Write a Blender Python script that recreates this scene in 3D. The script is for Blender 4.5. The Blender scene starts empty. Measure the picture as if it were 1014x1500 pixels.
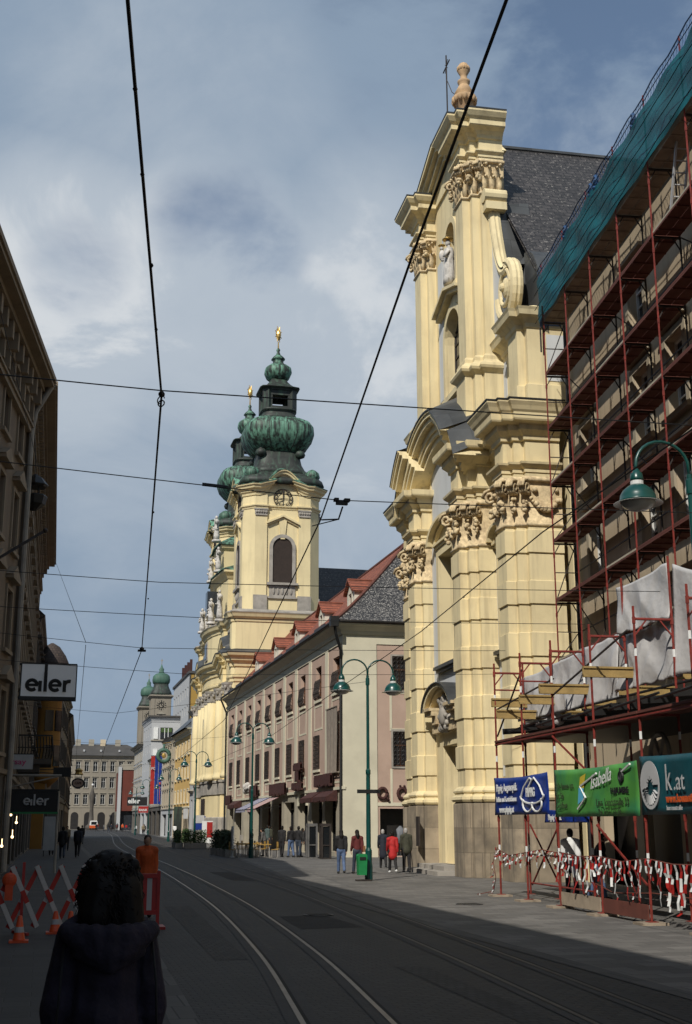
import bpy, math, random
from mathutils import Vector, Matrix
R = math.radians
random.seed(7)
SC = bpy.context.scene
COL = SC.collection
# ------------------------------------------------------------------ mesh builder
def wpos(p):
    if p.parent is None: return p.location.copy()
    return wpos(p.parent) + p.matrix_parent_inverse.translation + p.location
class MB:
    def __init__(s): s.v = []; s.f = []; s.m = []
    def add(s, vs, fs, mi=0, M=None):
        b = len(s.v)
        if M is not None: vs = [M @ Vector(p) for p in vs]
        s.v.extend([tuple(p) for p in vs])
        for f in fs: s.f.append(tuple(b + i for i in f)); s.m.append(mi)
        return s
    def box(s, x0, y0, z0, x1, y1, z1, mi=0, M=None):
        if x1 < x0: x0, x1 = x1, x0
        if y1 < y0: y0, y1 = y1, y0
        if z1 < z0: z0, z1 = z1, z0
        return s.add([(x0,y0,z0),(x1,y0,z0),(x1,y1,z0),(x0,y1,z0),(x0,y0,z1),(x1,y0,z1),(x1,y1,z1),(x0,y1,z1)],
                     [(0,3,2,1),(4,5,6,7),(0,1,5,4),(1,2,6,5),(2,3,7,6),(3,0,4,7)], mi, M)
    def bar(s, p, q, w, h, mi=0, up=(0,0,1)):
        p = Vector(p); q = Vector(q); d = q - p; L = d.length
        if L < 1e-6: return s
        d.normalize(); u = Vector(up)
        if abs(d.dot(u)) > .98: u = Vector((0,1,0))
        a = d.cross(u).normalized(); b = a.cross(d)
        vs = []
        for c in (p, q):
            for (i, j) in ((-1,-1),(1,-1),(1,1),(-1,1)): vs.append(c + a*(i*w/2) + b*(j*h/2))
        return s.add(vs, [(0,1,2,3),(7,6,5,4),(0,4,5,1),(1,5,6,2),(2,6,7,3),(3,7,4,0)], mi)
    def tube(s, pts, r, n=6, mi=0, cap=True):
        pts = [Vector(p) for p in pts]; N = len(pts)
        rs = r if isinstance(r, (list, tuple)) else [r]*N
        rings = []; ref = None
        for i in range(N):
            d = (pts[min(i+1,N-1)] - pts[max(i-1,0)])
            if d.length < 1e-9: d = Vector((0,0,1))
            d.normalize()
            if ref is None:
                ref = Vector((0,0,1)) if abs(d.z) < .9 else Vector((1,0,0))
            a = (ref - d*ref.dot(d))
            if a.length < 1e-6: a = d.orthogonal()
            a.normalize(); ref = a; b = d.cross(a)
            rings.append([pts[i] + (a*math.cos(2*math.pi*k/n) + b*math.sin(2*math.pi*k/n))*rs[i] for k in range(n)])
        return s.loft(rings, True, cap, mi)
    def cyl(s, p, q, r, r2=None, n=8, mi=0): return s.tube([p, q], [r, r if r2 is None else r2], n, mi)
    def loft(s, rings, closed=True, cap=False, mi=0):
        n = len(rings[0]); vs = [p for r in rings for p in r]; fs = []
        for j in range(len(rings)-1):
            for i in range(n if closed else n-1):
                k = (i+1) % n
                fs.append((j*n+i, j*n+k, (j+1)*n+k, (j+1)*n+i))
        if cap:
            fs.append(tuple(reversed(range(n)))); fs.append(tuple((len(rings)-1)*n+i for i in range(n)))
        return s.add(vs, fs, mi)
    def lathe(s, prof, c=(0,0,0), n=12, mi=0, p=2.0, rot=0, sx=1, sy=1):
        rings = []
        for (r, z) in prof:
            ring = []
            for k in range(n):
                t = 2*math.pi*k/n
                cs, sn = math.cos(t), math.sin(t)
                q = r if p == 2.0 else r/((abs(cs)**p + abs(sn)**p)**(1/p))
                x, y = q*cs*sx, q*sn*sy
                ring.append((c[0]+x*math.cos(rot)-y*math.sin(rot), c[1]+x*math.sin(rot)+y*math.cos(rot), c[2]+z))
            rings.append(ring)
        return s.loft(rings, True, True, mi)
    def ball(s, c, r, n=10, m=7, mi=0, M=None):
        if not isinstance(r, (tuple, list)): r = (r, r, r)
        vs = []; fs = []
        for j in range(m+1):
            ph = -math.pi/2 + math.pi*j/m
            for k in range(n):
                t = 2*math.pi*k/n
                vs.append((c[0]+r[0]*math.cos(ph)*math.cos(t), c[1]+r[1]*math.cos(ph)*math.sin(t), c[2]+r[2]*math.sin(ph)))
        for j in range(m):
            for k in range(n):
                a = (k+1) % n
                fs.append((j*n+k, j*n+a, (j+1)*n+a, (j+1)*n+k))
        return s.add(vs, fs, mi, M)
    def plan(s, pl, prof, closed=False, mi=0, dz=None, cap=False):
        """sweep a moulding profile [(offset, z)] round a plan; outward is left of travel"""
        n = len(pl); offs = []
        for i in range(n):
            def nrm(a, b):
                dx, dy = b[0]-a[0], b[1]-a[1]; L = math.hypot(dx, dy) or 1
                return (-dy/L, dx/L)
            if closed: n1 = nrm(pl[i-1], pl[i]); n2 = nrm(pl[i], pl[(i+1) % n])
            else:
                n1 = nrm(pl[i-1], pl[i]) if i > 0 else nrm(pl[0], pl[1])
                n2 = nrm(pl[i], pl[i+1]) if i < n-1 else n1
            dt = 1 + n1[0]*n2[0] + n1[1]*n2[1]
            if dt < .2: dt = .2
            offs.append(((n1[0]+n2[0])/dt, (n1[1]+n2[1])/dt))
        rings = []
        for (o, z) in prof:
            rings.append([(p[0]+f[0]*o, p[1]+f[1]*o, z + (dz(p) if dz else 0)) for p, f in zip(pl, offs)])
        vs = [p for r in rings for p in r]; fs = []
        for j in range(len(rings)-1):
            for i in range(n if closed else n-1):
                k = (i+1) % n
                fs.append((j*n+i, (j+1)*n+i, (j+1)*n+k, j*n+k))
        if cap: fs.append(tuple(range(n))); fs.append(tuple((len(rings)-1)*n+i for i in reversed(range(n))))
        return s.add(vs, fs, mi)
    def prism(s, poly, f0, f1, mi=0):
        """poly of 2D points, f0/f1 map a 2D point to the two end faces"""
        n = len(poly)
        vs = [f0(p) for p in poly] + [f1(p) for p in poly]
        fs = [tuple(range(n)), tuple(n+i for i in reversed(range(n)))]
        fs += [(i, n+i, n+(i+1) % n, (i+1) % n) for i in range(n)]
        return s.add(vs, fs, mi)
    def wall(s, f, s0, s1, z0, z1, holes=(), depth=.3, mi=0, mir=None):
        """wall sheet f(s,z,d) with rectangular holes (a,b,c,e) = s0,s1,z0,z1 and reveals"""
        ss = sorted(set([s0, s1] + [h[i] for h in holes for i in (0, 1) if s0 < h[i] < s1]))
        zs = sorted(set([z0, z1] + [h[i] for h in holes for i in (2, 3) if z0 < h[i] < z1]))
        for a, b in zip(ss, ss[1:]):
            for c, e in zip(zs, zs[1:]):
                ms, mz = (a+b)/2, (c+e)/2
                if any(h[0] < ms < h[1] and h[2] < mz < h[3] for h in holes): continue
                s.add([f(a,c,0), f(b,c,0), f(b,e,0), f(a,e,0)], [(0,1,2,3)], mi)
        for (a, b, c, e) in holes:
            q = [(a,c),(b,c),(b,e),(a,e)]
            for i in range(4):
                p, r = q[i], q[(i+1) % 4]
                s.add([f(p[0],p[1],0), f(r[0],r[1],0), f(r[0],r[1],depth), f(p[0],p[1],depth)], [(3,2,1,0)], mi if mir is None else mir)
        return s
    def build(s, name, mats, parent=None, smooth=False, world=True, label=None, loc=None):
        me = bpy.data.meshes.new(name)
        me.from_pydata(s.v, [], s.f)
        if not isinstance(mats, (list, tuple)): mats = [mats]
        for m in mats: me.materials.append(m)
        if len(mats) > 1: me.polygons.foreach_set('material_index', s.m)
        if smooth: me.polygons.foreach_set('use_smooth', [True]*len(me.polygons))
        me.update()
        o = bpy.data.objects.new(name, me); COL.objects.link(o)
        if parent is not None:
            o.parent = parent
            if world:
                o.matrix_parent_inverse = Matrix.Translation(-wpos(parent))
        if loc is not None: o.location = loc
        if label: o['label'] = label
        return o

def each(b, name, mats, parent, world=True, nv=8):
    """build every box of a builder as a part of its own"""
    for i in range(0, len(b.v), nv):
        q = MB(); q.v = b.v[i:i+nv]; q.f = [tuple(k-i for k in f) for f in b.f if i <= min(f) < i+nv]; q.m = [0]*len(q.f)
        q.build(name, mats, parent, False, world)
def tag(o, label=None, cat=None, group=None, kind=None):
    if label: o['label'] = label
    if cat: o['category'] = cat
    if group: o['group'] = group
    if kind: o['kind'] = kind
    return o
def thing(name, label, cat, loc=(0,0,0), rz=0, group=None):
    o = bpy.data.objects.new(name, None); COL.objects.link(o)
    o.empty_display_size = .2; o.location = loc; o.rotation_euler = (0,0,rz)
    return tag(o, label, cat, group)
KIDS = None
def copy_tree(o, parent=None):
    c = o.copy(); COL.objects.link(c)
    if parent is not None: c.parent = parent
    for ch in list(o.children): copy_tree(ch, c)
    return c
def text_into(mb, txt, size, M, mi=0, depth=.01, bold=0.0, align='LEFT', shear=0, sx=1):
    cu = bpy.data.curves.new('lettering', 'FONT'); cu.body = txt; cu.size = size; cu.extrude = depth; cu.offset = bold
    cu.align_x = align; cu.shear = shear; cu.resolution_u = 3
    o = bpy.data.objects.new('lettering', cu); COL.objects.link(o)
    dg = bpy.context.evaluated_depsgraph_get(); dg.update()
    me = bpy.data.meshes.new_from_object(o.evaluated_get(dg))
    S = Matrix.Diagonal((sx,1,1,1))
    mb.add([S @ v.co for v in me.vertices], [tuple(p.vertices) for p in me.polygons], mi, M)
    bpy.data.objects.remove(o); bpy.data.curves.remove(cu); bpy.data.meshes.remove(me)
def face_M(origin, right, up):
    r = Vector(right).normalized(); u = Vector(up).normalized(); n = r.cross(u)
    M = Matrix.Identity(4)
    for i in range(3): M[i][0] = r[i]; M[i][1] = u[i]; M[i][2] = n[i]; M[i][3] = origin[i]
    return M
# ------------------------------------------------------------------ materials
def mat(name, col, rough=.8, var=.12, scale=2.0, bump=0, bscale=30, metal=0, dirt=None, dscale=.6, damt=.5, streak=None, samt=.5, sth=(.5,.7),
        brick=None, mortar=None, wave=None, emit=None, alpha=1, spec=.5, speck=None, trans=False):
    m = bpy.data.materials.new(name); m.use_nodes = True
    nt = m.node_tree; N = nt.nodes; L = nt.links; N.clear()
    out = N.new('ShaderNodeOutputMaterial'); b = N.new('ShaderNodeBsdfPrincipled'); L.new(b.outputs[0], out.inputs[0])
    b.inputs['Roughness'].default_value = rough; b.inputs['Metallic'].default_value = metal
    b.inputs['Specular IOR Level'].default_value = spec
    tc = N.new('ShaderNodeTexCoord'); vec = tc.outputs['Object']
    def noise(sc, det=4, v=None, ro=.55):
        n = N.new('ShaderNodeTexNoise'); n.inputs['Scale'].default_value = sc; n.inputs['Detail'].default_value = det
        n.inputs['Roughness'].default_value = ro; L.new(v or vec, n.inputs['Vector']); return n.outputs['Fac']
    def ramp(f, a, c):
        r = N.new('ShaderNodeMapRange'); r.inputs['From Min'].default_value = a; r.inputs['From Max'].default_value = c
        L.new(f, r.inputs['Value']); return r.outputs[0]
    def mix(f, A, B, mode='MIX'):
        x = N.new('ShaderNodeMix'); x.data_type = 'RGBA'; x.blend_type = mode
        if isinstance(f, float): x.inputs[0].default_value = f
        else: L.new(f, x.inputs[0])
        for i, q in ((6, A), (7, B)):
            if isinstance(q, tuple): x.inputs[i].default_value = (*q, 1)
            else: L.new(q, x.inputs[i])
        return x.outputs[2]
    def math_(op, a, v):
        x = N.new('ShaderNodeMath'); x.operation = op
        L.new(a, x.inputs[0])
        if isinstance(v, (int, float)): x.inputs[1].default_value = v
        else: L.new(v, x.inputs[1])
        return x.outputs[0]
    lo = tuple(c*(1-var) for c in col); hi = tuple(min(1, c*(1+var)) for c in col)
    c = mix(ramp(noise(scale), .3, .7), lo, hi)
    if dirt: c = mix(math_('MULTIPLY', ramp(noise(dscale, 6, None, .65), .48, .72), damt), c, dirt)
    if streak:
        mp = N.new('ShaderNodeMapping'); mp.inputs['Scale'].default_value = (2.2, 2.2, .18); L.new(vec, mp.inputs['Vector'])
        c = mix(math_('MULTIPLY', ramp(noise(1.3, 5, mp.outputs[0], .6), sth[0], sth[1]), samt), c, streak)
    hsrc = None
    if brick:   # (width, height, mortar size, axis) axis 'v': wall, 'h': ground
        sep = N.new('ShaderNodeSeparateXYZ'); L.new(vec, sep.inputs[0]); cb = N.new('ShaderNodeCombineXYZ')
        if brick[3] == 'v':
            L.new(math_('ADD', sep.outputs[0], sep.outputs[1]), cb.inputs[0]); L.new(sep.outputs[2], cb.inputs[1])
        elif brick[3] == 'h':
            L.new(sep.outputs[0], cb.inputs[0]); L.new(sep.outputs[1], cb.inputs[1])
        else:      # roof: run along y, rows up the slope
            L.new(sep.outputs[1] if brick[3] == 'ry' else sep.outputs[0], cb.inputs[0]); L.new(sep.outputs[2], cb.inputs[1])
        bt = N.new('ShaderNodeTexBrick'); L.new(cb.outputs[0], bt.inputs['Vector'])
        bt.inputs['Scale'].default_value = 1; bt.inputs['Brick Width'].default_value = brick[0]; bt.inputs['Row Height'].default_value = brick[1]
        bt.inputs['Mortar Size'].default_value = brick[2]; bt.inputs['Mortar Smooth'].default_value = .3
        bt.inputs['Color1'].default_value = (.75,.75,.75,1); bt.inputs['Color2'].default_value = (1.2,1.2,1.2,1); bt.inputs['Mortar'].default_value = (1,1,1,1)
        c = mix(1.0, c, bt.outputs['Color'], 'MULTIPLY')
        c = mix(bt.outputs['Fac'], c, mortar or tuple(q*.45 for q in col))
        hsrc = math_('MULTIPLY', bt.outputs['Fac'], -1)
    if speck:    # (colour, scale, threshold)
        c = mix(ramp(noise(speck[1], 2, None, .5), speck[2], speck[2]+.06), c, speck[0])
    L.new(c, b.inputs['Base Color'])
    if bump or wave or hsrc is not None:
        bp = N.new('ShaderNodeBump'); bp.inputs['Strength'].default_value = bump or .5; bp.inputs['Distance'].default_value = .02
        h = noise(bscale, 3)
        if hsrc is not None: h = math_('ADD', math_('MULTIPLY', h, .4), hsrc)
        if wave:
            w = N.new('ShaderNodeTexWave'); w.bands_direction = wave[1]; w.inputs['Scale'].default_value = wave[0]; L.new(vec, w.inputs['Vector'])
            h = math_('ADD', h, w.outputs['Fac'])
        L.new(h, bp.inputs['Height']); L.new(bp.outputs[0], b.inputs['Normal'])
    if emit: b.inputs['Emission Color'].default_value = (*emit[0], 1); b.inputs['Emission Strength'].default_value = emit[1]
    if alpha < 1:
        b.inputs['Alpha'].default_value = alpha
    return m
K = {}
def mk(n, *a, **k): K[n] = mat(n, *a, **k); return K[n]
mk('stucco', (.735,.615,.365), .88, .07, .5, .15, 14, dirt=(.47,.37,.21), dscale=.45, damt=.5, streak=(.36,.29,.18), samt=.55, sth=(.49,.73))
mk('stucco2', (.72,.60,.345), .85, .06, .4, .12, 10, dirt=(.46,.38,.22), dscale=.25, damt=.4, streak=(.40,.33,.2), samt=.3)
mk('panel', (.56,.57,.57), .85, .05, .6, .1, 14, streak=(.42,.42,.40), samt=.3)
mk('ornament', (.60,.47,.28), .85, .3, 6, .3, 20, dirt=(.22,.14,.08), dscale=2.5, damt=.7)
mk('statue', (.55,.52,.48), .8, .2, 4, .3, 20, dirt=(.16,.15,.14), dscale=2.2, damt=.7)
mk('urn_stone', (.50,.33,.18), .85, .25, 5, .3, 20, dirt=(.20,.13,.09), dscale=2.5, damt=.7)
mk('plinth', (.32,.26,.185), .85, .25, 1.2, .3, 25, brick=(1.7,.88,.012,'v'), dirt=(.10,.085,.07), dscale=.7, damt=.75, streak=(.08,.07,.06), samt=.7)
mk('stone_grey', (.33,.30,.26), .85, .2, 1.5, .2, 20, dirt=(.14,.13,.12), dscale=.8, damt=.6)
mk('slate', (.045,.04,.038), .55, .4, 3, .9, 8, brick=(.42,.26,.02,'rx'), mortar=(.012,.011,.011), speck=((.20,.185,.165), 7.5, .63))
mk('slate_hip', (.05,.046,.044), .55, .4, 3, .9, 8, brick=(.36,.30,.025,'rx'), mortar=(.012,.011,.011), speck=((.30,.28,.25), 11, .56))
mk('lead', (.055,.058,.06), .5, .25, 1.5, .25, 6, brick=(1.2,.9,.012,'rx'))
mk('tile', (.29,.085,.045), .75, .3, 2.2, .8, 20, brick=(.21,.26,.02,'ry'), mortar=(.075,.022,.013), dirt=(.12,.045,.03), dscale=1.0, damt=.7)
mk('tile_edge', (.12,.04,.025), .8, .3, 3, .3, 20)
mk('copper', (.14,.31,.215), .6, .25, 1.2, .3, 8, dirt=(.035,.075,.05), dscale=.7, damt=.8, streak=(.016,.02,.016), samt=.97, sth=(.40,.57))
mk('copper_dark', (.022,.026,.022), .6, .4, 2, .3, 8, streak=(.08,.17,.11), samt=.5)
mk('gold', (.55,.36,.11), .4, .2, 4, metal=.7)
mk('black_metal', (.012,.012,.012), .5, .2, 4)
mk('wire', (.006,.006,.006), .6, .1, 4)
mk('iron', (.03,.022,.018), .6, .3, 6)
mk('glass', (.012,.014,.016), .08, .2, .8, spec=.6)
mk('glass_dim', (.03,.034,.04), .12, .3, .8, spec=.6)
mk('louvre', (.035,.022,.016), .75, .2, 4, wave=(6.0,'Z'), bump=.8)
mk('wood_door', (.03,.018,.012), .6, .3, 4)
mk('wood_frame', (.13,.05,.02), .6, .25, 5)
mk('white_frame', (.62,.61,.58), .6, .08, 3)
mk('pink', (.455,.325,.255), .88, .06, .6, .25, 25, dirt=(.33,.225,.17), dscale=.5, damt=.5)
mk('cream', (.60,.555,.42), .85, .06, .7, .12, 16, dirt=(.42,.38,.29), dscale=.6, damt=.45)
mk('soffit', (.40,.35,.265), .85, .15, 1.5, .2, 16)
mk('gutter', (.035,.028,.024), .5, .2, 4)
mk('dormer_w', (.60,.565,.47), .85, .08, 1.5, .1, 16, streak=(.40,.37,.3), samt=.35)
mk('beige', (.46,.37,.255), .88, .07, .7, .12, 16, streak=(.28,.22,.15), samt=.4)
mk('beige_trim', (.36,.305,.22), .85, .08, 1, .1, 16)
mk('red_pole', (.19,.026,.018), .55, .35, 6, .2, 25, dirt=(.11,.03,.022), dscale=4, damt=.6)
mk('red_deck', (.125,.036,.023), .8, .25, 3, .2, 25, dirt=(.05,.018,.012), dscale=1.5, damt=.6)
mk('deck_wood', (.30,.24,.175), .8, .2, 3, .3, 25)
mk('timber', (.31,.21,.075), .75, .2, 4, .3, 25)
mk('tarp', (.50,.485,.475), .38, .08, 2, .9, 5, dirt=(.34,.33,.32), dscale=.9, damt=.5)
mk('net', (.004,.085,.105), .65, .4, .9, .2, 40, alpha=.93, spec=.2)
mk('net_blue', (.014,.07,.19), .6, .3, 3, .2, 40, alpha=.75)
mk('teal', (.004,.052,.045), .3, .15, 4, spec=.6)
mk('lamp_glass', (.38,.38,.36), .25, .1, 3)
mk('lamp_band', (.62,.62,.60), .4, .05, 3)
mk('bin_green', (.01,.19,.055), .5, .15, 4)
mk('white', (.72,.72,.70), .6, .06, 3)
mk('dim_white', (.42,.42,.42), .6, .1, 2)
mk('black', (.008,.008,.008), .6, .2, 3)
mk('red', (.34,.018,.014), .5, .15, 4)
mk('orange', (.55,.085,.012), .6, .2, 6)
mk('cone_orange', (.6,.07,.012), .5, .15, 6)
mk('maroon', (.05,.014,.011), .8, .3, 6, .5, 40)
mk('banner_blue', (.006,.028,.20), .45, .2, 2, .3, 5)
mk('banner_green', (.075,.27,.05), .5, .3, .9, .3, 5, dirt=(.008,.15,.10), dscale=.5, damt=1.0)
mk('banner_teal', (.006,.06,.075), .45, .2, 2, .3, 5)
mk('foliage', (.022,.042,.012), .75, .5, 6)
mk('foliage2', (.045,.085,.02), .7, .5, 6)
mk('shop_dark', (.014,.012,.011), .5, .4, 2)
mk('skin', (.42,.25,.17), .55, .08, 8)
mk('hair_dark', (.007,.005,.004), .65, .3, 20, spec=.25)
mk('hair_grey', (.35,.33,.31), .6, .2, 20)
mk('hair_brown', (.035,.02,.012), .5, .3, 20)
# ------------------------------------------------------------------ camera, light, sky
TH = math.atan(465/1800); PH = math.atan((493.5-60)/(1800/math.cos(TH)))
cam = bpy.data.cameras.new('camera'); co = bpy.data.objects.new('camera', cam); COL.objects.link(co)
cam.sensor_fit = 'VERTICAL'; cam.sensor_height = 36; cam.sensor_width = 24; cam.lens = 43.2
cam.shift_x = .009; cam.shift_y = -.00667; cam.clip_end = 6000; cam.clip_start = .2
co.location = (0, 0, 1.95); co.rotation_euler = (math.pi/2 + TH, 0, -PH); SC.camera = co
SUNV = Vector((-.6, -.8, .9)).normalized()
su = bpy.data.lights.new('sun', 'SUN'); su.energy = 4.1; su.angle = R(.5); su.color = (1, .955, .87)
so = bpy.data.objects.new('sun', su); COL.objects.link(so); so.rotation_euler = SUNV.to_track_quat('Z', 'Y').to_euler(); so.location = (-20, -20, 60)
W = bpy.data.worlds.new('World'); SC.world = W; W.use_nodes = True
nt = W.node_tree; N = nt.nodes; L = nt.links; N.clear()
out = N.new('ShaderNodeOutputWorld'); sky = N.new('ShaderNodeTexSky'); sky.sky_type = 'NISHITA'; sky.sun_disc = False
sky.sun_elevation = math.asin(SUNV.z); sky.sun_rotation = math.atan2(SUNV.x, SUNV.y); sky.air_density = 1.2; sky.dust_density = 1.5; sky.ozone_density = 2
b1 = N.new('ShaderNodeBackground'); b1.inputs[1].default_value = .095; L.new(sky.outputs[0], b1.inputs[0])
tc = N.new('ShaderNodeTexCoord'); sp = N.new('ShaderNodeSeparateXYZ'); L.new(tc.outputs['Generated'], sp.inputs[0])
def wm(op, a, b=None):
    x = N.new('ShaderNodeMath'); x.operation = op
    for i, q in enumerate((a, b)):
        if q is None: continue
        if isinstance(q, (int, float)): x.inputs[i].default_value = q
        else: L.new(q, x.inputs[i])
    return x.outputs[0]
den = wm('ADD', wm('ABSOLUTE', sp.outputs[2]), .45)
cv = N.new('ShaderNodeCombineXYZ'); L.new(wm('DIVIDE', sp.outputs[0], den), cv.inputs[0]); L.new(wm('DIVIDE', sp.outputs[1], den), cv.inputs[1]); L.new(wm('MULTIPLY', sp.outputs[2], .8), cv.inputs[2])
mpw = N.new('ShaderNodeMapping'); mpw.inputs['Location'].default_value = (3.1, 1.7, .4); mpw.inputs['Scale'].default_value = (1, 1, 1); L.new(cv.outputs[0], mpw.inputs['Vector'])
def wn(sc, det, ro, dist=0):
    n = N.new('ShaderNodeTexNoise'); n.inputs['Scale'].default_value = sc; n.inputs['Detail'].default_value = det; n.inputs['Roughness'].default_value = ro
    n.inputs['Distortion'].default_value = dist; L.new(mpw.outputs[0], n.inputs['Vector']); return n.outputs['Fac']
def wr(f, a, c, d=0, e=1, sm=True):
    r = N.new('ShaderNodeMapRange'); r.inputs['From Min'].default_value = a; r.inputs['From Max'].default_value = c
    r.inputs['To Min'].default_value = d; r.inputs['To Max'].default_value = e
    if sm: r.interpolation_type = 'SMOOTHSTEP'
    L.new(f, r.inputs['Value']); return r.outputs[0]
def wmix(f, A, B):
    x = N.new('ShaderNodeMix'); x.data_type = 'RGBA'; L.new(f, x.inputs[0])
    for i, q in ((6, A), (7, B)):
        if isinstance(q, tuple): x.inputs[i].default_value = (*q, 1)
        else: L.new(q, x.inputs[i])
    return x.outputs[2]
def blob(dirs):
    acc = None
    for (d, rad, w) in dirs:
        v = N.new('ShaderNodeVectorMath'); v.operation = 'DOT_PRODUCT'; L.new(tc.outputs['Generated'], v.inputs[0]); v.inputs[1].default_value = Vector(d).normalized()
        m = wm('MULTIPLY', wr(v.outputs['Value'], math.cos(R(rad)), math.cos(R(rad*.15))), w); acc = m if acc is None else wm('MAXIMUM', acc, m)
    return acc
n1 = wn(3.6, 8, .6, .5); n2 = wn(1.7, 7, .58, .4)
bright = blob([((-.008,.918,.396),9,.9),((.098,.91,.403),9,.75),((.246,.894,.376),11,.7),((.37,.813,.45),8,.5),((.075,.959,.274),7,.3),((.068,.855,.513),9,.35),((.24,.937,.239),9,.35),((-.4,.8,.45),20,.6),((.75,.55,.4),20,.6)])
blue = blob([((.116,.885,.45),6,.75),((.006,.906,.424),4.5,.7),((.389,.761,.519),11,.95),((.239,.782,.575),9,.6),((-.033,.826,.562),8,.45),((.30,.83,.47),7,.6),((-.5,.7,.55),18,.8),((0,0,1),48,.75)])
cover = wr(wm('SUBTRACT', wm('ADD', n2, .33), wm('MULTIPLY', blue, wr(n1, .3, .7, .25, .75))), .28, .62, .12, 1)
shade = wr(wm('ADD', wm('MULTIPLY', n1, .55), wm('MULTIPLY', bright, .42)), .24, .62)
ccol = wmix(shade, (.25, .33, .435), (.445, .505, .575))
ccol = wmix(wr(wm('MULTIPLY', bright, wr(n1, .42, .66)), .25, .8), ccol, (.62, .655, .69))
b2 = N.new('ShaderNodeBackground'); L.new(ccol, b2.inputs[0]); b2.inputs[1].default_value = 1.03
ms = N.new('ShaderNodeMixShader'); L.new(cover, ms.inputs[0]); L.new(b1.outputs[0], ms.inputs[1]); L.new(b2.outputs[0], ms.inputs[2]); L.new(ms.outputs[0], out.inputs[0])
SC.view_settings.view_transform = 'Standard'; SC.view_settings.look = 'None'; SC.view_settings.exposure = 0; SC.view_settings.gamma = 1
SC.cycles.max_bounces = 6; SC.cycles.diffuse_bounces = 3; SC.cycles.glossy_bounces = 3; SC.cycles.transparent_max_bounces = 12
SC.cycles.sample_clamp_indirect = 4
# ------------------------------------------------------------------ ground
mk('ground', (.05,.05,.05), .9, .2, .4)
mk('setts', (.027,.0265,.0265), .74, .35, .5, .8, 12, brick=(.19,.125,.018,'h'), mortar=(.018,.0175,.017), dirt=(.020,.0195,.019), dscale=.55, damt=.75)
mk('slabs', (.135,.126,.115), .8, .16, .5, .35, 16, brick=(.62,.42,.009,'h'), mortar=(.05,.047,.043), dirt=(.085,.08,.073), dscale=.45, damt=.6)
mk('slabs_shaded', (.038,.037,.036), .8, .16, .5, .35, 16, brick=(.6,.4,.009,'h'), mortar=(.032,.03,.028), dirt=(.042,.04,.039), dscale=.45, damt=.6)  # copy of slabs with the left side's shade put into its colour
mk('steel', (.13,.118,.105), .42, .3, 3, metal=.7)
mk('steel_dull', (.06,.055,.05), .6, .3, 3, metal=.4)
mk('groove', (.006,.006,.006), .9)
mk('rail_bed', (.035,.034,.034), .8, .2, 1.5, .3, 20)
def sheet(name, pts, z, m):
    b = MB(); b.add([(x, y, z) for x, y in pts], [tuple(range(len(pts)))]); return tag(b.build(name, m), kind='structure')
sheet('ground', [(-900,-300),(900,-300),(900,1600),(-900,1600)], -.008, K['ground'])
RB = [(6.9,-40),(7.4,12),(7.7,33),(9.35,52),(11.6,80),(13.5,107),(15.0,150),(19.5,260),(21.5,372)]
LB = [(1.2,-40),(1.35,6),(1.75,20),(2.5,50),(2.95,70),(3.4,110),(6.2,220),(12.8,372)]
def strip(name, A, Bp, z, m):
    ys = sorted(set([p[1] for p in A] + [p[1] for p in Bp]))
    def at(P, y):
        for (x0, y0), (x1, y1) in zip(P, P[1:]):
            if y0 <= y <= y1: return x0 + (x1-x0)*(y-y0)/(y1-y0)
        return P[-1][0]
    b = MB(); b.loft([[(at(A, y), y, z), (at(Bp, y), y, z)] for y in ys], closed=False)
    return tag(b.build(name, m), kind='structure')
strip('road', LB, RB, -.004, K['setts'])
strip('pavement', RB, [(40,-40),(40,372)], 0, K['slabs'])
strip('pavement', [(-30,-40),(-30,372)], LB, 0, K['slabs_shaded'])
sheet('square', [(-30,372.2),(60,372.2),(60,420),(-30,420)], 0, K['slabs'])
mk('setts_patch', (.0275,.027,.0265), .8, .3, .6, .6, 14, brick=(.125,.19,.014,'h'), mortar=(.014,.014,.0135)); mk('asphalt_patch', (.026,.0255,.025), .9, .25, 1.5, .7, 60)
for k, P in enumerate(([(4.75,9.5),(5.15,9.5),(5.35,17.5),(4.95,17.6)],[(4.9,24),(6.2,24.2),(6.1,27.5),(5.1,27.3)],[(2.6,19),(3.1,19),(3.6,31),(3.0,31)],[(6.6,44),(7.6,44),(7.8,52),(6.8,52)])):
    sheet('road_patch', P, .0002, K['asphalt_patch' if k % 2 else 'setts_patch'])
# edging rows of darker stone where the paving changes
def along(P, dx0, dx1, z, name, m):
    b = MB(); b.loft([[(x+dx0, y, z), (x+dx1, y, z)] for x, y in P], closed=False); return tag(b.build(name, m), kind='structure')
mk('edging', (.075,.072,.068), .8, .2, .6, .4, 14, brick=(.3,.9,.012,'h'), mortar=(.03,.03,.03))
along(LB, -.18, .12, .004, 'kerb_strip', K['edging']); along(RB, -.12, .18, .004, 'kerb_strip', K['edging'])
def crv(P, n=10):
    out = []
    for i in range(len(P)-1):
        p0 = P[max(i-1,0)]; p1 = P[i]; p2 = P[i+1]; p3 = P[min(i+2,len(P)-1)]
        for k in range(n):
            t = k/n
            out.append(tuple(.5*((2*p1[j]) + (-p0[j]+p2[j])*t + (2*p0[j]-5*p1[j]+4*p2[j]-p3[j])*t*t + (-p0[j]+3*p1[j]-3*p2[j]+p3[j])*t**3) for j in range(2)))
    out.append(P[-1]); return out
r1 = crv([(1.0,0),(1.95,7),(2.77,13.85),(3.43,20.4),(4.17,31.06),(4.72,44.6),(5.05,56),(5.6,80),(6.8,120),(12,230),(15.6,370)])
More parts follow.
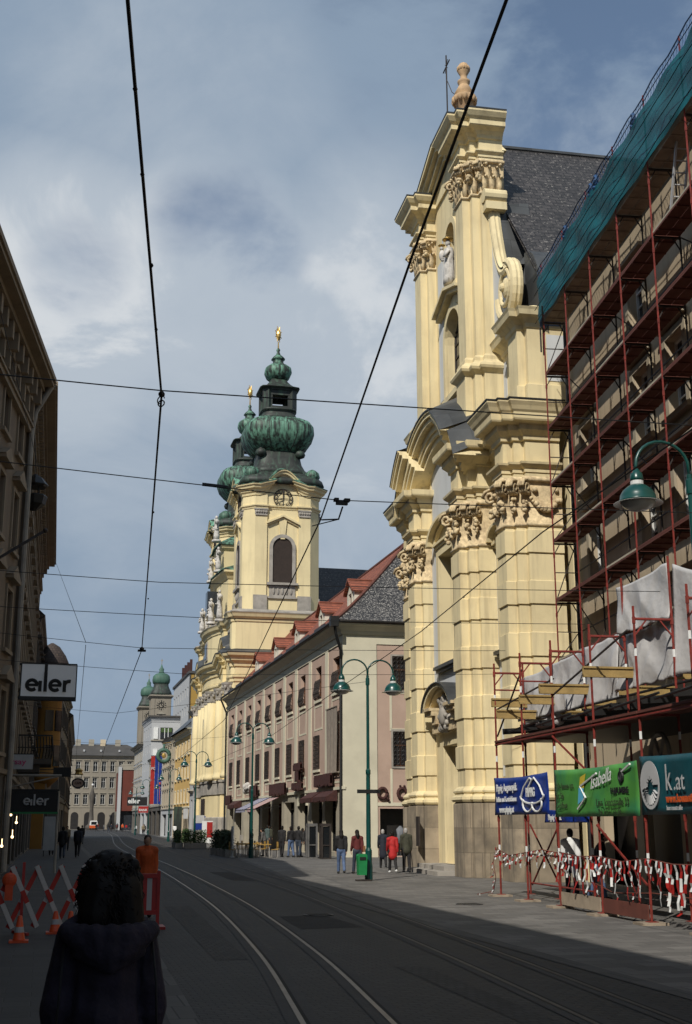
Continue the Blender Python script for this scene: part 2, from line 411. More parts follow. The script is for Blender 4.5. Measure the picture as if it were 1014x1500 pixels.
r3 = crv([(4.3,0),(5.0,7),(5.6,13.2),(6.22,20.4),(7.2,34.8),(7.75,50),(8.3,68),(9.0,90),(10.2,122),(14.6,230),(18,370)])
for P in (r1, r3):
    stl = 'steel' if P is r1 else 'steel_dull'
    t = thing('tram_track', None, None); t['kind'] = 'structure'
    def off(d):
        o = []
        for i, p in enumerate(P):
            a = P[max(i-1,0)]; c = P[min(i+1,len(P)-1)]; dx, dy = c[0]-a[0], c[1]-a[1]; l = math.hypot(dx, dy)
            o.append((p[0]+dy/l*d, p[1]-dx/l*d))
        return o
    for d0 in (0, .9):
        for nm, a, c, z, m in (('rail_bed', d0-.16, d0+.2, .003, 'rail_bed'), ('rail', d0-.028, d0+.03, .009, stl), ('groove', d0+.032, d0+.075, .006, 'groove')):
            A, C = off(a), off(c); b = MB()
            b.loft([[(p[0], p[1], z), (q[0], q[1], z)] for p, q in zip(A, C)], closed=False); b.build(nm, K[m], t)
# far hill
mk('hill', (.06,.085,.13), .9, .2, .004)  # distance haze put into the colour as blue
b = MB(); prof = [(-700,0),(-420,25),(-200,50),(-20,70),(100,82),(210,90),(330,74),(560,60),(800,30),(1000,0)]
pc = crv(prof, 8)
b.loft([[(x+60, 1500+0, max(0,z)*1.0 - 2) for x, z in pc], [(x+60, 1900, max(0,z)*.3 - 2) for x, z in pc]], closed=False)
b.loft([[(x+60, 1380, -2) for x, z in pc], [(x+60, 1500, max(0,z) - 2) for x, z in pc]], closed=False)
tag(b.build('hills', K['hill'], smooth=True), kind='structure')
# ------------------------------------------------------------------ yellow church on the right
CH = thing('baroque_church', 'tall yellow church with curved gables, stone urn and slate roof beside the scaffolding', 'church', (15.18,45.64,0), -R(2.7))
def cb(b, name, m, smooth=False, parent=None): return b.build(name, K[m] if isinstance(m, str) else [K[q] for q in m], parent or CH, smooth, world=False)
UC = 3.1
OW = .85     # how far the outer clusters stand back
def mir(P): return [(x, -y) for x, y in reversed(P)]
inner = [(1.5,-4.65),(.85,-4.65),(.85,-4.42),(.52,-4.42),(.52,-4.1),(.2,-4.1),(.2,-3.1),(.52,-3.1),(.52,-2.85),(.95,-2.85)]
outer = [(2.9,-8.25),(OW+.74,-8.25),(OW+.74,-8.05),(OW+.36,-8.05),(OW+.36,-7.85),(OW,-7.85),(OW,-6.9),(OW+.3,-6.9),(OW+.3,-6.65),(1.5,-6.65)]
right = outer + inner
PL = [(x, y+UC) for x, y in right + mir(right)]
cl = lambda P: [(x, y+UC) for x, y in P]
IN = [cl(inner), cl(mir(inner))]; OU = [cl(outer), cl(mir(outer))]
# lower storey: plinth, base moulding, banded shafts
for P in IN + OU:
    q = P
    b = MB(); b.plan(q, [(.16,0),(.16,2.62),(.08,2.7),(0,2.7)]); cb(b, 'plinth', 'plinth')
    b = MB(); b.plan(q, [(.02,2.69),(.17,2.7),(.22,2.78),(.2,2.88),(.12,2.93),(.1,3.0),(.15,3.04),(.16,3.1),(.1,3.18),(.03,3.24),(0,3.26)]); cb(b, 'base_moulding', 'stucco')
    prof = [(.0,3.25)]; z = 3.9; k = 0
    while z < 12.2:
        prof += [(.0,z),(.055,z+.015),(.055,z+.83),(0,z+.86)] if k % 2 == 0 else [(.0,z),(.0,z+.8)]
        z += .93; k += 1
    prof += [(0,12.5),(0,15.8)]
    b = MB(); b.plan(q, prof); cb(b, 'pilaster', 'stucco')
# walls between the clusters
b = MB()
f = lambda s, z, d: (.95 + d, s + UC, z)
b.wall(f, -2.95, 2.95, 0, 16.6, [(-1.35,1.35,.34,5.05),(-1.5,1.5,8.4,13.2)], .62)
f2 = lambda s, z, d: (1.5 + d, s + UC, z)
for sg in (-1, 1):
    a, c = (4.6, 6.7) if sg > 0 else (-6.7, -4.6)
    b.wall(f2, a, c, 0, 16.6, [(5.65*sg-.5, 5.65*sg+.5, 8.2, 12.0)], .4)
b.box(3.2, UC-8.3, 0, 9, UC+8.3, 16.6); cb(b, 'wall', 'stucco')
b = MB()   # pale flat fields set 2 cm proud of the wall
def field(a, c, z0, z1, w):
    b.box(w-.02, UC+a, z0, w+.005, UC+c, z1)
for sg in (-1, 1):
    for (a, c, z0, z1) in ((1.98,2.8,5.6,14.0),(1.56,1.95,13.3,14.0)):
        field(a*sg if sg > 0 else -c, c if sg > 0 else -a, z0, z1, .95)
    for (a, c, z0, z1) in ((4.7,5.0,3.6,13.8),(6.3,6.6,3.6,13.8),(5.05,6.2,3.6,7.4)):
        field(a if sg > 0 else -c, c if sg > 0 else -a, z0, z1, 1.5)
field(-1.9, 1.9, 7.5, 8.1, .95)
each(b, 'wall_field', K['panel'], CH, False)
# window and door surrounds
def surround(a, c, z0, z1, w, t=.36, sill=True):
    b = MB()
    for s0, s1 in ((a-t, a), (c, c+t)): b.box(w-.09, UC+s0, z0, w+.02, UC+s1, z1+t)
    b.box(w-.1, UC+a, z1, w+.02, UC+c, z1+t)
    b.box(w-.16, UC+a-t-.05, z1+t, w+.02, UC+c+t+.05, z1+t+.12); b.box(w-.24, UC+a-t-.12, z1+t+.12, w+.02, UC+c+t+.12, z1+t+.22)
    cb(b, 'surround', 'stucco')
    if sill:
        b = MB(); b.box(w-.3, UC+a-t-.1, z0-.14, w+.05, UC+c+t+.1, z0); b.box(w-.2, UC+a-t, z0-.26, w+.02, UC+c+t, z0-.14); cb(b, 'sill', 'lead')
def window(a, c, z0, z1, w, nx, nz, arch=False):
    b = MB(); b.box(w, UC+a, z0, w+.05, UC+a+.09, z1); b.box(w, UC+c-.09, z0, w+.05, UC+c, z1); b.box(w, UC+a+.09, z1-.09, w+.05, UC+c-.09, z1); b.box(w, UC+a+.09, z0, w+.05, UC+c-.09, z0+.09)
    for i in range(1, nx): s = a+(c-a)*i/nx; b.box(w+.006, UC+s-.025, z0+.09, w+.04, UC+s+.025, z1-.09)
    for i in range(1, nz): z = z0+(z1-z0)*i/nz; b.box(w+.01, UC+a+.09, z-.025, w+.038, UC+c-.09, z+.025)
    fr = cb(b, 'window', 'iron')
    b = MB(); b.box(w+.05, UC+a, z0, w+.07, UC+c, z1); cb(b, 'pane', 'glass', parent=fr)
surround(-1.5, 1.5, 8.4, 13.2, .95); window(-1.5, 1.5, 8.4, 13.2, 1.5, 3, 6)
for sg in (-1, 1):
    surround(5.65*sg-.5, 5.65*sg+.5, 8.2, 12.0, 1.5, .2); window(5.65*sg-.5, 5.65*sg+.5, 8.2, 12.0, 1.8, 2, 5)
    # hood over the narrow side window
    b = MB(); n = 9
    for k in range(n):
        t0, t1 = math.pi*k/n, math.pi*(k+1)/n
        for r0, r1, o in ((.62,.74,.2),(.74,.92,.42)):
            pts = [(5.65*sg+r*math.cos(t)*1.05, 12.45+r*math.sin(t)*.62) for r, t in ((r0,t0),(r1,t0),(r1,t1),(r0,t1))]
            b.prism(pts, lambda p: (1.5-o, UC+p[0], p[1]), lambda p: (1.52, UC+p[0], p[1]))
    cb(b, 'window_hood', 'stucco')
# portal
surround(-1.35, 1.35, .34, 5.05, .95, .5, False)
b = MB(); b.box(1.5, UC-1.35, .34, 1.56, UC-.02, 5.05); b.box(1.5, UC+.02, .34, 1.56, UC+1.35, 5.05)
for s in (-1.2,.15):
    for z in (.6,2.1,3.6): b.box(1.46, UC+s, z, 1.5, UC+s+1.05, z+1.2)
cb(b, 'door', 'wood_door')
b = MB(); b.box(-.55, UC-2.6, 0, 1.5, UC+2.6, .16); b.box(-.15, UC-2.1, .16, 1.5, UC+2.1, .33); cb(b, 'step', 'stone_grey')
b = MB(); b.box(.62, UC-2.15, 5.6, .96, UC+2.15, 5.95); 
for sg in (-1, 1):
    b.box(.5, UC+sg*1.45-.3, 5.95, .96, UC+sg*1.45+.3, 6.3); b.box(.32, UC+sg*1.7-.55, 6.3, .96, UC+sg*1.7+.55, 6.5); b.box(.2, UC+sg*1.75-.62, 6.5, .96, UC+sg*1.75+.62, 6.62)
cb(b, 'portal_entablature', 'ornament')
b = MB(); n = 16; roof = MB()
for k in range(n):
    t0, t1 = R(8)+(math.pi-R(16))*k/n, R(8)+(math.pi-R(16))*(k+1)/n
    for r0, r1, o in ((1.72,1.95,.55),(1.95,2.2,.75)):
        pts = [(r*math.cos(t), 6.3+r*math.sin(t)*.55) for r, t in ((r0,t0),(r1,t0),(r1,t1),(r0,t1))]
        b.prism(pts, lambda p: (.95-o, UC+p[0], p[1]), lambda p: (.96, UC+p[0], p[1]))
    pts = [(r*math.cos(t), 6.3+r*math.sin(t)*.55) for r, t in ((2.21,t0),(2.28,t0),(2.28,t1),(2.21,t1))]
    roof.prism(pts, lambda p: (.12, UC+p[0], p[1]), lambda p: (.96, UC+p[0], p[1]))
cb(b, 'portal_hood', 'stucco'); cb(roof, 'hood_roof', 'lead')
def lumps(b, c, r, n, sz, squash=(1,1,1)):
    for _ in range(n):
        d = Vector((random.gauss(0,1), random.gauss(0,1), random.gauss(0,1))).normalized()*random.uniform(.3,1)
        q = sz*random.uniform(.6,1.3)
        b.ball((c[0]+d.x*r[0], c[1]+d.y*r[1], c[2]+d.z*r[2]), (q*squash[0], q*squash[1], q*squash[2]), 7, 5)
b = MB(); lumps(b, (.62, UC, 5.95), (.14,.75,.45), 46, .15); lumps(b, (.6, UC, 6.75), (.14,.8,.32), 34, .14)
b.ball((.5, UC, 6.2), (.16,.34,.42), 10, 8); cb(b, 'coat_of_arms', 'stone_grey', True)
# capitals -------------------------------------------------------
def capital(P, z0, z1, name='capital', proj=.18, scroll=False):
    h = z1-z0; b = MB()
    b.plan(P, [(0,z0-.14),(.07,z0-.1),(.07,z0-.02),(.02,z0),(.03,z0+h*.5),(.1,z0+h*.86),(.1,z0+h*.88)])
    b.plan(P, [(.1,z0+h*.88),(.22,z0+h*.89),(.24,z0+h*.95),(.16,z1)])
    n = len(P)
    def leaf(p, nx, ny, w, zb, hh, out):
        tx, ty = -ny, nx; sec = [(.02,0,1),(out*.35,.45,1.05),(out*.8,.8,.9),(out*1.25,.93,.6),(out*1.35,.82,.35)]
        rings = []
        for o, t, ww in sec:
            x, y, z = p[0]+nx*o, p[1]+ny*o, zb+hh*t
            rings.append([(x+tx*w*ww/2-nx*.02, y+ty*w*ww/2-ny*.02, z), (x+nx*.05, y+ny*.05, z+.015), (x-tx*w*ww/2-nx*.02, y-ty*w*ww/2-ny*.02, z), (x-nx*.04, y-ny*.04, z-.01)])
        b.loft(rings, True, True)
    for i in range(n-1):
        a, c = P[i], P[i+1]; L_ = math.hypot(c[0]-a[0], c[1]-a[1]); dx, dy = (c[0]-a[0])/L_, (c[1]-a[1])/L_
        nx, ny = -dy, dx
        if scroll:
            if L_ > .8:      # a festoon across the wide faces
                l_ = min(L_, 1.5)
                for k in range(13):
                    t = k/12; q = .1 + .8*t; x_ = (a[0]+dx*l_*q, a[1]+dy*l_*q) if i else (c[0]-dx*l_*q, c[1]-dy*l_*q)
                    zz = z0+h*.5-.38*math.sin(math.pi*t)
                    lumps(b, (x_[0]+nx*.12, x_[1]+ny*.12, zz), (.07,.07,.07), 3, .085)
                for t in (.2,.8): lumps(b, (a[0]+dx*l_*t+nx*.1, a[1]+dy*l_*t+ny*.1, z0+h*.72), (.1,.1,.1), 4, .09)
            continue
        m = max(1, round(min(L_, 1.9)/.34)); st_ = min(L_, 1.9)/m
        for k in range(m):
            s_ = (k+.5)*st_
            p = (a[0]+dx*s_, a[1]+dy*s_) if i else (c[0]-dx*s_, c[1]-dy*s_)
            leaf(p, nx, ny, st_*1.0, z0, h*.5, proj*1.0)
            q = (p[0]+dx*st_*.5, p[1]+dy*st_*.5); leaf(q, nx, ny, st_*.9, z0+h*.28, h*.5, proj*1.25)
            if k % 2 == 0: lumps(b, (p[0]+nx*proj*.9, p[1]+ny*proj*.9, z0+h*.84), (.07,.07,.06), 5, .06)
    for i in range(1, n-1):
        d1 = (P[i][0]-P[i-1][0], P[i][1]-P[i-1][1]); d2 = (P[i+1][0]-P[i][0], P[i+1][1]-P[i][1])
        if d1[0]*d2[1]-d1[1]*d2[0] > 0: continue         # convex corners only (travel keeps the wall on the right)
        l1, l2 = math.hypot(*d1), math.hypot(*d2); ux, uy = (-d1[1]/l1-d2[1]/l2), (d1[0]/l1+d2[0]/l2); l = math.hypot(ux, uy); ux, uy = ux/l, uy/l
        c = Vector((P[i][0]+ux*.2, P[i][1]+uy*.2, z0+h*.74))
        # scroll: a spiral band seen from both sides
        side = Vector((-uy, ux, 0)); outv = Vector((ux, uy, 0)); pts = []
        for k in range(15):
            t = k/14*3.6*math.pi; r = (.34 if scroll else .25)*(1-k/17)
            pts.append(c + outv*(math.cos(t)*r) + Vector((0,0,1))*(math.sin(t)*r))
        for o in (-.09, 0, .09): b.tube([p + side*o for p in pts], .062, 5)
        lumps(b, tuple(c - Vector((0,0,.62 if scroll else .45))), (.1,.1,.34 if scroll else .2), 14, .08)
    return cb(b, name, 'ornament', True)
for P in IN + OU: capital(P, 12.45, 14.15, scroll=True)
# lower entablature
for P in IN + OU:
    b = MB(); b.plan(P, [(.02,14.14),(.06,14.16),(.06,14.3),(.1,14.32),(.1,14.46),(.16,14.5),(.26,14.6),(.28,14.68),(.05,14.7)]); cb(b, 'architrave', 'stucco')
ENT = [(.0,15.55),(.08,15.57),(.1,15.72),(.22,15.84),(.28,15.9),(.3,16.1),(.55,16.16),(.58,16.22),(.6,16.44),(.66,16.52),(.72,16.66),(.8,16.8),(.8,16.86)]
for P in OU: b = MB(); b.plan(P, ENT + [(0,16.95)]); cb(b, 'cornice', 'stucco'); b = MB(); b.plan(P, [(.82,16.865),(.84,16.92),(.4,17.0),(-.1,17.04)]); cb(b, 'cornice_flashing', 'lead')
sb = [[(1.5,-6.65),(1.5,-4.65)],[(1.5,4.65),(1.5,6.65)]]
for P in sb: P = cl(P); b = MB(); b.plan(P, ENT + [(0,16.95)]); cb(b, 'cornice', 'stucco')
for P in IN: b = MB(); b.plan(P, ENT[:9] + [(0,16.5)]); cb(b, 'cornice', 'stucco')
# segmental gable over the middle
AR, AZ = 5.6, 13.35
def arc_z(v): return AZ + math.sqrt(max(.01, AR*AR - v*v))
b = MB(); fl = MB(); layers = [(.2,4.75,0),(.55,4.35,-.0)]
vs = [ -5.05 + 10.1*k/40 for k in range(41) ]
def wof(v):      # the gable breaks forward with the clusters below
    a = abs(v)
    return .2 if 2.85 <= a <= 4.3 else (.52 if a > 4.3 else .62)
for k in range(40):
    v0, v1 = vs[k], vs[k+1]; vm = (v0+v1)/2; w = wof(vm)
    for dz0, dz1, o in ((-1.05,-.82,.12),(-.82,-.62,.26),(-.62,-.3,.34),(-.3,-.08,.6),(-.08,.08,.72),(.08,.16,.78)):
        q = []
        for v in (v0, v1):
            t = math.asin(max(-1, min(1, v/AR)))
            q.append(((AR+dz0)*math.sin(t), AZ+(AR+dz0)*math.cos(t), (AR+dz1)*math.sin(t), AZ+(AR+dz1)*math.cos(t)))
        A_, B_ = q
        pts = [(A_[0],A_[1]),(A_[2],A_[3]),(B_[2],B_[3]),(B_[0],B_[1])]
        b.prism(pts, lambda p: (w-o, UC+p[0], p[1]), lambda p: (1.2, UC+p[0], p[1]))
    q = []
    for v in (v0, v1):
        t = math.asin(max(-1, min(1, v/AR))); q.append(((AR+.165)*math.sin(t), AZ+(AR+.165)*math.cos(t)))
    fl.add([(w-.82, UC+q[0][0], q[0][1]), (w-.82, UC+q[1][0], q[1][1]), (1.3, UC+q[1][0], q[1][1]+.75), (1.3, UC+q[0][0], q[0][1]+.75)], [(0,1,2,3)])
    fl.add([(w-.82, UC+q[0][0], q[0][1]), (w-.82, UC+q[1][0], q[1][1]), (w-.82, UC+q[1][0], q[1][1]+.06), (w-.82, UC+q[0][0], q[0][1]+.06)], [(3,2,1,0)])
cb(b, 'segmental_gable', 'stucco'); cb(fl, 'gable_flashing', 'lead')
b = MB(); b.prism([(-2.6,14.6),(2.6,14.6),(2.6,17.2),(0,17.9),(-2.6,17.2)], lambda p: (.93, UC+p[0], p[1]), lambda p: (1.1, UC+p[0], p[1])); cb(b, 'tympanum', 'panel')
b = MB(); n = 14
for k in range(n):     # the arched hood above the big window
    t0, t1 = math.pi*k/n, math.pi*(k+1)/n
    for r0, r1, o in ((1.75,2.0,.2),(2.0,2.3,.45)):
        pts = [(r*math.cos(t), 13.75+r*math.sin(t)*.42) for r, t in ((r0,t0),(r1,t0),(r1,t1),(r0,t1))]
        b.prism(pts, lambda p: (.95-o, UC+p[0], p[1]), lambda p: (.97, UC+p[0], p[1]))
cb(b, 'window_hood', 'stucco')
# upper storey -----------------------------------------------------
up = [(2.35,-4.7),(1.35,-4.7),(1.35,-4.45),(1.02,-4.45),(1.02,-4.1),(.7,-4.1),(.7,-3.1),(1.02,-3.1),(1.02,-2.8),(1.4,-2.8)]
UP = [cl(up), cl(mir(up))]; UPL = cl(up + mir(up))
for P in UP:
    b = MB(); b.plan(P, [(.12,16.5),(.12,19.45),(.16,19.5),(.3,19.62),(.34,19.72),(.3,19.84),(.16,19.95),(.1,20.05),(.1,20.2),(.04,20.3),(0,20.32)]); cb(b, 'pedestal', 'stucco')
    b = MB(); b.plan(P, [(0,20.3),(0,29.6)]); cb(b, 'pilaster', 'stucco')
    capital(P, 27.55, 29.0, proj=.16)
    b = MB(); b.plan(P, [(.02,28.99),(.06,29.0),(.06,29.12),(.1,29.14),(.1,29.26),(.22,29.36),(.22,29.42),(.03,29.44),(.03,30.0),(.1,30.02),(.14,30.15),(.28,30.28),(.5,30.36),(.55,30.4),(.55,30.62),(.66,30.72),(.78,30.9),(.78,30.98)]); cb(b, 'cornice', 'stucco')
    b = MB(); b.plan(P, [(.79,30.985),(.81,31.05),(-.1,31.12)]); cb(b, 'cornice_flashing', 'lead')
b = MB(); fu = lambda s, z, d: (1.4+d, s+UC, z)
b.wall(fu, -2.85, 2.85, 16.6, 31.0, [(-1.2,1.2,20.4,24.2),(-.75,.75,25.3,28.45)], .55)
for hw, zs in ((1.2,23.0),(.75,27.7)):
    for k in range(10):
        t0, t1 = math.pi*k/10, math.pi*(k+1)/10
        b.prism([(hw*math.cos(t0),zs+hw*math.sin(t0)),(hw*math.cos(t0),zs+hw+.01),(hw*math.cos(t1),zs+hw+.01),(hw*math.cos(t1),zs+hw*math.sin(t1))][::-1], lambda p: (1.403, UC+p[0], p[1]), lambda p: (1.94, UC+p[0], p[1]))
b.box(2.0, UC-4.65, 16.4, 2.33, UC+4.65, 30.9)
b.prism([(-3.4,30.4),(3.4,30.4),(2.4,31.35),(0,32.0),(-2.4,31.35)], lambda p: (1.3, UC+p[0], p[1]), lambda p: (3.0, UC+p[0], p[1]))
# arched heads: round the two openings with spandrels
for (hw, zs) in ((1.2,23.0),(.75,27.7)):
    n = 8; a0 = []
    for k in range(n+1):
        t = math.pi*k/n; a0.append((hw*math.cos(t), zs+hw*math.sin(t)))
b2 = MB()
cb(b, 'wall', 'stucco')
def arch_opening(hw, z0, zs, w, m, name):
    """dark arched field: glass or niche back with a raised surround"""
    n = 12; pts = [(-hw,z0),(hw,z0)] + [(hw*math.cos(math.pi*k/n), zs+hw*math.sin(math.pi*k/n)) for k in range(n+1)]
    return pts
# arched top of the window: recess shown by a deep surround
for (hw, z0, zs, kind) in ((1.2,20.4,23.0,'w'),(.75,25.3,27.7,'n')):
    n = 12; b = MB()
    for k in range(n):
        t0, t1 = math.pi*k/n, math.pi*(k+1)/n
        pts = [(r*math.cos(t), zs+r*math.sin(t)) for r, t in ((hw,t0),(hw+.28,t0),(hw+.28,t1),(hw,t1))]
        b.prism(pts, lambda p: (1.28, UC+p[0], p[1]), lambda p: (1.42, UC+p[0], p[1]))
    for s in (-1, 1):
        b.box(1.28, UC+s*hw, z0-.05, 1.42, UC+s*(hw+.28), zs)
    b.box(1.2, UC-hw-.35, z0-.3, 1.45, UC+hw+.35, z0-.05)
    cb(b, 'surround', 'stucco')
    if kind == 'w': window(-hw, hw, z0, zs+hw, 1.75, 3, 6)
    else: b = MB(); b.box(1.9, UC-hw, z0, 1.95, UC+hw, zs+hw); cb(b, 'niche_back', 'stone_grey')
b = MB()      # gabled hood between window and niche
for s in (-1, 1):
    for o, h0, h1 in ((.3,0,.16),(.5,.16,.3)):
        pts = [(0,24.95+h0),(0,24.95+h1),(s*1.95,24.35+h1),(s*1.95,24.35+h0)]
        b.prism(pts if s < 0 else pts[::-1], lambda p: (1.4-o, UC+p[0], p[1]), lambda p: (1.41, UC+p[0], p[1]))
cb(b, 'window_hood', 'stucco')
b = MB()
for s in (-1, 1):
    for (a, c, z0, z1) in ((1.62,2.4,20.6,27.4),(1.1,1.55,25.4,28.4)):
        b.box(1.37, UC+(a if s > 0 else -c), z0, 1.405, UC+(c if s > 0 else -a), z1)
each(b, 'wall_field', K['panel'], CH, False)
# the niche figure with its gilded haloes: robe, child, head
st = MB(); prof = [(.0,0),(.34,.02),(.36,.3),(.3,.9),(.27,1.2),(.31,1.5),(.26,1.75),(.1,1.86),(.08,1.95)]
st.lathe(prof, (1.25, UC, 25.42), 12, sx=.8); st.ball((1.22, UC, 27.48), (.13,.13,.16), 10, 8); st.ball((1.0, UC+.22, 26.95), (.15,.15,.28), 9, 7); st.ball((.98, UC+.22, 27.3), (.09,.09,.1), 8, 6)
st.tube([(1.15,UC-.3,27.0),(.95,UC-.28,26.7),(1.5,UC,26.75),(.95,UC+.2,26.7)], [.1,.09,.08,.07], 7)
for k in range(9): t = k*.7; st.tube([(1.25+.3*math.cos(t)*.8,UC+.32*math.sin(t),25.5),(1.25+.27*math.cos(t+.2)*.8,UC+.28*math.sin(t+.2),26.6)], [.05,.02], 5)
o = cb(st, 'niche_figure', 'statue', True)
b = MB(); b.lathe([(.22,0),(.26,.02),(.26,.05),(.2,.07)], (1.22,UC,27.62), 12); b.lathe([(.14,0),(.17,.02),(.14,.05)], (.98,UC+.22,27.42), 10); b.bar((1.5,UC+.5,26.4),(1.5,UC+.5,27.7),.03,.03); cb(b, 'halo', 'gold', True, parent=o)
# triangular gable
b = MB(); fl = MB()
def rake(v): return 31.0 + (1.35 if abs(v) < .01 else 1.35*(1-abs(v)/3.6))
for s in (-1, 1):
    for o, h0, h1 in ((.12,-.75,-.55),(.3,-.55,-.3),(.5,-.3,-.12),(.66,-.12,.08)):
        pts = [(0,32.35+h0),(0,32.35+h1),(s*4.0,31.0+h1),(s*4.0,31.0+h0)]
        b.prism(pts if s < 0 else pts[::-1], lambda p: (1.2-o, UC+p[0], p[1]), lambda p: (1.9, UC+p[0], p[1]))
    fl.add([(.5,UC,32.44),(2.2,UC,32.5),(2.2,UC+s*4.0,31.15),(.5,UC+s*4.0,31.09)], [(0,1,2,3)])
cb(b, 'gable_cornice', 'stucco'); cb(fl, 'gable_flashing', 'lead')
b = MB()
for s in (-1, 1):
    P = [(x, y) for x, y in UP[0 if s < 0 else 1]]
    zt = 31.1
b.box(1.6, UC-.75, 31.9, 2.4, UC+.75, 33.5); b.box(1.5, UC-.85, 33.5, 2.5, UC+.85, 33.68)
for s in (-1, 1):
    b.tube([(1.95,UC+s*(.95+.45*math.cos(t)),33.2+.5*math.sin(t)) for t in [k*.35 for k in range(14)]], [.16-.008*k for k in range(14)], 7)
cb(b, 'gable_pedestal', 'urn_stone')
b = MB(); b.lathe([(.3,0),(.34,.08),(.2,.2),(.24,.35),(.5,.75),(.68,1.0),(.72,1.15),(.5,1.22),(.45,1.3),(.56,1.4),(.34,1.75),(.27,1.85),(.36,1.95),(.38,2.05),(.2,2.15),(.2,2.35),(.34,2.55),(.36,2.75),(.25,2.95),(.08,3.05)], (2.1,UC-.3,33.68), 16, sx=.8, sy=.8)
for k in range(14): t = k*2*math.pi/14; b.ball((2.1+.5*math.cos(t),UC-.3+.5*math.sin(t),34.68), (.12,.12,.2), 6, 5); b.ball((2.1+.24*math.cos(t),UC-.3+.24*math.sin(t),36.38), (.09,.09,.14), 6, 5)
cb(b, 'urn', 'urn_stone', True)
b = MB(); b.tube([(1.5,UC+.5,32.5),(1.5,UC+.5,37.6)], .035, 6); b.tube([(1.5,UC-.05,37.0),(1.5,UC+1.05,37.0)], .03, 6)
for k in range(8): t = k*math.pi/4; b.tube([(1.5,UC+.5,37.0),(1.5,UC+.5+.34*math.cos(t),37.0+.34*math.sin(t))], .015, 4)
b.tube([(1.5,UC+.5,36.3),(1.6,UC,35.3),(1.8,UC-.4,34.8)], .02, 5); cb(b, 'cross', 'iron')
# attic over the side bays, volutes
for s in (-1, 1):
    P = [(4.6,-8.2),(OW+1.0,-8.2),(OW+1.0,-7.9),(OW+.7,-7.9),(OW+.7,-6.85),(OW+1.0,-6.85),(OW+1.0,-6.6),(2.0,-6.6),(2.0,-4.72)]
    P = cl(P if s < 0 else mir(P))
    b = MB(); b.plan(P, [(.1,16.9),(.1,17.75),(.0,17.8),(.0,20.0),(.06,20.05),(.08,20.2),(.25,20.35),(.4,20.42),(.45,20.6),(.5,20.7),(.1,20.85),(-.5,21.2)]); 
    b.box(2.6, UC+(-8.1 if s < 0 else 4.5), 16.6, 4.55, UC+(-4.5 if s < 0 else 8.1), 20.5); cb(b, 'attic', 'stucco')
    b = MB()
    for (x0, a, c, z0, z1) in ((1.98,4.9,5.3,17.9,19.8),(1.98,6.0,6.4,17.9,19.8)): b.box(x0, UC+s*a, z0, x0+.03, UC+s*c, z1)
    b.box(2.6, UC+s*8.19, 17.95, 4.3, UC+s*8.225, 19.8)
    each(b, 'wall_field', K['panel'], CH, False)
    # concave volute wall with a cream band, lead on its upper edge
    n = 20; outl = []
    for k in range(n+1):
        t = k/n; v = 4.35 + 2.1*(1-math.cos(t*math.pi/2)) if False else 4.7 + 1.85*t
        z = 23.3 + 3.6*(1-math.sin(t*math.pi/2))**1.5
        outl.append((v, z))
    cv_, cz_ = 6.3, 22.5
    sc_ = [(cv_+1.0*math.cos(t), cz_+1.15*math.sin(t)) for t in [R(100)-R(14)*k for k in range(21)]]
    poly = [(4.7,20.9)] + [(4.7,27.0)] + outl[1:] + sc_[2:]
    poly = [p for p in poly if p[1] >= 20.8] + [(6.35,20.9)]
    pp = [(s*a, z) for a, z in poly]
    b = MB(); b.prism(pp if s > 0 else pp, lambda p: (1.75, UC+p[0], p[1]), lambda p: (2.1, UC+p[0], p[1])); cb(b, 'volute', 'panel')
    b = MB(); edge = outl + sc_[1:]
    for dx_ in (0, .16): b.tube([(1.78+dx_,UC+s*p[0],p[1]-.12) for p in edge], .19, 8)
    b.tube([(1.72,UC+s*(cv_+.62*math.cos(k*R(15))),cz_+.72*math.sin(k*R(15))) for k in range(25)], .1, 8)
    b.ball((1.72,UC+s*cv_,cz_), (.12,.34,.4), 10, 7); b.ball((1.6,UC+s*cv_,cz_), (.14,.16,.18), 8, 6); cb(b, 'volute_band', 'stucco')
    b = MB(); 
    for (p, q) in zip(outl, outl[1:]):
        b.add([(1.6,UC+s*p[0],p[1]+.07),(1.6,UC+s*q[0],q[1]+.07),(3.4,UC+s*q[0],q[1]+.3),(3.4,UC+s*p[0],p[1]+.3)], [(0,1,2,3)])
    cb(b, 'volute_flashing', 'lead')
    b = MB(); b.tube([(1.35,UC+s*5.0,27.2),(2.3,UC+s*5.0,27.2)], .3, 12); b.box(1.4, UC+s*4.71, 26.55, 2.3, UC+s*5.2, 26.9); cb(b, 'volute_scroll', 'stucco')
# roofs
b = MB()
RZ, EZ, RW0, RW1 = 32.6, 22.8, 2.4, 32
for s in (-1, 1):
    b.add([(RW0,UC,RZ),(RW1,UC,RZ+.0),(RW1,UC+s*7.9,EZ),(RW0,UC+s*7.9,EZ)], [(0,1,2,3)])
    b.add([(RW0,UC,RZ-.2),(RW1,UC,RZ-.2),(RW1,UC+s*7.9,EZ-.2),(RW0,UC+s*7.9,EZ-.2)], [(3,2,1,0)])
cb(b, 'roof', 'slate'); b = MB(); b.tube([(RW0,UC,RZ+.04),(RW1,UC,RZ+.04)], .12, 6); cb(b, 'ridge', 'lead')
for s in (-1, 1):       # rounded lead roof behind the volute
    b = MB()
    n = 10; rings = []
    for k in range(n+1):
        t = math.pi/2*k/n; rings.append([(x, UC+s*(6.6+1.75*math.sin(t)), 21.0+2.9*math.cos(t)) for x in (2.45, 9)])
    b.loft(rings, False); b.add([rings[k][0] for k in range(n+1)] + [(2.45,UC+s*6.6,21.0)], [tuple(range(n+2))])
    b.box(2.5, UC+s*4.5, 20.5, 9, UC+s*6.6, 23.85)
    cb(b, 'side_roof', 'lead', True)
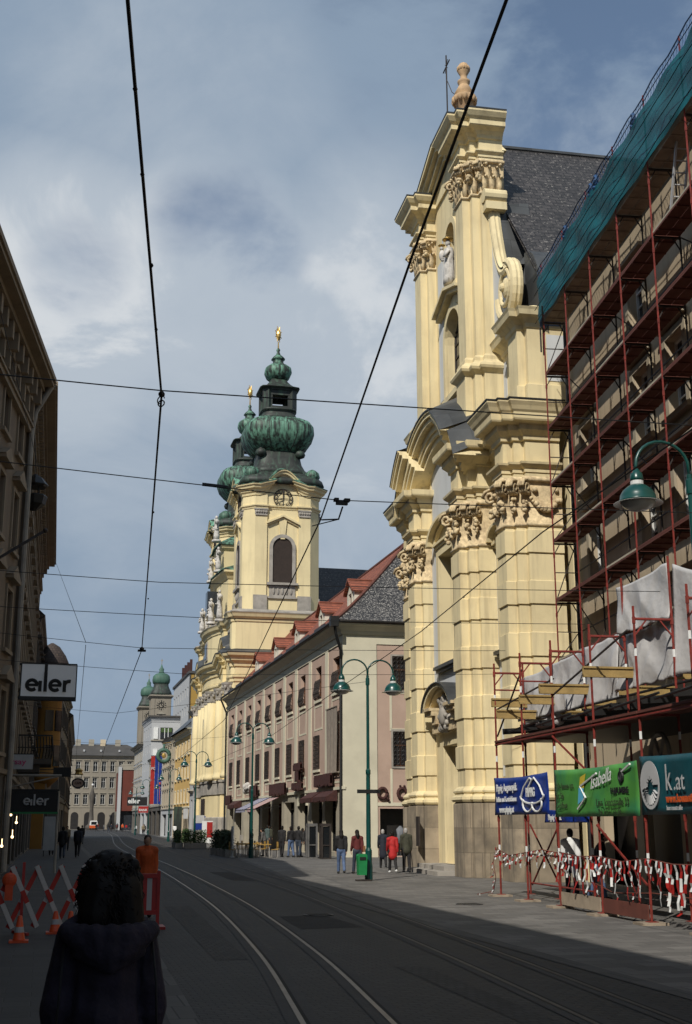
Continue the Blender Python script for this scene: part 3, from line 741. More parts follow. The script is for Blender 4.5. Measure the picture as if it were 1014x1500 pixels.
b = MB(); b.box(9, UC-7.6, 0, 31.8, UC+7.6, 22.4); b.box(4.7, UC-7.6, 16.6, 9, UC+7.6, 22.4); cb(b, 'nave_wall', 'stucco')
b = MB(); b.box(-.02, UC+2.3, 1.0, .05, UC+2.75, 2.2); cb(b, 'notice_case', 'iron'); 
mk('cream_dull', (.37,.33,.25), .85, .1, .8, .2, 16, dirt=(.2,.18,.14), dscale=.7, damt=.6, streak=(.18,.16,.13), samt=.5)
# ------------------------------------------------------------------ pink corner house with red roof
PX, PY0, PY1 = 17.2, 72.0, 120.4
PH_ = thing('corner_house', 'pink plastered house with cream strips, red tiled roof and a row of dormers', 'house', (PX, PY0, 0))
def pb(b, name, m, smooth=False, parent=None, loc=None): return b.build(name, K[m] if isinstance(m, str) else [K[q] for q in m], parent or PH_, smooth, world=loc is None, loc=loc)
WY3 = [73.9,79.0,84.1,88.6,93.0,97.6,102.4,107.2,112.4,117.5]
WY2 = [79.5,84.4,88.9,93.6,98.2,102.6,107.8,113.0,117.7]
SHOPS = [(a-.4, c+.4, z0, z1+.35) for a, c, z0, z1 in [(74.4,76.6,.25,3.0)] + [(74.2,76.6,.25,3.0),(78.2,80.6,.25,2.95),(82.6,85.2,.05,3.3),(87.2,90.2,.05,3.0),(92.0,95.0,.05,3.0),(96.6,99.6,.05,3.0),(101.4,104.2,.05,3.0),(106.0,109.2,.05,3.0),(111.2,114.2,.05,3.0),(116,118.8,.05,3.0)][1:]]
fF = lambda s, z, d: (PX + d, s, z)                 # street front, s along y
fS = lambda s, z, d: (PX + s, PY0 + d, z)           # end wall, s along x
holes = [(y-.85,y+.85,9.72,11.85) for y in WY3] + [(y-.85,y+.85,5.28,7.42) for y in WY2]
def flip(f): return lambda s, z, d: f(-s, z, d)
b = MB(); b.wall(flip(fF), -PY1, -PY0, 4.0, 12.5, [(-h[1],-h[0],h[2],h[3]) for h in holes], .38); pb(b, 'front_wall', 'pink')
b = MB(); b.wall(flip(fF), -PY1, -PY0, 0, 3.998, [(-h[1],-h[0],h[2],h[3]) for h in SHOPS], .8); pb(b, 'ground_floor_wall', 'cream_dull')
SW = [(3.05,5.05),(7.6,9.6)]
hs = [(a,c,9.72,11.75) for a, c in SW] + [(a,c,5.2,7.25) for a, c in SW] + [(2.2,5.6,.06,2.75),(7.0,10,.06,2.75)]
b = MB(); b.wall(fS, 0, 12, 0, 12.5, hs, .38); pb(b, 'end_wall', 'pink')
b = MB(); b.box(PX+.9, PY0+.5, 0, PX+1.0, PY1, 3.6); b.box(PX+1, PY0+.85, 0, PX+12, PY0+.95, 3.2); pb(b, 'shop_interior', 'shop_dark')
b = MB(); b.box(PX+.5, PY0+.6, 3.9, PX+12, PY1, 12.4); pb(b, 'inner_wall', 'shop_dark')
# cream strips, bands, panel borders
b = MB()
edges = [PY0+.001] + [(a+c)/2 for a, c in zip(WY3, WY3[1:])] + [PY1]
for i, e in enumerate(edges):
    w = .42 if 0 < i < len(edges)-1 else .3
    b.box(PX-.05, max(PY0-.05,e-w), 4.0, PX+.05, min(PY1, e+w), 12.5)
b.box(PX-.06, PY0-.06, 12.5, PX+.2, PY1, 13.0)
for y in WY3:
    for (z0, z1) in ((7.75,9.35),(4.25,4.95)):
        for s in (-1, 1): b.box(PX-.02, y+s*1.15-.06, z0, PX+.02, y+s*1.15+.06, z1)
        b.box(PX-.02, y-1.09, z0, PX+.02, y+1.09, z0+.12); b.box(PX-.02, y-1.09, z1-.12, PX+.02, y+1.09, z1)
    b.box(PX-.1, y-1.0, 9.52, PX+.05, y+1.0, 9.68)
for y in WY2: b.box(PX-.1, y-1.0, 5.1, PX+.05, y+1.0, 5.25)
b.box(PX-.12, PY0-.12, 3.85, PX+.1, PY1, 4.02)
pb(b, 'facade_strip', 'cream')
b = MB(); b.box(PX-.06, PY0-.06, 0, PX+2.05, PY0+.02, 12.45); b.box(PX-.055, PY0-.055, 12.45, PX+12, PY0+.1, 13.0)
for z in (7.9, 5.0): pass
b.box(PX+2.85, PY0-.03, 7.28, PX+5.25, PY0+.02, 7.42); b.box(PX+2.85, PY0-.03, 9.5, PX+5.25, PY0+.02, 9.7)
for z0, z1 in ((7.43,9.49),(3.1,5.05)):
    for x in (2.85, 5.1): b.box(PX+x, PY0-.03, z0, PX+x+.14, PY0+.02, z1)
b.box(PX+2.06, PY0-.035, 2.9, PX+12, PY0+.02, 3.1); pb(b, 'corner_strip', 'cream')
# cornice and gutter
pp = [(PX+12, PY0), (PX, PY0), (PX, PY1)]
b = MB(); b.plan(pp, [(.06,12.98),(.14,13.0),(.2,13.12),(.22,13.2),(.5,13.45),(.62,13.52),(.66,13.6)]); pb(b, 'eaves_cornice', 'cream')
b = MB(); b.plan(pp, [(.66,13.63),(.76,13.63),(.82,13.69),(.82,13.77),(.78,13.78),(.72,13.74),(.62,13.74)]); pb(b, 'gutter', 'gutter')
# roof: red long slope, slate hip
RX, RY, RZ_ = PX+6.2, PY0+7.0, 20.6
e = .7
n = 14
def slope_pt(t, y):
    """t 0 eaves..1 ridge with a slight bellcast"""
    x = PX - e + (RX - PX + e)*t; z = 13.72 + (RZ_-13.72)*(t**1.12); return (x, y, z)
b = MB(); rows = []
for k in range(n+1):
    t = k/n; y0 = PY0 - e + (RY - PY0 + e)*t
    rows.append([slope_pt(t, y0 + (PY1 + .3 - y0)*j/6) for j in range(7)])
b.loft(rows, False); pb(b, 'roof', 'tile')
b = MB(); rows = []
for k in range(n+1):
    t = k/n; x0 = PX - e + (RX - PX + e)*t; x1 = RX + (12.4 + PX - RX)*(1-t); p = slope_pt(t, 0)
    rows.append([(x0 + (x1-x0)*j/4, PY0 - e + (RY-PY0+e)*t, p[2]) for j in range(5)])
b.loft(rows, False); pb(b, 'hip_roof', 'slate_hip')
b = MB(); b.tube([(slope_pt(k/n,0)[0]-.02, PY0-e+(RY-PY0+e)*k/n, slope_pt(k/n,0)[2]+.03) for k in range(n+1)], .11, 6); b.tube([(RX,RY,RZ_+.02),(RX,PY1+.3,RZ_+.02)], .12, 6); pb(b, 'ridge_tiles', 'tile_edge')
b = MB(); b.add([(RX,RY,RZ_),(RX,PY1+.3,RZ_),(PX+12.4,PY1+.3,13.7),(PX+12.4,PY0-e,13.7)], [(0,1,2,3)]); pb(b, 'back_roof', 'tile')
b = MB(); b.box(PX+6.5, PY0+12, 19.5, PX+7.4, PY0+13.4, 22.0); b.box(PX+6.4, PY0+11.9, 22.0, PX+7.5, PY0+13.5, 22.15)
b = MB()
for k in range(9): y = PY0+6+5*k; p = slope_pt(.08, y); b.box(p[0]-.05, y-1.6, p[2]+.02, p[0]+.02, y+1.6, p[2]+.22)
each(b, 'snow_guard', K['gutter'], PH_)
# dormers: each a part with window, cheeks and its own little roof
def dormer():
    o = MB(); W, F, H_ = 1.1, 0, 1.3
    # local: x into the roof, y along, z up from the foot of the front
    o.wall(lambda s, z, d: (d, -s, z), -W, W, -.5, H_, [(-.42,.42,.2,1.05)], .15)
    for s in (-1, 1): o.add([(0,s*W,-.5),(0,s*W,H_),(1.5,s*W,H_),(.0,s*W,-.5)], [(0,1,2,3)] if s > 0 else [(3,2,1,0)]); 
    o.add([(0,-W,H_),(0,W,H_),(0,0,H_+.75)], [(2,1,0)])
    for s in (-1, 1): o.box(-.05, s*.48-.07, .1, .02, s*.48+.07, 1.12)
    o.box(-.06, -.55, 1.12, .02, .55, 1.22); o.box(-.08, -.6, .06, .03, .6, .18)
    d = pb(o, 'dormer', 'dormer_w', loc=(0,0,0))
    r = MB()
    for s in (-1, 1):
        A_ = [(-.22,s*(W+.2),H_-.12),(-.22,0,H_+.80),(2.1,0,H_+.80),(1.35,s*(W+.2),H_-.12)]
        r.add(A_, [(0,1,2,3)] if s < 0 else [(3,2,1,0)]); r.add([(x,y,z-.07) for x,y,z in A_], [(3,2,1,0)] if s < 0 else [(0,1,2,3)])
        r.bar(A_[0], A_[1], .1, .1)
    r.tube([(-.24,0,H_+.82),(2.1,0,H_+.82)], .07, 6); 
    r.build('roof', K['tile'], d, world=False)
    w = MB(); w.box(.14,-.42,.2,.16,.42,1.05); w.build('pane', K['glass'], d, world=False)
    w = MB(); w.box(.1,-.03,.2,.139,.03,1.05); w.box(.1,-.42,.2,.139,-.36,1.05); w.box(.1,.36,.2,.139,.42,1.05); w.box(.1,-.36,.99,.139,.36,1.05); w.box(.1,-.36,.2,.139,.36,.26); w.build('window_frame', K['wood_frame'], d, world=False)
    return d
d0 = None
for y in (75.6, 84.3, 93.2, 102.2, 112.0):
    if d0 is None: d0 = d = dormer()
    else: d = copy_tree(d0, PH_)
    d.location = (18.62-PX, y+.3-PY0, 15.15); d.scale = (.88,.88,.95)
# windows with bulging iron baskets (third floor) and flat grilles (second)
def pwin(basket, W=.85, H_=2.13):
    o = MB(); 
    for s in (-1, 1): o.box(.26, s*W-.05, 0, .36, s*W+.05, H_)
    o.box(.262, -.04, .02, .34, .04, H_-.02); o.box(.264, -W+.05, H_*.62-.03, .336, W-.05, H_*.62+.03); o.box(.26, -W+.05, H_-.07, .36, W-.05, H_-.01); o.box(.26, -W+.05, .01, .36, W-.05, .08)
    for s in (-1, 1): o.box(.27, s*W*.5-.02, .08, .33, s*W*.5+.02, H_-.07)
    w = pb(o, 'window', 'wood_frame', loc=(0,0,0))
    g = MB(); g.box(.34, -W, 0, .36, W, H_); g.build('pane', K['glass_dim'], w, world=False)
    g = MB()
    if basket:
        for k in range(8):
            y = -W + 2*W*k/7
            g.tube([(-.02,y,.02),(-.14,y,.1),(-.2,y,.4),(-.13,y,.8),(-.06,y,1.25)], .022, 4)
        for z, x in ((.1,-.14),(.4,-.2),(.8,-.13),(1.25,-.06)): g.tube([(0,-W,z),(x,-W,z),(x,W,z),(0,W,z)], .022, 4)
        for k in range(7):
            for z in (.28,.62,1.0):
                y = -W + 2*W*(k+.5)/7; g.tube([(-.18+.08*(z-.3),y+.09*math.cos(t),z+.13*math.sin(t)) for t in [q*.9 for q in range(8)]], .02, 4)
    else:
        for k in range(9): y = -W + 2*W*k/8; g.tube([(-.05,y,0),(-.05,y,H_)], .018, 4)
        for k in range(9): z = H_*k/8; g.tube([(-.06,-W,z),(-.06,W,z)], .018, 4)
        for k in range(8):
            for j in range(8):
                y = -W+2*W*(k+.5)/8; z = H_*(j+.5)/8; g.tube([(-.07,y+.07*math.cos(t),z+.08*math.sin(t)) for t in [q*1.26 for q in range(6)]], .014, 3)
    g.build('grille', K['iron'], w, world=False)
    return w
w3 = pwin(True); w3.location = (0, WY3[0]-PY0, 9.72)
for y in WY3[1:]: w = copy_tree(w3, PH_); w.location = (0, y-PY0, 9.72)
w2 = pwin(False); w2.location = (0, WY2[0]-PY0, 5.28)
for y in WY2[1:]: w = copy_tree(w2, PH_); w.location = (0, y-PY0, 5.28)
w4 = pwin(False, 1.0, 2.03); w4.location = (4.05, 0, 9.72); w4.rotation_euler = (0,0,R(90))
for x, z in ((8.6,9.72),(4.05,5.2),(8.6,5.2)): w = copy_tree(w4, PH_); w.location = (x, 0, z); w.rotation_euler = (0,0,R(90))
# surround of the end windows
b = MB()
for a, c in SW:
    for z0, z1 in ((9.72,11.75),(5.2,7.25)):
        for s0, s1 in ((a-.12,a),(c,c+.12)): b.box(PX+s0, PY0-.04, z0-.12, PX+s1, PY0+.02, z1+.12)
        b.box(PX+a, PY0-.04, z1, PX+c, PY0+.02, z1+.12); b.box(PX+a, PY0-.06, z0-.12, PX+c, PY0+.02, z0)
pb(b, 'window_surround', 'stone_grey')
# rainwater pipes
b = MB(); b.box(PX-1.0, PY0-.95, 13.35, PX-.5, PY0-.5, 13.95); b.tube([(PX-.7,PY0-.7,13.4),(PX-.6,PY0-.6,12.9),(PX-.22,PY0-.2,12.0),(PX-.15,PY0+.05,11.5),(PX-.15,PY0+.05,0.1)], .09, 8); pb(b, 'rainwater_pipe', 'black_metal')
b = MB(); b.tube([(PX-.8,PY1-.2,13.6),(PX-.5,PY1-.1,13.0),(PX-.2,PY1-.1,12.3),(PX-.15,PY1-.1,0.1)], .09, 8); pb(b, 'rainwater_pipe', 'black_metal')
# shop fronts
for i, (a, c, z0, z1) in enumerate(SHOPS):
    b = MB()
    for s in (a, (a+c)/2, c-.07): b.box(PX+.5, s, z0, PX+.58, s+.07, z1)
    b.box(PX+.5, a+.07, z1-.5, PX+.58, c-.07, z1-.43)
    fr = pb(b, 'shop_window', 'wood_frame' if i in (4, 5) else 'black_metal')
    g = MB(); g.box(PX+.585, a, z0, PX+.6, c, z1); g.build('pane', K['glass'], fr)
b = MB()   # round head of the third doorway and stone bollards between the doors
for y in [e_ for e_ in (77.4,81.6,86.2,91.1,95.8,100.5,105.1,110.2,115.1)]:
    b.box(PX-.14, y-.5, 0, PX+.02, y+.5, .9); 
each(b, 'pier_base', K['stone_grey'], PH_)
b = MB(); n = 10
for k in range(n):
    t0, t1 = math.pi*k/n, math.pi*(k+1)/n
    pts = [(83.9+r*math.cos(t), 3.05+r*math.sin(t)*.75) for r, t in ((1.3,t0),(1.65,t0),(1.65,t1),(1.3,t1))]
    b.prism(pts, lambda p: (PX-.08, p[0], p[1]), lambda p: (PX+.02, p[0], p[1]))
    pts = [(83.9+1.3*math.cos(t), 3.05+1.3*math.sin(t)*.75) for t in (t0, t1)] + [(83.9,3.05)]
pb(b, 'door_arch', 'cream')
b = MB(); b.prism([(83.9+1.3*math.cos(math.pi*k/n), 3.3+1.3*.55*math.sin(math.pi*k/n)) for k in range(n+1)], lambda p: (PX-.02, p[0], p[1]), lambda p: (PX+.0, p[0], p[1])); pb(b, 'door_fanlight', 'glass')
# maroon lambrequin signs over the shops and the shaggy fringe awnings
def fringe(y0, y1, z0, z1, x, label):
    b = MB(); b.box(x-.06, y0, z0+.1, x+.06, y1, z1)
    k = y0
    while k < y1-.05: w = random.uniform(.08,.16); b.box(x-.09, k, z0+random.uniform(-.08,.1), x+.08, k+w*.9, z1-random.uniform(.0,.15)); k += w
    tag(b.build('shop_sign', K['maroon']), label, 'sign', 'maroon signs over the shop fronts')
fringe(74.0,78.6,4.15,4.85,PX-.3,'long ragged maroon sign above the two nearest shop windows of the pink house')
fringe(82.6,86.0,4.1,4.6,PX-.32,'lower bar of the stepped maroon sign over the arched doorway')
fringe(83.6,84.8,4.65,5.35,PX-.32,'narrow upright middle piece of the stepped maroon sign')
fringe(83.0,85.4,5.4,5.9,PX-.32,'topmost bar of the stepped maroon sign on the pink wall')
fringe(88.8,95.0,3.95,4.75,PX-.3,'wide maroon sign board above the striped awnings')
fringe(101,104.4,4.0,4.9,PX-.3,'maroon sign beyond the awnings with a white emblem beside it')
fringe(115.4,118.4,3.6,4.4,PX-.3,'farthest small maroon sign near the rainwater pipe')
for (y0, y1, lab) in ((73.4,77.2,'maroon fringed canopy over the shop window nearest the corner'),(77.8,81.2,'maroon fringed canopy over the second shop window from the corner'),(110.6,114.4,'small maroon canopy at the far end of the pink house')):
    b = MB(); b.add([(PX-.05,y0,3.9),(PX-.05,y1,3.9),(PX-.75,y1,3.45),(PX-.75,y0,3.45)], [(0,1,2,3)]); b.add([(PX-.05,y0,3.86),(PX-.05,y1,3.86),(PX-.74,y1,3.41),(PX-.74,y0,3.41)], [(3,2,1,0)])
    k = y0
    while k < y1: b.box(PX-.77, k, 3.2+random.uniform(-.06,.06), PX-.73, min(y1,k+.1), 3.46); k += .11
    for y in (y0, y1-.03): b.add([(PX-.05,y,3.9),(PX-.75,y,3.45),(PX-.75,y,3.2),(PX-.05,y,3.2)], [(0,1,2,3)])
    tag(b.build('canopy', K['maroon']), lab, 'canopy', 'maroon canopies')
mk('awn_red', (.42,.16,.13), .8, .15, 5); mk('awn_blue', (.10,.09,.22), .8, .15, 5)
for (y0, y1, m, lab) in ((91.6,95.4,'awn_red','faded red striped awning sloping out over the pavement'),(96.2,101.0,'awn_blue','dark blue and white striped awning next to the red one')):
    b = MB(); n = int((y1-y0)/.3)
    for k in range(n):
        a, c = y0+(y1-y0)*k/n, y0+(y1-y0)*(k+1)/n
        b.add([(PX-.05,a,3.85),(PX-.05,c,3.85),(PX-2.0,c,2.95),(PX-2.0,a,2.95)], [(0,1,2,3)], k % 2)
        b.add([(PX-2.0,a,2.95),(PX-2.0,c,2.95),(PX-2.02,c,2.72),(PX-2.02,a,2.72)], [(0,1,2,3)], k % 2)
    t = thing('awning', lab, 'awning', (PX-.05, y0, 3.85), 0, 'striped awnings')
    b.build('awning_cloth', [K[m], K['dim_white']], t)
    b = MB()
    for y in (y0+.1, y1-.1): b.bar((PX-.1,y,3.1),(PX-1.95,y,2.92),.04,.04)
    b.bar((PX-1.98,y0,2.9),(PX-1.98,y1,2.9),.06,.06); b.build('awning_arm', K['black_metal'], t)
# grey banner hung on the wall
mk('grey_cloth', (.25,.205,.165), .85, .15, 3, .3, 6)
b = MB(); n = 16; rows = []
for k in range(13):
    z = 4.9 + (8.75-4.9)*k/12; rows.append([(PX-.2 - .05*math.sin(j*1.3+z*.5)*(1-k/14), 72.9+2.9*j/n, z) for j in range(n+1)])
b.loft(rows, False); b.loft([[(x+.02,y,z) for x,y,z in r_] for r_ in rows], False)
b.bar((PX-.22,72.8,8.78),(PX-.22,75.9,8.78),.05,.05); b.bar((PX-.22,72.8,4.88),(PX-.22,75.9,4.88),.05,.05)
for y in (73,75.7): b.bar((PX-.2,y,8.78),(PX+.05,y,8.78),.04,.04); b.bar((PX-.2,y,4.88),(PX+.05,y,4.88),.04,.04)
tag(b.build('wall_banner', K['grey_cloth']), 'tall grey cloth banner hanging on the pink wall beside the rainwater pipe', 'banner')
# dark letters on the end wall
for k, x in enumerate((2.35,3.55,4.75)):
    b = MB(); c = (PX+x, PY0-.1, 3.62)
    b.tube([(c[0]+.26*math.cos(t), c[1], c[2]+.3*math.sin(t)) for t in [q*.45 for q in range(15)]], .1, 6)
    b.tube([(c[0]+.2,c[1],c[2]-.2),(c[0]+.38,c[1],c[2]-.42)], .08, 6)
    if k == 1: b.ball((c[0]-.12,c[1],c[2]+.42),(.08,.08,.08),6,4); b.ball((c[0]+.14,c[1],c[2]+.42),(.08,.08,.08),6,4)
    tag(b.build('wall_letter', K['maroon'], None, True), ('dark round letter left of two others on the pink end wall','dark letter with two dots above it on the pink end wall','dark letter on the pink end wall nearest the yellow church')[k], 'letter', 'letters on the end wall')
mk('far_dress', (.16,.17,.19), .8, .2, 5)
# display inside the corner shop: pale clothes on stands
for k, (x, m) in enumerate(((3.6,'far_dress'),(4.6,'far_dress'))):
    b = MB(); b.lathe([(.03,0),(.03,.7),(.24,.72),(.2,1.2),(.26,1.5),(.1,1.65),(.05,1.7)], (PX+x, PY0+.62, .06), 10, sy=.6); b.lathe([(.2,0),(.2,.03)], (PX+x,PY0+.62,.03), 10)
    tag(b.build('dress_form', K[m], None, True), ('left grey blue dress on a stand in the corner shop window','right grey blue dress on a stand in the corner shop window')[k], 'mannequin')
# glass telephone box and the ad pillar by the shop doors
mk('dark_frame', (.12,.115,.11), .6, .2, 3)
for (x, y, lab, m) in ((15.0,70.6,'grey framed glass booth standing before the pink corner','dark_frame'),(15.5,69.3,'dark framed glass booth nearest the pink end wall','iron')):
    t = thing('phone_booth', lab, 'booth', (x,y,0)); b = MB()
    for sx in (-.24,.24):
        for sy in (-.24,.24): b.box(x+sx-.05,y+sy-.05,.06,x+sx+.05,y+sy+.05,1.75)
    b.box(x-.28,y-.28,1.75,x+.28,y+.28,1.9); b.box(x-.28,y-.28,0,x+.28,y+.28,.06); b.box(x-.18,y-.27,.7,x+.18,y-.23,.76)
    b.build('booth_frame', K[m], t); b = MB(); b.box(x-.23,y-.23,.07,x-.21,y+.23,1.74); b.box(x+.21,y-.23,.07,x+.23,y+.23,1.74); b.box(x-.19,y-.23,.07,x+.19,y-.21,1.74); b.build('booth_pane', K['glass'], t)
    b = MB(); b.box(x-.12,y+.05,.9,x+.12,y+.2,1.5); b.build('telephone', K['black_metal'], t)
# ------------------------------------------------------------------ yellow church with twin green-topped towers
TC = thing('twin_tower_church', 'yellow church with two green copper onion towers beyond the pink house', 'church', (22.6,134,0))
def tb(b, name, m, smooth=False, parent=None, world=True, loc=None): return b.build(name, K[m] if isinstance(m, str) else [K[q] for q in m], parent or TC, smooth, world=world, loc=loc)
HT = 3.85
def tower_plan(h, cx=0, cy=0, pil=.18, ch=.95, sub=True):
    pts = []
    for (d, n) in (((0,1),(-1,0)), ((1,0),(0,1)), ((0,-1),(1,0)), ((-1,0),(0,-1))):
        ss = [(-h+ch,pil), (-h+ch+.4,pil), (-h+ch+.8,pil), (-h+ch+1.25,pil), (-h+ch+1.25,0)] + ([(-1.6+.2*k,0) for k in range(17)] if sub else []) + [(h-ch-1.25,0),(h-ch-1.25,pil),(h-ch-.8,pil),(h-ch-.4,pil),(h-ch,pil)]
        for s, o in ss: pts.append((cx+d[0]*s+n[0]*(h+o), cy+d[1]*s+n[1]*(h+o)))
    return pts
def tdz(p):
    s = min(abs(p[0]), abs(p[1]))
    return 1.65*(.5+.5*math.cos(math.pi*s/2.5))**.9 if s < 2.5 else 0
TPL = tower_plan(HT)
b = MB(); b.plan(TPL, [(.0,22.3),(0,35.3)], closed=True); b.plan(TPL, [(-.012,33.6),(-.012,35.1)], closed=True, dz=tdz)
tow = tb(b, 'tower', 'stucco2', world=False, loc=(0,-8.6,0))      # centre (22.6,125.4)
def sub(b, name, m, smooth=False): return b.build(name, K[m] if isinstance(m, str) else [K[q] for q in m], tow, smooth, world=False)
b = MB(); b.plan(TPL, [(0,33.35),(.06,33.36),(.1,33.5),(.22,33.6),(.24,33.72),(.02,33.75)], closed=True); sub(b, 'string_course', 'stucco2')
b = MB(); b.plan(TPL, [(0,34.7),(.1,34.75),(.14,34.95),(.3,35.1),(.34,35.25),(.6,35.42),(.66,35.6),(.8,35.7),(.84,35.82),(.2,35.95)], closed=True, dz=tdz); sub(b, 'cornice', 'stucco2')
b = MB(); b.plan(TPL, [(.86,35.83),(.88,35.9),(.1,36.12),(-.5,36.35)], closed=True, dz=tdz); sub(b, 'cornice_flashing', 'copper')
for dx, dy, nx, ny in ((0,-1,0,-1),(-1,0,-1,0),(0,1,0,1),(1,0,1,0)):
    def T(s, o, z):       # s along the face, o outward
        return (nx*(HT+o) + (-ny)*s, ny*(HT+o) + nx*s, z)
    for s in (-1, 1):      # grey capitals and pedestals of the pilasters
        b = MB(); b2_ = MB(); c = s*(HT-.95-.62)
        for (a, o, z0, z1) in ((.66,.26,32.75,33.33),(.72,.32,33.2,33.34),(.7,.26,22.75,24.3),(.62,.3,32.6,32.75)):
            vs = [T(c-a,-.02,z0),T(c+a,-.02,z0),T(c+a,o,z0),T(c-a,o,z0),T(c-a,-.02,z1),T(c+a,-.02,z1),T(c+a,o,z1),T(c-a,o,z1)]
            (b if z0 > 30 else b2_).add(vs, [(0,1,2,3),(7,6,5,4),(0,4,5,1),(1,5,6,2),(2,6,7,3),(3,7,4,0)])
        for k in range(5): q = T(c-.5+.25*k,.28,32.98); b.ball(q, (.13,.13,.16), 6, 5)
        sub(b, 'pilaster_capital', 'stone_grey'); sub(b2_, 'pilaster_pedestal', 'stone_grey')
    b = MB(); n = 14; hw = 1.02    # arched louvred opening
    pts = [(-hw,25.7),(hw,25.7)] + [(hw*math.cos(math.pi*k/n), 29.35+hw*math.sin(math.pi*k/n)) for k in range(n+1)]
    b.prism(pts, lambda p: T(p[0],.02,p[1]), lambda p: T(p[0],.05,p[1])); sub(b, 'louvre', 'louvre')
    b = MB()
    for k in range(n):
        t0, t1 = math.pi*k/n, math.pi*(k+1)/n
        pts = [(r*math.cos(t), 29.35+r*math.sin(t)) for r, t in ((hw,t0),(hw+.34,t0),(hw+.34,t1),(hw,t1))]; b.prism(pts, lambda p: T(p[0],0,p[1]), lambda p: T(p[0],.2,p[1]))
    for s in (-1, 1): pts = [(s*hw,25.6),(s*(hw+.34),25.6),(s*(hw+.34),29.35),(s*hw,29.35)]; b.prism(pts, lambda p: T(p[0],0,p[1]), lambda p: T(p[0],.2,p[1]))
    for (a, z0, z1, o) in ((1.6,25.35,25.62,.42),(1.35,24.2,25.35,.12),(1.5,24.0,24.2,.2)):
        pts = [(-a,z0),(a,z0),(a,z1),(-a,z1)]; b.prism(pts, lambda p: T(p[0],0,p[1]), lambda p: T(p[0],o,p[1]))
    for k in range(5): b.ball(T(-.9+.45*k,.14,24.75), (.14,.14,.36), 6, 5)
    sub(b, 'window_surround', 'stone_grey')
    b = MB()               # bent hood and keystone
    for s in (-1, 1):
        for o, h0, h1 in ((.2,0,.2),(.42,.2,.4)):
            pts = [(0,32.35+h0),(0,32.35+h1),(s*1.7,31.55+h1),(s*1.7,31.55+h0)]; b.prism(pts, lambda p: T(p[0],0,p[1]), lambda p: T(p[0],o,p[1]))
    pts = [(-.22,30.2),(.22,30.2),(.42,32.3),(-.42,32.3)]; b.prism(pts, lambda p: T(p[0],0,p[1]), lambda p: T(p[0],.18,p[1])); sub(b, 'window_hood', 'stucco2')
    # clock
    b = MB()
    for r, rr in ((.98,.05),(.66,.035)): b.tube([T(r*math.cos(t),.12,34.55+r*math.sin(t)) for t in [q*math.pi/12 for q in range(25)]], rr, 5)
    for k in range(12): t = k*math.pi/6; b.bar(T(.7*math.cos(t),.12,34.55+.7*math.sin(t)), T(.95*math.cos(t),.12,34.55+.95*math.sin(t)), .13, .05)
    b.bar(T(0,.16,34.55),T(.0,.16,35.35),.09,.04); b.bar(T(0,.18,34.55),T(-.5,.18,34.35),.1,.04); b.bar(T(-.6,.1,34.55),T(.6,.1,34.55),.05,.03); b.bar(T(0,.1,33.95),T(0,.1,35.15),.05,.03)
    sub(b, 'clock', 'iron')
# copper roofs
def rings(b, prof, p, n=36, ribs=None, mi=0): b.lathe(prof, (0,0,0), n, mi, p)
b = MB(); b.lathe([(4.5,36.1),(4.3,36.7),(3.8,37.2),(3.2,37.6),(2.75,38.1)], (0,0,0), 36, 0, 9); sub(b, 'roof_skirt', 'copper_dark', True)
b = MB(); b.lathe([(3.3,37.6),(2.8,38.2),(2.5,38.8),(2.35,39.5),(2.3,40.25)], (0,0,0), 36, 0, 5)
for k in range(4):
    t = R(45+90*k); b.lathe([(.12,0),(.5,.15),(.62,.45),(.5,.75),(.2,.95),(.3,1.1),(.1,1.3)], (2.95*math.cos(t),2.95*math.sin(t),39.5), 8)
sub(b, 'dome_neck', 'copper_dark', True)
b = MB(); b.lathe([(2.3,40.2),(2.9,40.75),(3.5,41.5),(3.75,42.3),(3.68,43.0),(3.3,43.6),(2.7,43.95),(2.1,44.1)], (0,0,0), 40, 0, 4.2); sub(b, 'dome', 'copper', True)
b = MB()
for k in range(8):
    t = R(45*k+22.5); 
    pr = [(2.3,40.2),(2.9,40.75),(3.5,41.5),(3.75,42.3),(3.68,43.0),(3.3,43.6),(2.7,43.95),(2.1,44.1)]
    q = [(r_/((abs(math.cos(t))**3.2+abs(math.sin(t))**3.2)**(1/3.2)), z) for r_, z in pr]; b.tube([(r_*math.cos(t), r_*math.sin(t), z) for r_, z in q], .07, 5)
sub(b, 'dome_rib', 'copper_dark')
b = MB()
for k in range(4):
    t = R(45+90*k); b.lathe([(.1,0),(.6,.2),(.85,.6),(.75,1.0),(.4,1.3),(.1,1.45)], (4.55*math.cos(t),4.55*math.sin(t),36.6), 10)
sub(b, 'corner_bulb', 'copper', True)
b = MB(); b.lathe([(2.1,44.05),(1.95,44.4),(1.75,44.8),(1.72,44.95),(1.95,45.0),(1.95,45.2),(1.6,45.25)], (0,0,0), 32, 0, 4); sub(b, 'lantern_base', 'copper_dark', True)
b = MB()
for k in range(4):
    t = R(45+90*k); r = 1.95; M_ = Matrix.Translation((r*math.cos(t),r*math.sin(t),0)) @ Matrix.Rotation(t, 4, 'Z'); b.box(-.3,-.42,45.2,.28,.42,47.4, 0, M_)
    t = R(90*k); r = 1.5; M_ = Matrix.Translation((r*math.cos(t),r*math.sin(t),0)) @ Matrix.Rotation(t, 4, 'Z'); b.box(-.14,-1.2,46.75,.12,1.2,47.4, 0, M_); b.box(-.14,-1.2,45.2,.12,1.2,45.5, 0, M_)
    for s in (-1,1): b.box(-.12,s*.95-.1,45.5,.1,s*.95+.1,46.75, 0, M_)
b.lathe([(1.75,47.3),(1.8,47.6),(1.7,47.62)], (0,0,0), 24, 0, 5)
sub(b, 'lantern', 'copper_dark')
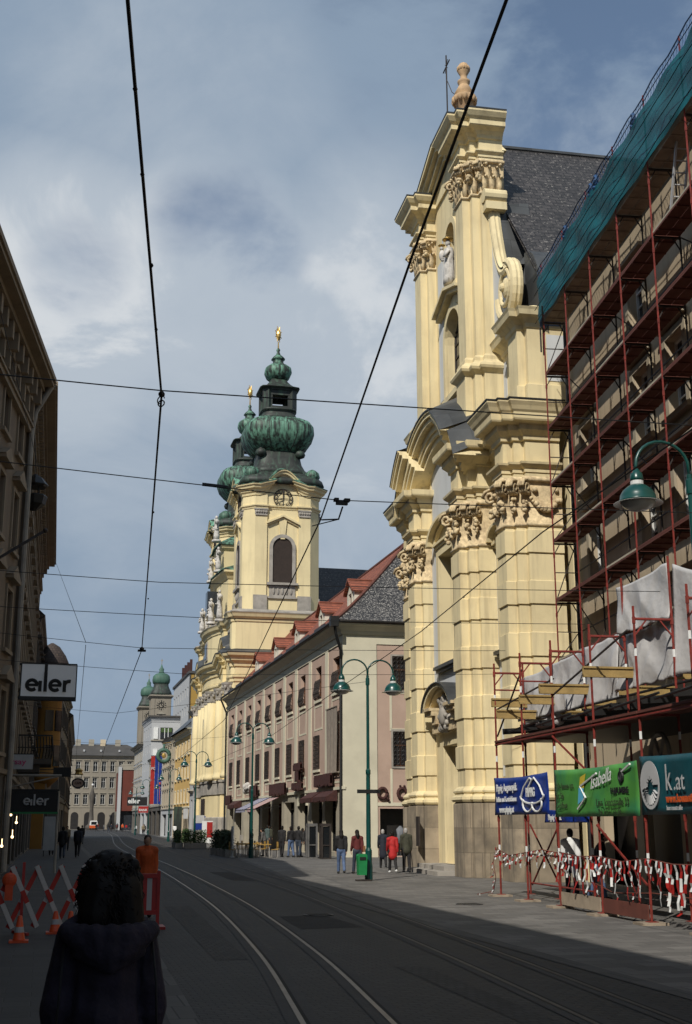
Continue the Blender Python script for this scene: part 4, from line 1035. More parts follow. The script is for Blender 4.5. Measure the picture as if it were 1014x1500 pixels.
b = MB(); b.lathe([(2.15,47.5),(2.2,47.6),(1.7,47.8),(1.35,48.1),(1.0,48.55),(.85,48.85)], (0,0,0), 32, 0, 7); sub(b, 'lantern_roof', 'copper_dark', True)
b = MB(); b.lathe([(.8,48.8),(1.25,49.2),(1.48,49.75),(1.4,50.25),(1.0,50.6),(.65,50.8),(.55,51.1),(.6,51.3),(.75,51.4),(.55,51.65),(.25,51.95),(.14,52.3),(.22,52.5),(.12,52.7)], (0,0,0), 28, 0, 2.8); sub(b, 'small_dome', 'copper', True)
b = MB(); b.tube([(0,0,52.6),(0,0,53.5)], [.09,.06], 6)
for k in range(16): t = k*math.pi/8; b.tube([(.06*math.cos(t),.1*math.sin(t),54.3+.15*math.sin(t)),(.42*math.cos(t)*(1 if k%2 else .8),.2*math.cos(t),54.4+1.0*math.sin(t)*(1 if k%2 else .8))], [.10,.035], 5)
b.ball((0,0,54.35), (.3,.3,.6), 8, 6); sub(b, 'finial', 'gold')
t2 = copy_tree(tow, TC); t2.location = (0, 10.9, 0)               # far tower, centre Y = 144.9
# body of the church
FX = 17.5
fp = [(34,120.75),(FX+.35,120.75),(FX+.35,120.95),(FX,121.3),(FX,122.5),(FX+.35,122.5),(FX+.35,127.2),(FX,127.2),(FX,128.6),(FX+.3,129.2),(FX-.15,130.4),(FX-.55,132),(FX-.75,134),(FX-.75,136.2),(FX-.55,138.2),(FX-.15,139.8),(FX+.3,141),(FX,141.6),(FX,143),(FX+.35,143),(FX+.35,147.6),(FX,147.6),(FX,148.7),(FX+.35,149),(34,149)]
b = MB(); b.plan(fp, [(0,0),(0,22.3)]); tb(b, 'facade_wall', 'stucco2')
b = MB(); b.plan(fp, [(.16,0),(.16,2.4),(.06,2.5),(0,2.5)]); b.plan(fp, [(0,4.7),(.12,4.75),(.12,5.9),(.22,5.95),(.22,6.15),(.0,6.2)]); tb(b, 'plinth', 'stone_grey')
def fdz(p):
    y = p[1]
    if p[0] > FX+2: return 0
    for c, w, h in ((124.9,3.6,2.0),(145,3.4,2.0)):
        if abs(y-c) < w: return h*(.5+.5*math.cos(math.pi*(y-c)/w))
    return 0
def dens(P, st=.4):
    out = []
    for a, c in zip(P, P[1:]):
        L_ = math.hypot(c[0]-a[0], c[1]-a[1]); m = max(1, int(L_/st)) if L_ < 9 else 1
        for k in range(m): out.append((a[0]+(c[0]-a[0])*k/m, a[1]+(c[1]-a[1])*k/m))
    return out + [P[-1]]
fd = dens(fp)
b = MB(); b.plan(fd, [(0,15.4),(.1,15.45),(.12,15.7),(.25,15.85),(.27,16.0),(.03,16.05)]); tb(b, 'architrave', 'stucco2')
b = MB(); b.plan(fd, [(0,16.9),(.15,16.95),(.2,17.25),(.5,17.5),(.55,17.75),(.85,17.95),(.95,18.2),(.2,18.45)], dz=fdz); b.plan(fd, [(.012,16.2),(.012,17.0)], dz=fdz); tb(b, 'cornice', 'stucco2')
b = MB(); b.plan(fd, [(.97,18.21),(1.0,18.3),(.3,18.62),(0,18.7)], dz=fdz); tb(b, 'cornice_flashing', 'lead')
b = MB(); b.plan(fp, [(0,21.4),(.1,21.45),(.15,21.7),(.4,21.9),(.5,22.15),(.6,22.3)]); tb(b, 'upper_cornice', 'stucco2')
b = MB(); b.plan(fp, [(.62,22.31),(.62,22.4),(-.2,22.75)]); b.box(FX+.5,121.3,22.3,33,148.4,22.7); tb(b, 'ledge', 'stone_grey')
for y in (121.9,127.9,131.0,133.6,136.6,139.2,142.3,148.1):     # giant half columns
    x = FX-.02 if y < 129 or y > 141 else FX-.5
    b = MB(); b.lathe([(.75,6.2),(.78,6.5),(.62,6.7),(.62,7),(.6,11),(.53,14.2)], (x,y,0), 14); col_ = tb(b, 'column', 'stucco2', True)
    b = MB(); b.lathe([(.53,14.15),(.6,14.3),(.55,14.4),(.62,14.9),(.8,15.2),(.85,15.4)], (x,y,0), 10)
    for k in range(8): t = k*math.pi/4; b.ball((x+.68*math.cos(t),y+.68*math.sin(t),14.95), (.16,.16,.2), 6, 5)
    b.build('capital', K['stone_grey'], col_)
for y in (124.8,134.9,145.2):
    x = FX+.34 if y != 134.9 else FX-.76
    for z0, z1 in ((8.2,12.6),(19.3,20.9)):
        b = MB(); b.box(x-.1,y-1.0,z0-.2,x+.05,y+1.0,z1+.25); tb(b, 'window_surround', 'stone_grey')
        b = MB(); b.box(x-.14,y-.8,z0,x-.11,y+.8,z1); tb(b, 'window', 'glass')
b = MB(); b.box(FX-.8,133.5,.2,FX-.5,136.3,4.4); tb(b, 'door', 'wood_door')
# centre gable with statues between the towers
b = MB(); gp = [(21.5,129.6),(18.2,129.6),(18.0,131.2),(17.7,134.9),(18.0,138.6),(18.2,140.2),(21.5,140.2)]
b.plan(gp, [(0,22.4),(0,27.4),(.1,27.45),(.3,27.8),(.6,28.1),(.6,28.3),(0,28.5)]); b.plan([(21.5,132),(18.0,132),(17.8,134.9),(18.0,137.8),(21.5,137.8)], [(0,28.4),(0,31.0),(.3,31.3),(.4,31.6),(0,31.8)]); tb(b, 'centre_gable', 'stucco2')
b = MB(); b.plan([(21.5,129.4),(17.7,129.4),(17.3,134.9),(17.7,140.4),(21.5,140.4)], [(.3,28.31),(.3,28.45),(-1.8,29.4)]); b.plan([(21.5,131.8),(17.7,131.8),(17.5,134.9),(17.7,138),(21.5,138)], [(.35,31.65),(.35,31.8),(-1.5,33.0)]); tb(b, 'gable_roof', 'copper')
def statue(b, c, h, lean=0):
    x, y, z = c
    b.lathe([(.5,0),(.55,.05),(.5,.25),(.36,.3)], (x,y,z), 8); z += .3
    b.lathe([(.0,0),(.42,.02),(.44,.4),(.34,h*.4),(.3,h*.55),(.4,h*.68),(.36,h*.78),(.12,h*.84),(.1,h*.86)], (x,y,z), 9, sx=.8)
    b.ball((x-.03,y,z+h*.92), (.17,.16,.2), 8, 6)
    b.tube([(x,y-.36,z+h*.74),(x-.2,y-.55-lean,z+h*.6),(x-.35,y-.45-lean*1.5,z+h*.8)], [.13,.1,.07], 6)
    b.tube([(x,y+.36,z+h*.74),(x-.2,y+.5,z+h*.5),(x-.4,y+.2,z+h*.5)], [.13,.1,.07], 6)
    lumps(b, (x-.1,y,z+h*.35), (.32,.4,h*.3), 12, .14)
for (c, h) in (((17.3,129.2,22.7),3.2),((16.7,131.6,22.7),2.6),((16.6,138.4,22.7),2.6),((17.3,140.6,22.7),3.2),((17.4,131.8,28.5),2.6),((17.4,138,28.5),2.6),((17.5,134.9,32.6),2.8)):
    b = MB(); statue(b, c, h, .2); tb(b, 'statue', 'statue', True)
b = MB(); b.box(FX-.95,134.1,24.2,17.75,135.7,26.8); tb(b, 'gable_window', 'glass_dim')
# nave behind
b = MB(); b.box(26.5,126,0,70,144,19.5); tb(b, 'nave_wall', 'stucco2')
b = MB()
for s in (-1, 1): b.add([(22,134.8,30.2),(70,134.8,30.2),(70,134.8+s*10.5,19),(22,134.8+s*10.5,19)], [(0,1,2,3)])
b.add([(22,134.8,30.2),(22,124.3,19),(22,145.3,19)], [(0,1,2)]); tb(b, 'nave_roof', 'slate')
# ------------------------------------------------------------------ beige house behind the scaffolding
SO, SR = (16.27,37.65,0), -R(7.2)
BH = thing('town_house', 'beige house under renovation behind the tall red scaffolding', 'house', SO, SR)
def hb(b, name, m, smooth=False, parent=None, loc=None): return b.build(name, K[m], parent or BH, smooth, world=False, loc=loc)
WX = 1.08
bw = [(-1.0,12.75,14.95),(-6.3,12.75,14.95),(-9.0,12.75,14.95),(-13.4,12.75,14.95),(-1.3,9.6,11.75),(-6.3,9.6,11.75),(-9.0,9.6,11.75),(-13.4,9.6,11.75),(-17.5,9.6,11.75),(-17.5,12.75,14.95),(-6.3,16.2,18.2),(-13.4,16.2,18.2)]
holes = [(-s-.6,-s+.6,z0,z1) for s, z0, z1 in bw] + [(.5+3.6*k,3.4+3.6*k,.1,3.4) for k in range(6)]
b = MB(); b.wall(lambda s, z, d: (WX+d, -s, z), -1.0, 40, 0, 19.9, holes, .3); b.add([(WX,1.0,0),(9,1.0,0),(9,1.0,19.9),(WX,1.0,19.9)], [(3,2,1,0)]); hb(b, 'front_wall', 'beige')
b = MB(); b.plan([(9,1.0),(WX,1.0),(WX,-40)][::-1], [(.0,19.6),(.1,19.65),(.14,19.85),(.35,20.05),(.4,20.25),(-1,20.5)]); hb(b, 'eaves_cornice', 'beige_trim')
b = MB(); b.add([(WX-.4,1.3,20.45),(WX-.4,-40,20.45),(7,-40,23),(7,1.3,23)], [(0,1,2,3)]); b.add([(WX-.4,1.3,20.44),(7,1.3,22.99),(12,1.3,20.4)], [(0,1,2)]); hb(b, 'roof', 'slate')
b = MB(); b.box(WX+.6,-40,0,WX+.7,.9,19.5); b.box(WX+2.5,-40,0,WX+2.6,.9,3.9); hb(b, 'interior', 'shop_dark')
for s, z0, z1 in bw:
    b = MB()
    for a in (-.6, .54): b.box(WX+.2, s+a, z0, WX+.27, s+a+.06, z1)
    b.box(WX+.2, s-.54, z1-.07, WX+.27, s+.54, z1); b.box(WX+.2, s-.54, z0, WX+.27, s+.54, z0+.07)
    b.box(WX+.19, s-.04, z0+.07, WX+.26, s+.04, z1-.07); b.box(WX+.195, s-.54, z0+(z1-z0)*.66, WX+.255, s+.54, z0+(z1-z0)*.66+.06)
    for q in (.22,.44): b.box(WX+.21, s-.54, z0+(z1-z0)*q, WX+.25, s+.54, z0+(z1-z0)*q+.03)
    w = hb(b, 'window', 'white_frame'); g = MB(); g.box(WX+.27, s-.6, z0, WX+.285, s+.6, z1); g.build('pane', K['glass'], w, world=False)
    b = MB(); b.box(WX-.08, s-.85, z0-.02, WX+.01, s-.62, z1+.2); b.box(WX-.08, s+.62, z0-.02, WX+.01, s+.85, z1+.2); b.box(WX-.08, s-.62, z1+.02, WX+.01, s+.62, z1+.2)
    b.box(WX-.2, s-.95, z0-.18, WX+.01, s+.95, z0-.03); b.box(WX-.22, s-.95, z1+.3, WX+.01, s+.95, z1+.42); hb(b, 'window_surround', 'beige_trim')
b = MB(); b.tube([(WX-.15,.55,20.0),(WX-.15,.55,.1)], .08, 8); hb(b, 'rainwater_pipe', 'black_metal')
# ------------------------------------------------------------------ tall scaffolding
SF = thing('scaffolding', 'tall red tube scaffolding with plank decks and a blue green net on top', 'scaffolding', SO, SR)
def sc(b, name, m, parent=None): return b.build(name, K[m], parent or SF, False, world=False)
BAY = [2.65*-k for k in range(8)]
LV = [7.05,9.05,11.07,13.08,15.08,17.05,19.05]
for i, s in enumerate(BAY):
    for w in (0, .75):
        if w == .75 and i == 0 and False: continue
        b = MB(); top = 21.25 if w == 0 else 20.1; z = 4.6
        b.tube([(w,s,z),(w,s,top)], .026, 6)
        for q in range(9): zz = z+.02+q*2.0; b.cyl((w,s,zz-.06),(w,s,zz+.06), .036, n=6)
        sc(b, 'standard', 'red_pole' if w == 0 else 'iron')
    for z in LV:
        b = MB(); b.bar((0,s,z-.04),(.75,s,z-.04),.05,.06); b.bar((.02,s,z-.38),(.2,s,z-.06),.03,.03); b.bar((.73,s,z-.38),(.55,s,z-.06),.03,.03); sc(b, 'transom', 'iron')
for i in range(len(BAY)-1):
    s0, s1 = BAY[i], BAY[i+1]
    for j, z in enumerate(LV):
        b = MB(); b.box(.0, s1+.03, z, .36, s0-.03, z+.05); b.box(.38, s1+.03, z+.001, .74, s0-.03, z+.05)
        for t in range(4): y = s1+.3+t*.65; b.box(.01, y, z-.03, .73, y+.05, z)
        sc(b, 'deck', 'deck_wood' if j == 6 else 'red_deck')
        if j < 6:
            b = MB(); b.box(.71, s1, z+.05, .735, s0, z+.2); b.bar((.75,s0,z+1.0),(.75,s1,z+1.0),.035,.035); sc(b, 'guard_rail', 'iron')
        b = MB(); b.box(.0, s1+.02, z+.055, .03, s0-.02, z+.19 if j == 6 else z+.11); sc(b, 'toe_board', 'deck_wood' if j == 6 else 'soffit' if (i+j) % 3 == 0 else 'red_deck')
    if i in (0, 2, 4):
        for j in range(6):
            z = LV[j]; a, c = (s0, s1) if j % 2 else (s1, s0)
            if (i+j) % 2 == 0: b = MB(); b.bar((.77,a,z+.1),(.77,c,z+1.95),.03,.03); sc(b, 'brace', 'iron')
for j in range(6):
    z = LV[j]; b = MB(); b.bar((.02,0,z+.06),(.73,0,z+1.9) if j % 2 else (.73,0,z+1.0),.03,.03); b.bar((0,.02,z+1.0),(.75,.02,z+1.0),.03,.03); sc(b, 'end_brace', 'iron')
# debris net: a sheet with ropes along it, looser blue mesh above
b = MB(); n = 60; rows = []
for k in range(9):
    z = 19.1+ (20.75-19.1)*k/8
    rows.append([(-.06-.03*math.sin(j*.9+k)-.05*abs(math.sin(j*math.pi/7.5)), .35-18.6*j/n, z+.04*math.sin(j*.7)) for j in range(n+1)])
b.loft(rows, False); nt_ = sc(b, 'debris_net', 'net')
b = MB()
for z in (19.12,19.62,20.18,20.72): b.tube([(-.2,.35-18.6*j/60,z+.015*math.sin(j)) for j in range(61)], .013, 4)
b.build('net_rope', K['black_metal'], nt_, world=False)
b = MB()
for k in range(90): y = .35-18.6*k/90; b.tube([(-.05,y,20.72),(-.05,y-.2,21.12)], .006, 3); b.tube([(-.05,y,21.12),(-.05,y-.2,20.72)], .006, 3)
b.tube([(-.05,.4-18.6*j/30,21.15+.05*math.sin(j*1.7)) for j in range(31)], .022, 4)
for y in (-3.2,-6.0,-6.5,-9.9): b.tube([(-.06,y+.1*math.sin(q),20.7+.06*q) for q in range(8)], [.06,.09,.05,.1,.07,.05,.08,.04], 5)
b.build('net_mesh', K['net_blue'], nt_, world=False)
b = MB(); b.add([(-.02,.35,19.05),(.75,.35,19.05),(.75,.35,20.9),(-.02,.35,20.9)], [(0,1,2,3)]); b.add([(-.04,.36,19.0),(.4,.7,18.9),(.4,.7,20.6),(-.04,.36,20.9)], [(0,1,2,3)]); b.build('net_end', K['net_blue'], nt_, world=False)
b = MB(); b.bar((.1,.5,18.0),(-.2,-.6,19.4),.05,.05); b.bar((0,.45,18.1),(0,.45,19.0),.05,.05); sc(b, 'end_brace', 'iron')
lad = thing('ladder', 'pale aluminium ladder leaning inside the top lift of the scaffolding', 'ladder', SO, SR)
b = MB()
for w in (.28,.62): b.bar((w,-11.1,17.1),(w,-12.2,19.6),.05,.07)
for k in range(9): t = k/9+.05; b.bar((.28,-11.1-1.1*t,17.1+2.5*t),(.62,-11.1-1.1*t,17.1+2.5*t),.03,.03)
b.build('ladder_frame', K['dim_white'], lad, world=False)
# ------------------------------------------------------------------ gantry over the pavement
GO, GR = (12.35,33.2,0), -R(3)
GF = thing('scaffolding', 'lower scaffolding gantry standing over the pavement, hung with advertising banners', 'scaffolding', GO, GR)
def gc(b, name, m, parent=None): return b.build(name, K[m], parent or GF, False, world=False)
FR = [0,-2.3,-4.7,-7.3,-9.8,-12.3]
for i, s in enumerate(FR):
    for w in (0, .85):
        if i == 5 and w == 0: pass
        top = 6.35 if w == 0 or i < 3 else 7.45
        b = MB(); b.tube([(w,s,.06),(w,s,top)], .028, 6); b.box(w-.1,s-.1,.05,w+.1,s+.1,.065)
        for z in (2.05,4.1,6.05): b.cyl((w,s,z-.07),(w,s,z+.07),.04,n=6)
        for z in (1.2,3.6,5.3): b.cyl((w,s,z),(w,s,z+.16),.0295,n=6,mi=1)
        b.build('standard', [K['red_pole'], K['white']], GF, world=False)
    b = MB(); b.tube([(0,s,6.08),(.85,s,6.08)], .03, 6); b.bar((.02,s,5.75),(.28,s,6.07),.03,.03); b.bar((.83,s,5.75),(.57,s,6.07),.03,.03); gc(b, 'transom', 'red_pole')
    if i in (0,1): b = MB(); b.tube([(0,s,5.6),(.85,s,5.6)], .022, 6); gc(b, 'transom', 'red_pole')
    b = MB(); b.bar((0,s,4.1),(.85,s,4.1),.05,.06); gc(b, 'transom', 'red_pole')
    b = MB(); b.box(-.3,s-.24,0,.25 if i != 5 else 1.0,s+.24,.05); gc(b, 'sole_board', 'deck_wood')
for i in range(5):
    s0, s1 = FR[i], FR[i+1]
    b = MB(); b.box(-.06,s1+.02,4.12,.42,s0-.02,4.17); b.box(.45,s1+.02,4.121,.9,s0-.02,4.17); gc(b, 'deck', 'red_deck')
    b = MB(); b.tube([(-.03,s0,4.06),(-.03,s1,4.06)], .026, 6); gc(b, 'ledger', 'red_pole')
    b = MB(); b.tube([(.88,s0,4.75),(.88,s1,4.75)], .03, 6); b.tube([(.45,s0+.2,4.45),(.45,s1,4.55)], .03, 6); gc(b, 'ledger', 'black_metal')
    if i in (0,1): b = MB(); b.tube([(.86,s0,1.1),(.86,s1,1.1)],.022,6); b.tube([(.86,s0,.35),(.86,s1,.35)],.022,6); gc(b, 'guard_rail', 'red_pole')
for p, q in (((.04,0,4.3),(.04,-2.3,5.9)),((-.05,-4.7,4.0),(-.05,-7.3,2.9)),((-.05,-7.3,1.9),(-.05,-9.8,.75)),((.9,0,.3),(.9,-2.3,1.9)),((.9,-2.3,.3),(.9,0,1.9)),((.02,-4.7,5.0),(.02,-9.4,5.9)),((.05,0,5.05),(.05,-4.7,5.4))):
    b = MB(); b.bar(p, q, .035, .035); gc(b, 'brace', 'iron' if p[2] > 4 and p[0] > -.01 else 'red_pole')
for z0, s0, s1 in ((.05,-7.4,-9.7),(.05,-4.8,-7.2)):
    b = MB(); b.box(-.03,s1,z0+.03,.0,s0,z0+.32); gc(b, 'kick_board', 'red_deck' if s0 < -7 else 'deck_wood')
b = MB(); b.box(.95,-24,4.22,4.2,1.2,4.4); gc(b, 'roof_boards', 'shop_dark')
b = MB()
for k in range(14): y = .9-1.6*k; b.bar((.5,y,4.5),(4.2,y,4.75),.12,.16)
gc(b, 'roof_joists', 'black_metal')
def timber(w0, w1, z, s_, label):
    b = MB(); w0, w1 = -w0, -w1; w0 = -abs(w0); w1 = abs(w1)
    b.box(w0,s_-.05,z,w1,s_+.05,z+.045); b.box(w0,s_-.05,z+.2,w1,s_+.05,z+.245); b.box(w0,s_-.018,z+.045,w1,s_+.018,z+.2); b.box(w0-.012,s_-.022,z+.05,w0+.001,s_+.022,z+.195)
    o = b.build('timber_beam', K['timber'], None); o.location = GO; o.rotation_euler = (0,0,GR); return tag(o, label, 'beam', 'timber beams on the gantry')
timber(-.1,-2.9,5.12,0,'yellow timber beam nearest the church, laid across the gantry above the blue banner')
timber(-.1,-2.6,4.98,-2.45,'yellow timber beam across the second gantry frame from the church')
timber(-.35,-3.2,5.02,-4.75,'yellow timber beam across the gantry below the middle of the white tarpaulin')
timber(-.2,-3.6,5.14,-7.32,'yellow timber beam across the near frames under the high tarpaulin')
timber(-.25,-3.2,4.72,-.9,'short dark beam end tucked under the tarpaulin near the church')
def tarp(s0, s1, z0, z1a, z1b, w, label, amp=.05):
    nx, nz = max(20, int(abs(s1-s0)*14)), 22; b = MB(); rows = []; ph = s0*3.7
    cr_ = [(random.uniform(-.1,1.1), random.uniform(-1.2,1.2), random.uniform(.4,1), random.uniform(.5,1.4)) for _ in range(int(abs(s1-s0)*5)+4)]
    for k in range(nz+1):
        t = k/nz; r_ = []
        for j in range(nx+1):
            u = j/nx; s = s0+(s1-s0)*u; zt = z1a+(z1b-z1a)*u - .05*abs(math.sin(u*abs(s1-s0)*1.25))
            f_ = 0
            for (c, sl, a_, fr) in cr_:      # sharp creases running down from the ties
                d_ = abs((u-c)*abs(s1-s0) - sl*(1-t)); f_ += a_*max(0, 1-d_*3.2*fr)**1.6*(.35+.65*(1-t))
            f_ = amp*(1.1*f_ + .5*math.sin(u*abs(s1-s0)*4.2+t*3+ph) + .35*math.sin(t*7+u*9+ph))
            r_.append((w-f_-.06*(1-t), s, z0+(zt-z0)*t+.02*math.sin(u*31)*(1-t)))
        rows.append(r_)
    b.loft(rows, False); o = b.build('tarpaulin', K['tarp'], None, True); o.location = GO; o.rotation_euler = (0,0,GR)
    md = o.modifiers.new('thickness', 'SOLIDIFY'); md.thickness = .004
    return tag(o, label, 'tarpaulin', 'white tarpaulins on the gantry')
tarp(.5,-6.7,4.75,6.0,6.3,.98,'long low white tarpaulin stretched along the gantry towards the church')
tarp(-6.9,-9.7,6.15,7.3,7.35,.93,'upper white tarpaulin hung between the tallest poles')
tarp(-6.5,-9.9,4.9,6.2,6.25,1.02,'crumpled white tarpaulin below the highest one')
tarp(-9.75,-14.5,4.9,7.3,5.9,.97,'white tarpaulin at the near edge of the gantry, sloping down from the pole')
b = MB(); b.tube([(1.0,.4,4.6),(1.1,-1.2,4.65),(1.0,-2.4,4.6)], [.14,.2,.16], 8); o = b.build('tarpaulin', K['tarp'], None, True); o.location = GO; o.rotation_euler = (0,0,GR)
tag(o, 'rolled white tarpaulin lying on the deck near the church', 'tarpaulin', 'white tarpaulins on the gantry')
# banners -----------------------------------------------------------
def banner(name, label, s0, s1, z0, z1, m, w=-.07, back=True):
    t = thing(name, label, 'banner', GO, GR, 'advertising banners')
    b = MB(); n = 24; rows = []
    for k in range(9):
        q = k/8; rows.append([(w+.018*math.sin(j*.8+q*3)*(1+q*.3) , s0+(s1-s0)*j/n, z0+(z1-z0)*q - .05*math.sin(math.pi*j/n)*q) for j in range(n+1)])
    b.loft(rows, False); o = b.build('banner_cloth', K[m], t, True, world=False); md = o.modifiers.new('thickness', 'SOLIDIFY'); md.thickness = .004
    return t
def lett(t, txt, s, z, size, m, w=-.115, bold=.0, shear=0, sx=1, tilt=0, name='lettering'):
    b = MB(); up = (0, math.sin(-tilt), math.cos(tilt)); right = (0, -math.cos(tilt), -math.sin(-tilt))
    text_into(b, txt, size, face_M((w, s, z), (0,-math.cos(tilt),math.sin(tilt)), (0,math.sin(tilt),math.cos(tilt))), bold=bold, shear=shear, sx=sx, depth=.003)
    return b.build(name, K[m], t, world=False)
def strokes(t, paths, r, m, name, w=-.115):
    b = MB()
    for P in paths: b.tube([(w, s, z) for s, z in P], r, 5)
    return b.build(name, K[m], t, world=False)
B1 = banner('advertising_banner', 'blue banner with white lettering and a drawing of spectacles', .12, -4.3, 2.15, 3.16, 'banner_blue')
lett(B1, 'Pippig Augenoptik', -.2, 2.78, .27, 'white', bold=.006, sx=.92); lett(B1, 'Brillen und Kontaktlinsen', -.2, 2.5, .19, 'white', sx=.9, bold=.004); lett(B1, 'www.pippig.at', -.45, 2.22, .22, 'white', bold=.01)
lett(B1, 'PIPPIG', -2.72, 2.6, .3, 'white', bold=.012, sx=.85)
cx_, cz_ = -3.2, 2.62
ell = lambda cx, cz, a, c, t0, t1, n=20: [(cx - a*math.cos(t0+(t1-t0)*k/n), cz + c*math.sin(t0+(t1-t0)*k/n)) for k in range(n+1)]
strokes(B1, [ell(cx_,2.62,.9,.2,R(180),R(360)), ell(-2.85,2.42,.38,.2,R(150),R(370)), ell(-3.55,2.42,.38,.2,R(170),R(390)), [(-2.35,2.6),(-2.6,2.85),(-3.05,3.05),(-3.2,3.02)], [(-4.05,2.6),(-3.8,2.85),(-3.4,3.05),(-3.2,2.98),(-2.95,2.82)]], .026, 'white', 'spectacles_drawing')
B2 = banner('advertising_banner', 'bright green perfumery banner with a slanting white signature', -4.8, -9.72, 2.08, 3.18, 'banner_green', w=-.09)
lett(B2, 'Isabella', -7.2, 2.66, .42, 'white', w=-.125, shear=.55, bold=.0, tilt=R(8), sx=1.0, name='signature'); lett(B2, 'PARFUMERIE', -8.35, 2.55, .17, 'black', w=-.125, bold=.006)
lett(B2, 'Linz, Landstraße 33', -7.5, 2.3, .23, 'foliage', w=-.125); lett(B2, 'Tel. 0732 / 77 33', -7.6, 2.12, .18, 'foliage', w=-.125)
for k, t_ in enumerate(('Wir bauen um', 'für Sie', 'Geöffnet')): lett(B2, t_, -5.0, 2.72-.22*k, .2, 'foliage', w=-.125)
strokes(B2, [[(-6.4,2.25),(-6.9,2.5),(-6.6,2.75),(-7.6,3.0)]], .026, 'white', 'flourish', -.125); strokes(B2, [[(-9.0,2.98),(-9.45,3.12)]], .026, 'white', 'flourish', -.125)
mk('yellow_ink', (.55,.42,.04), .5); mk('blue_ink', (.10,.38,.55), .5)
b = MB(); b.prism([(-6.45,2.55),(-6.75,2.6),(-6.95,3.02),(-6.6,2.95)], lambda p: (-.12,p[0],p[1]), lambda p: (-.117,p[0],p[1])); b.build('colour_patch', K['yellow_ink'], B2, world=False)
b = MB(); b.prism([(-6.4,2.35),(-6.75,2.45),(-6.8,2.7),(-6.5,2.72)], lambda p: (-.124,p[0],p[1]), lambda p: (-.121,p[0],p[1])); b.build('colour_patch', K['blue_ink'], B2, world=False)
strokes(B2, [ell(-8.95,2.88,.1,.1,0,R(360)),[(-8.95,2.99),(-8.95,3.06)],[(-8.95,2.78),(-8.95,2.97)]], .03, 'black', 'emblem', -.125)
B3 = banner('advertising_banner', 'dark teal banner with a white ring emblem at the right', -9.8, -14.6, 2.1, 3.25, 'banner_teal')
lett(B3, 'k', -11.05, 2.55, .72, 'dim_white', sx=.8); lett(B3, '.at', -11.4, 2.55, .5, 'dim_white'); lett(B3, 'www.kosmetik.at', -11.05, 2.33, .2, 'orange', bold=.008); lett(B3, 'herrenstraße', -11.05, 2.18, .13, 'dim_white')
b = MB(); n = 26
for k in range(n):
    t0, t1 = 2*math.pi*k/n, 2*math.pi*(k+1)/n; hi_ = .17 if n*.55 < k < n*.95 else .1
    pts = [(-10.35-r*math.cos(t)*.95, 2.67+r*math.sin(t)) for r, t in ((.47,t0),(.47,t1),(.13+.04*math.sin(k*2.4) if not (n*.5<k<n*.98) else .4,t1),(.13+.04*math.sin(k*2.4) if not (n*.5<k<n*.98) else .4,t0))]
    b.prism(pts, lambda p: (-.118,p[0],p[1]), lambda p: (-.112,p[0],p[1]))
for k in range(14, 25): t = 2*math.pi*k/n; b.bar((-.116,-10.35-.2*math.cos(t),2.67+.21*math.sin(t)),(-.116,-10.35-.36*math.cos(t),2.67+.38*math.sin(t)),.05,.006)
b.build('ring_emblem', K['dim_white'], B3, world=False)
B4 = banner('advertising_banner', 'narrow second blue banner hanging behind the poles below the first', -1.2, -4.4, 1.95, 2.3, 'banner_blue', w=.9)
lett(B4, 'Pippig Optik', -1.6, 2.02, .2, 'white', w=.86, bold=.006)
# barrier tape with fluttering ends -----------------------------------
random.seed(21)
def tape(label, pts, n, zlen, base):
    t = thing('barrier_tape', label, 'barrier tape', GO, GR, 'red and white barrier tape')
    b = MB(); b.tube([Vector(p) for p in pts], .014, 4); b.build('rope', K['red_deck'], t, world=False)
    P = [Vector(p) for p in pts]
    for k in range(n):
        u = (k+random.random()*.8)/n*(len(P)-1); i = min(int(u), len(P)-2); p = P[i].lerp(P[i+1], u-i)
        L_ = zlen*random.uniform(.5,1.1); sw = random.uniform(-.22,.3); b = MB(); m = 6; tw = random.uniform(-.9,.9)
        ring = []
        for q in range(m+1):
            f_ = q/m; a_ = tw*f_; c = p + Vector((random.uniform(-.04,.02)-.03, sw*f_*f_, -L_*f_)); d = Vector((math.sin(a_)*.5, math.cos(a_), 0))*.045
            ring.append([c-d, c+d])
        for q in range(m): b.add([ring[q][0],ring[q][1],ring[q+1][1],ring[q+1][0]], [(0,1,2,3)], (q//2 + k) % 2)
        b.build('streamer', [K['red'], K['white']], t, world=False)
    return t
tape('row of red and white tape ends fluttering from the rope under the green banner', [(-.02,-4.75,1.27),(-.05,-6.0,1.2),(-.02,-7.3,1.23),(-.06,-8.6,1.16),(-.02,-9.8,1.25),(-.04,-11,1.18),(-.02,-12.3,1.2)], 46, .75, 1.2)
tape('knotted red and white tape wound round the scaffold legs below the blue banner', [(-.04,.1,1.25),(-.06,-1.0,1.1),(-.04,-2.3,1.2),(-.04,-3.6,1.3),(.3,-4.3,1.2)], 22, .4, 1.2)
tape('loose red and white tape trailing to the ground beside the corner pole', [(-.05,.05,1.3),(-.12,.25,.9),(-.1,.12,.5),(-.1,.35,.12),(-.5,.6,.03)], 10, .25, .8)
tape('slack low rope with few red and white tape ends behind the front poles', [(.8,-4.9,.55),(.6,-6.5,.42),(.8,-8.2,.5),(.75,-10,.5),(.8,-12,.52)], 6, .35, .5)
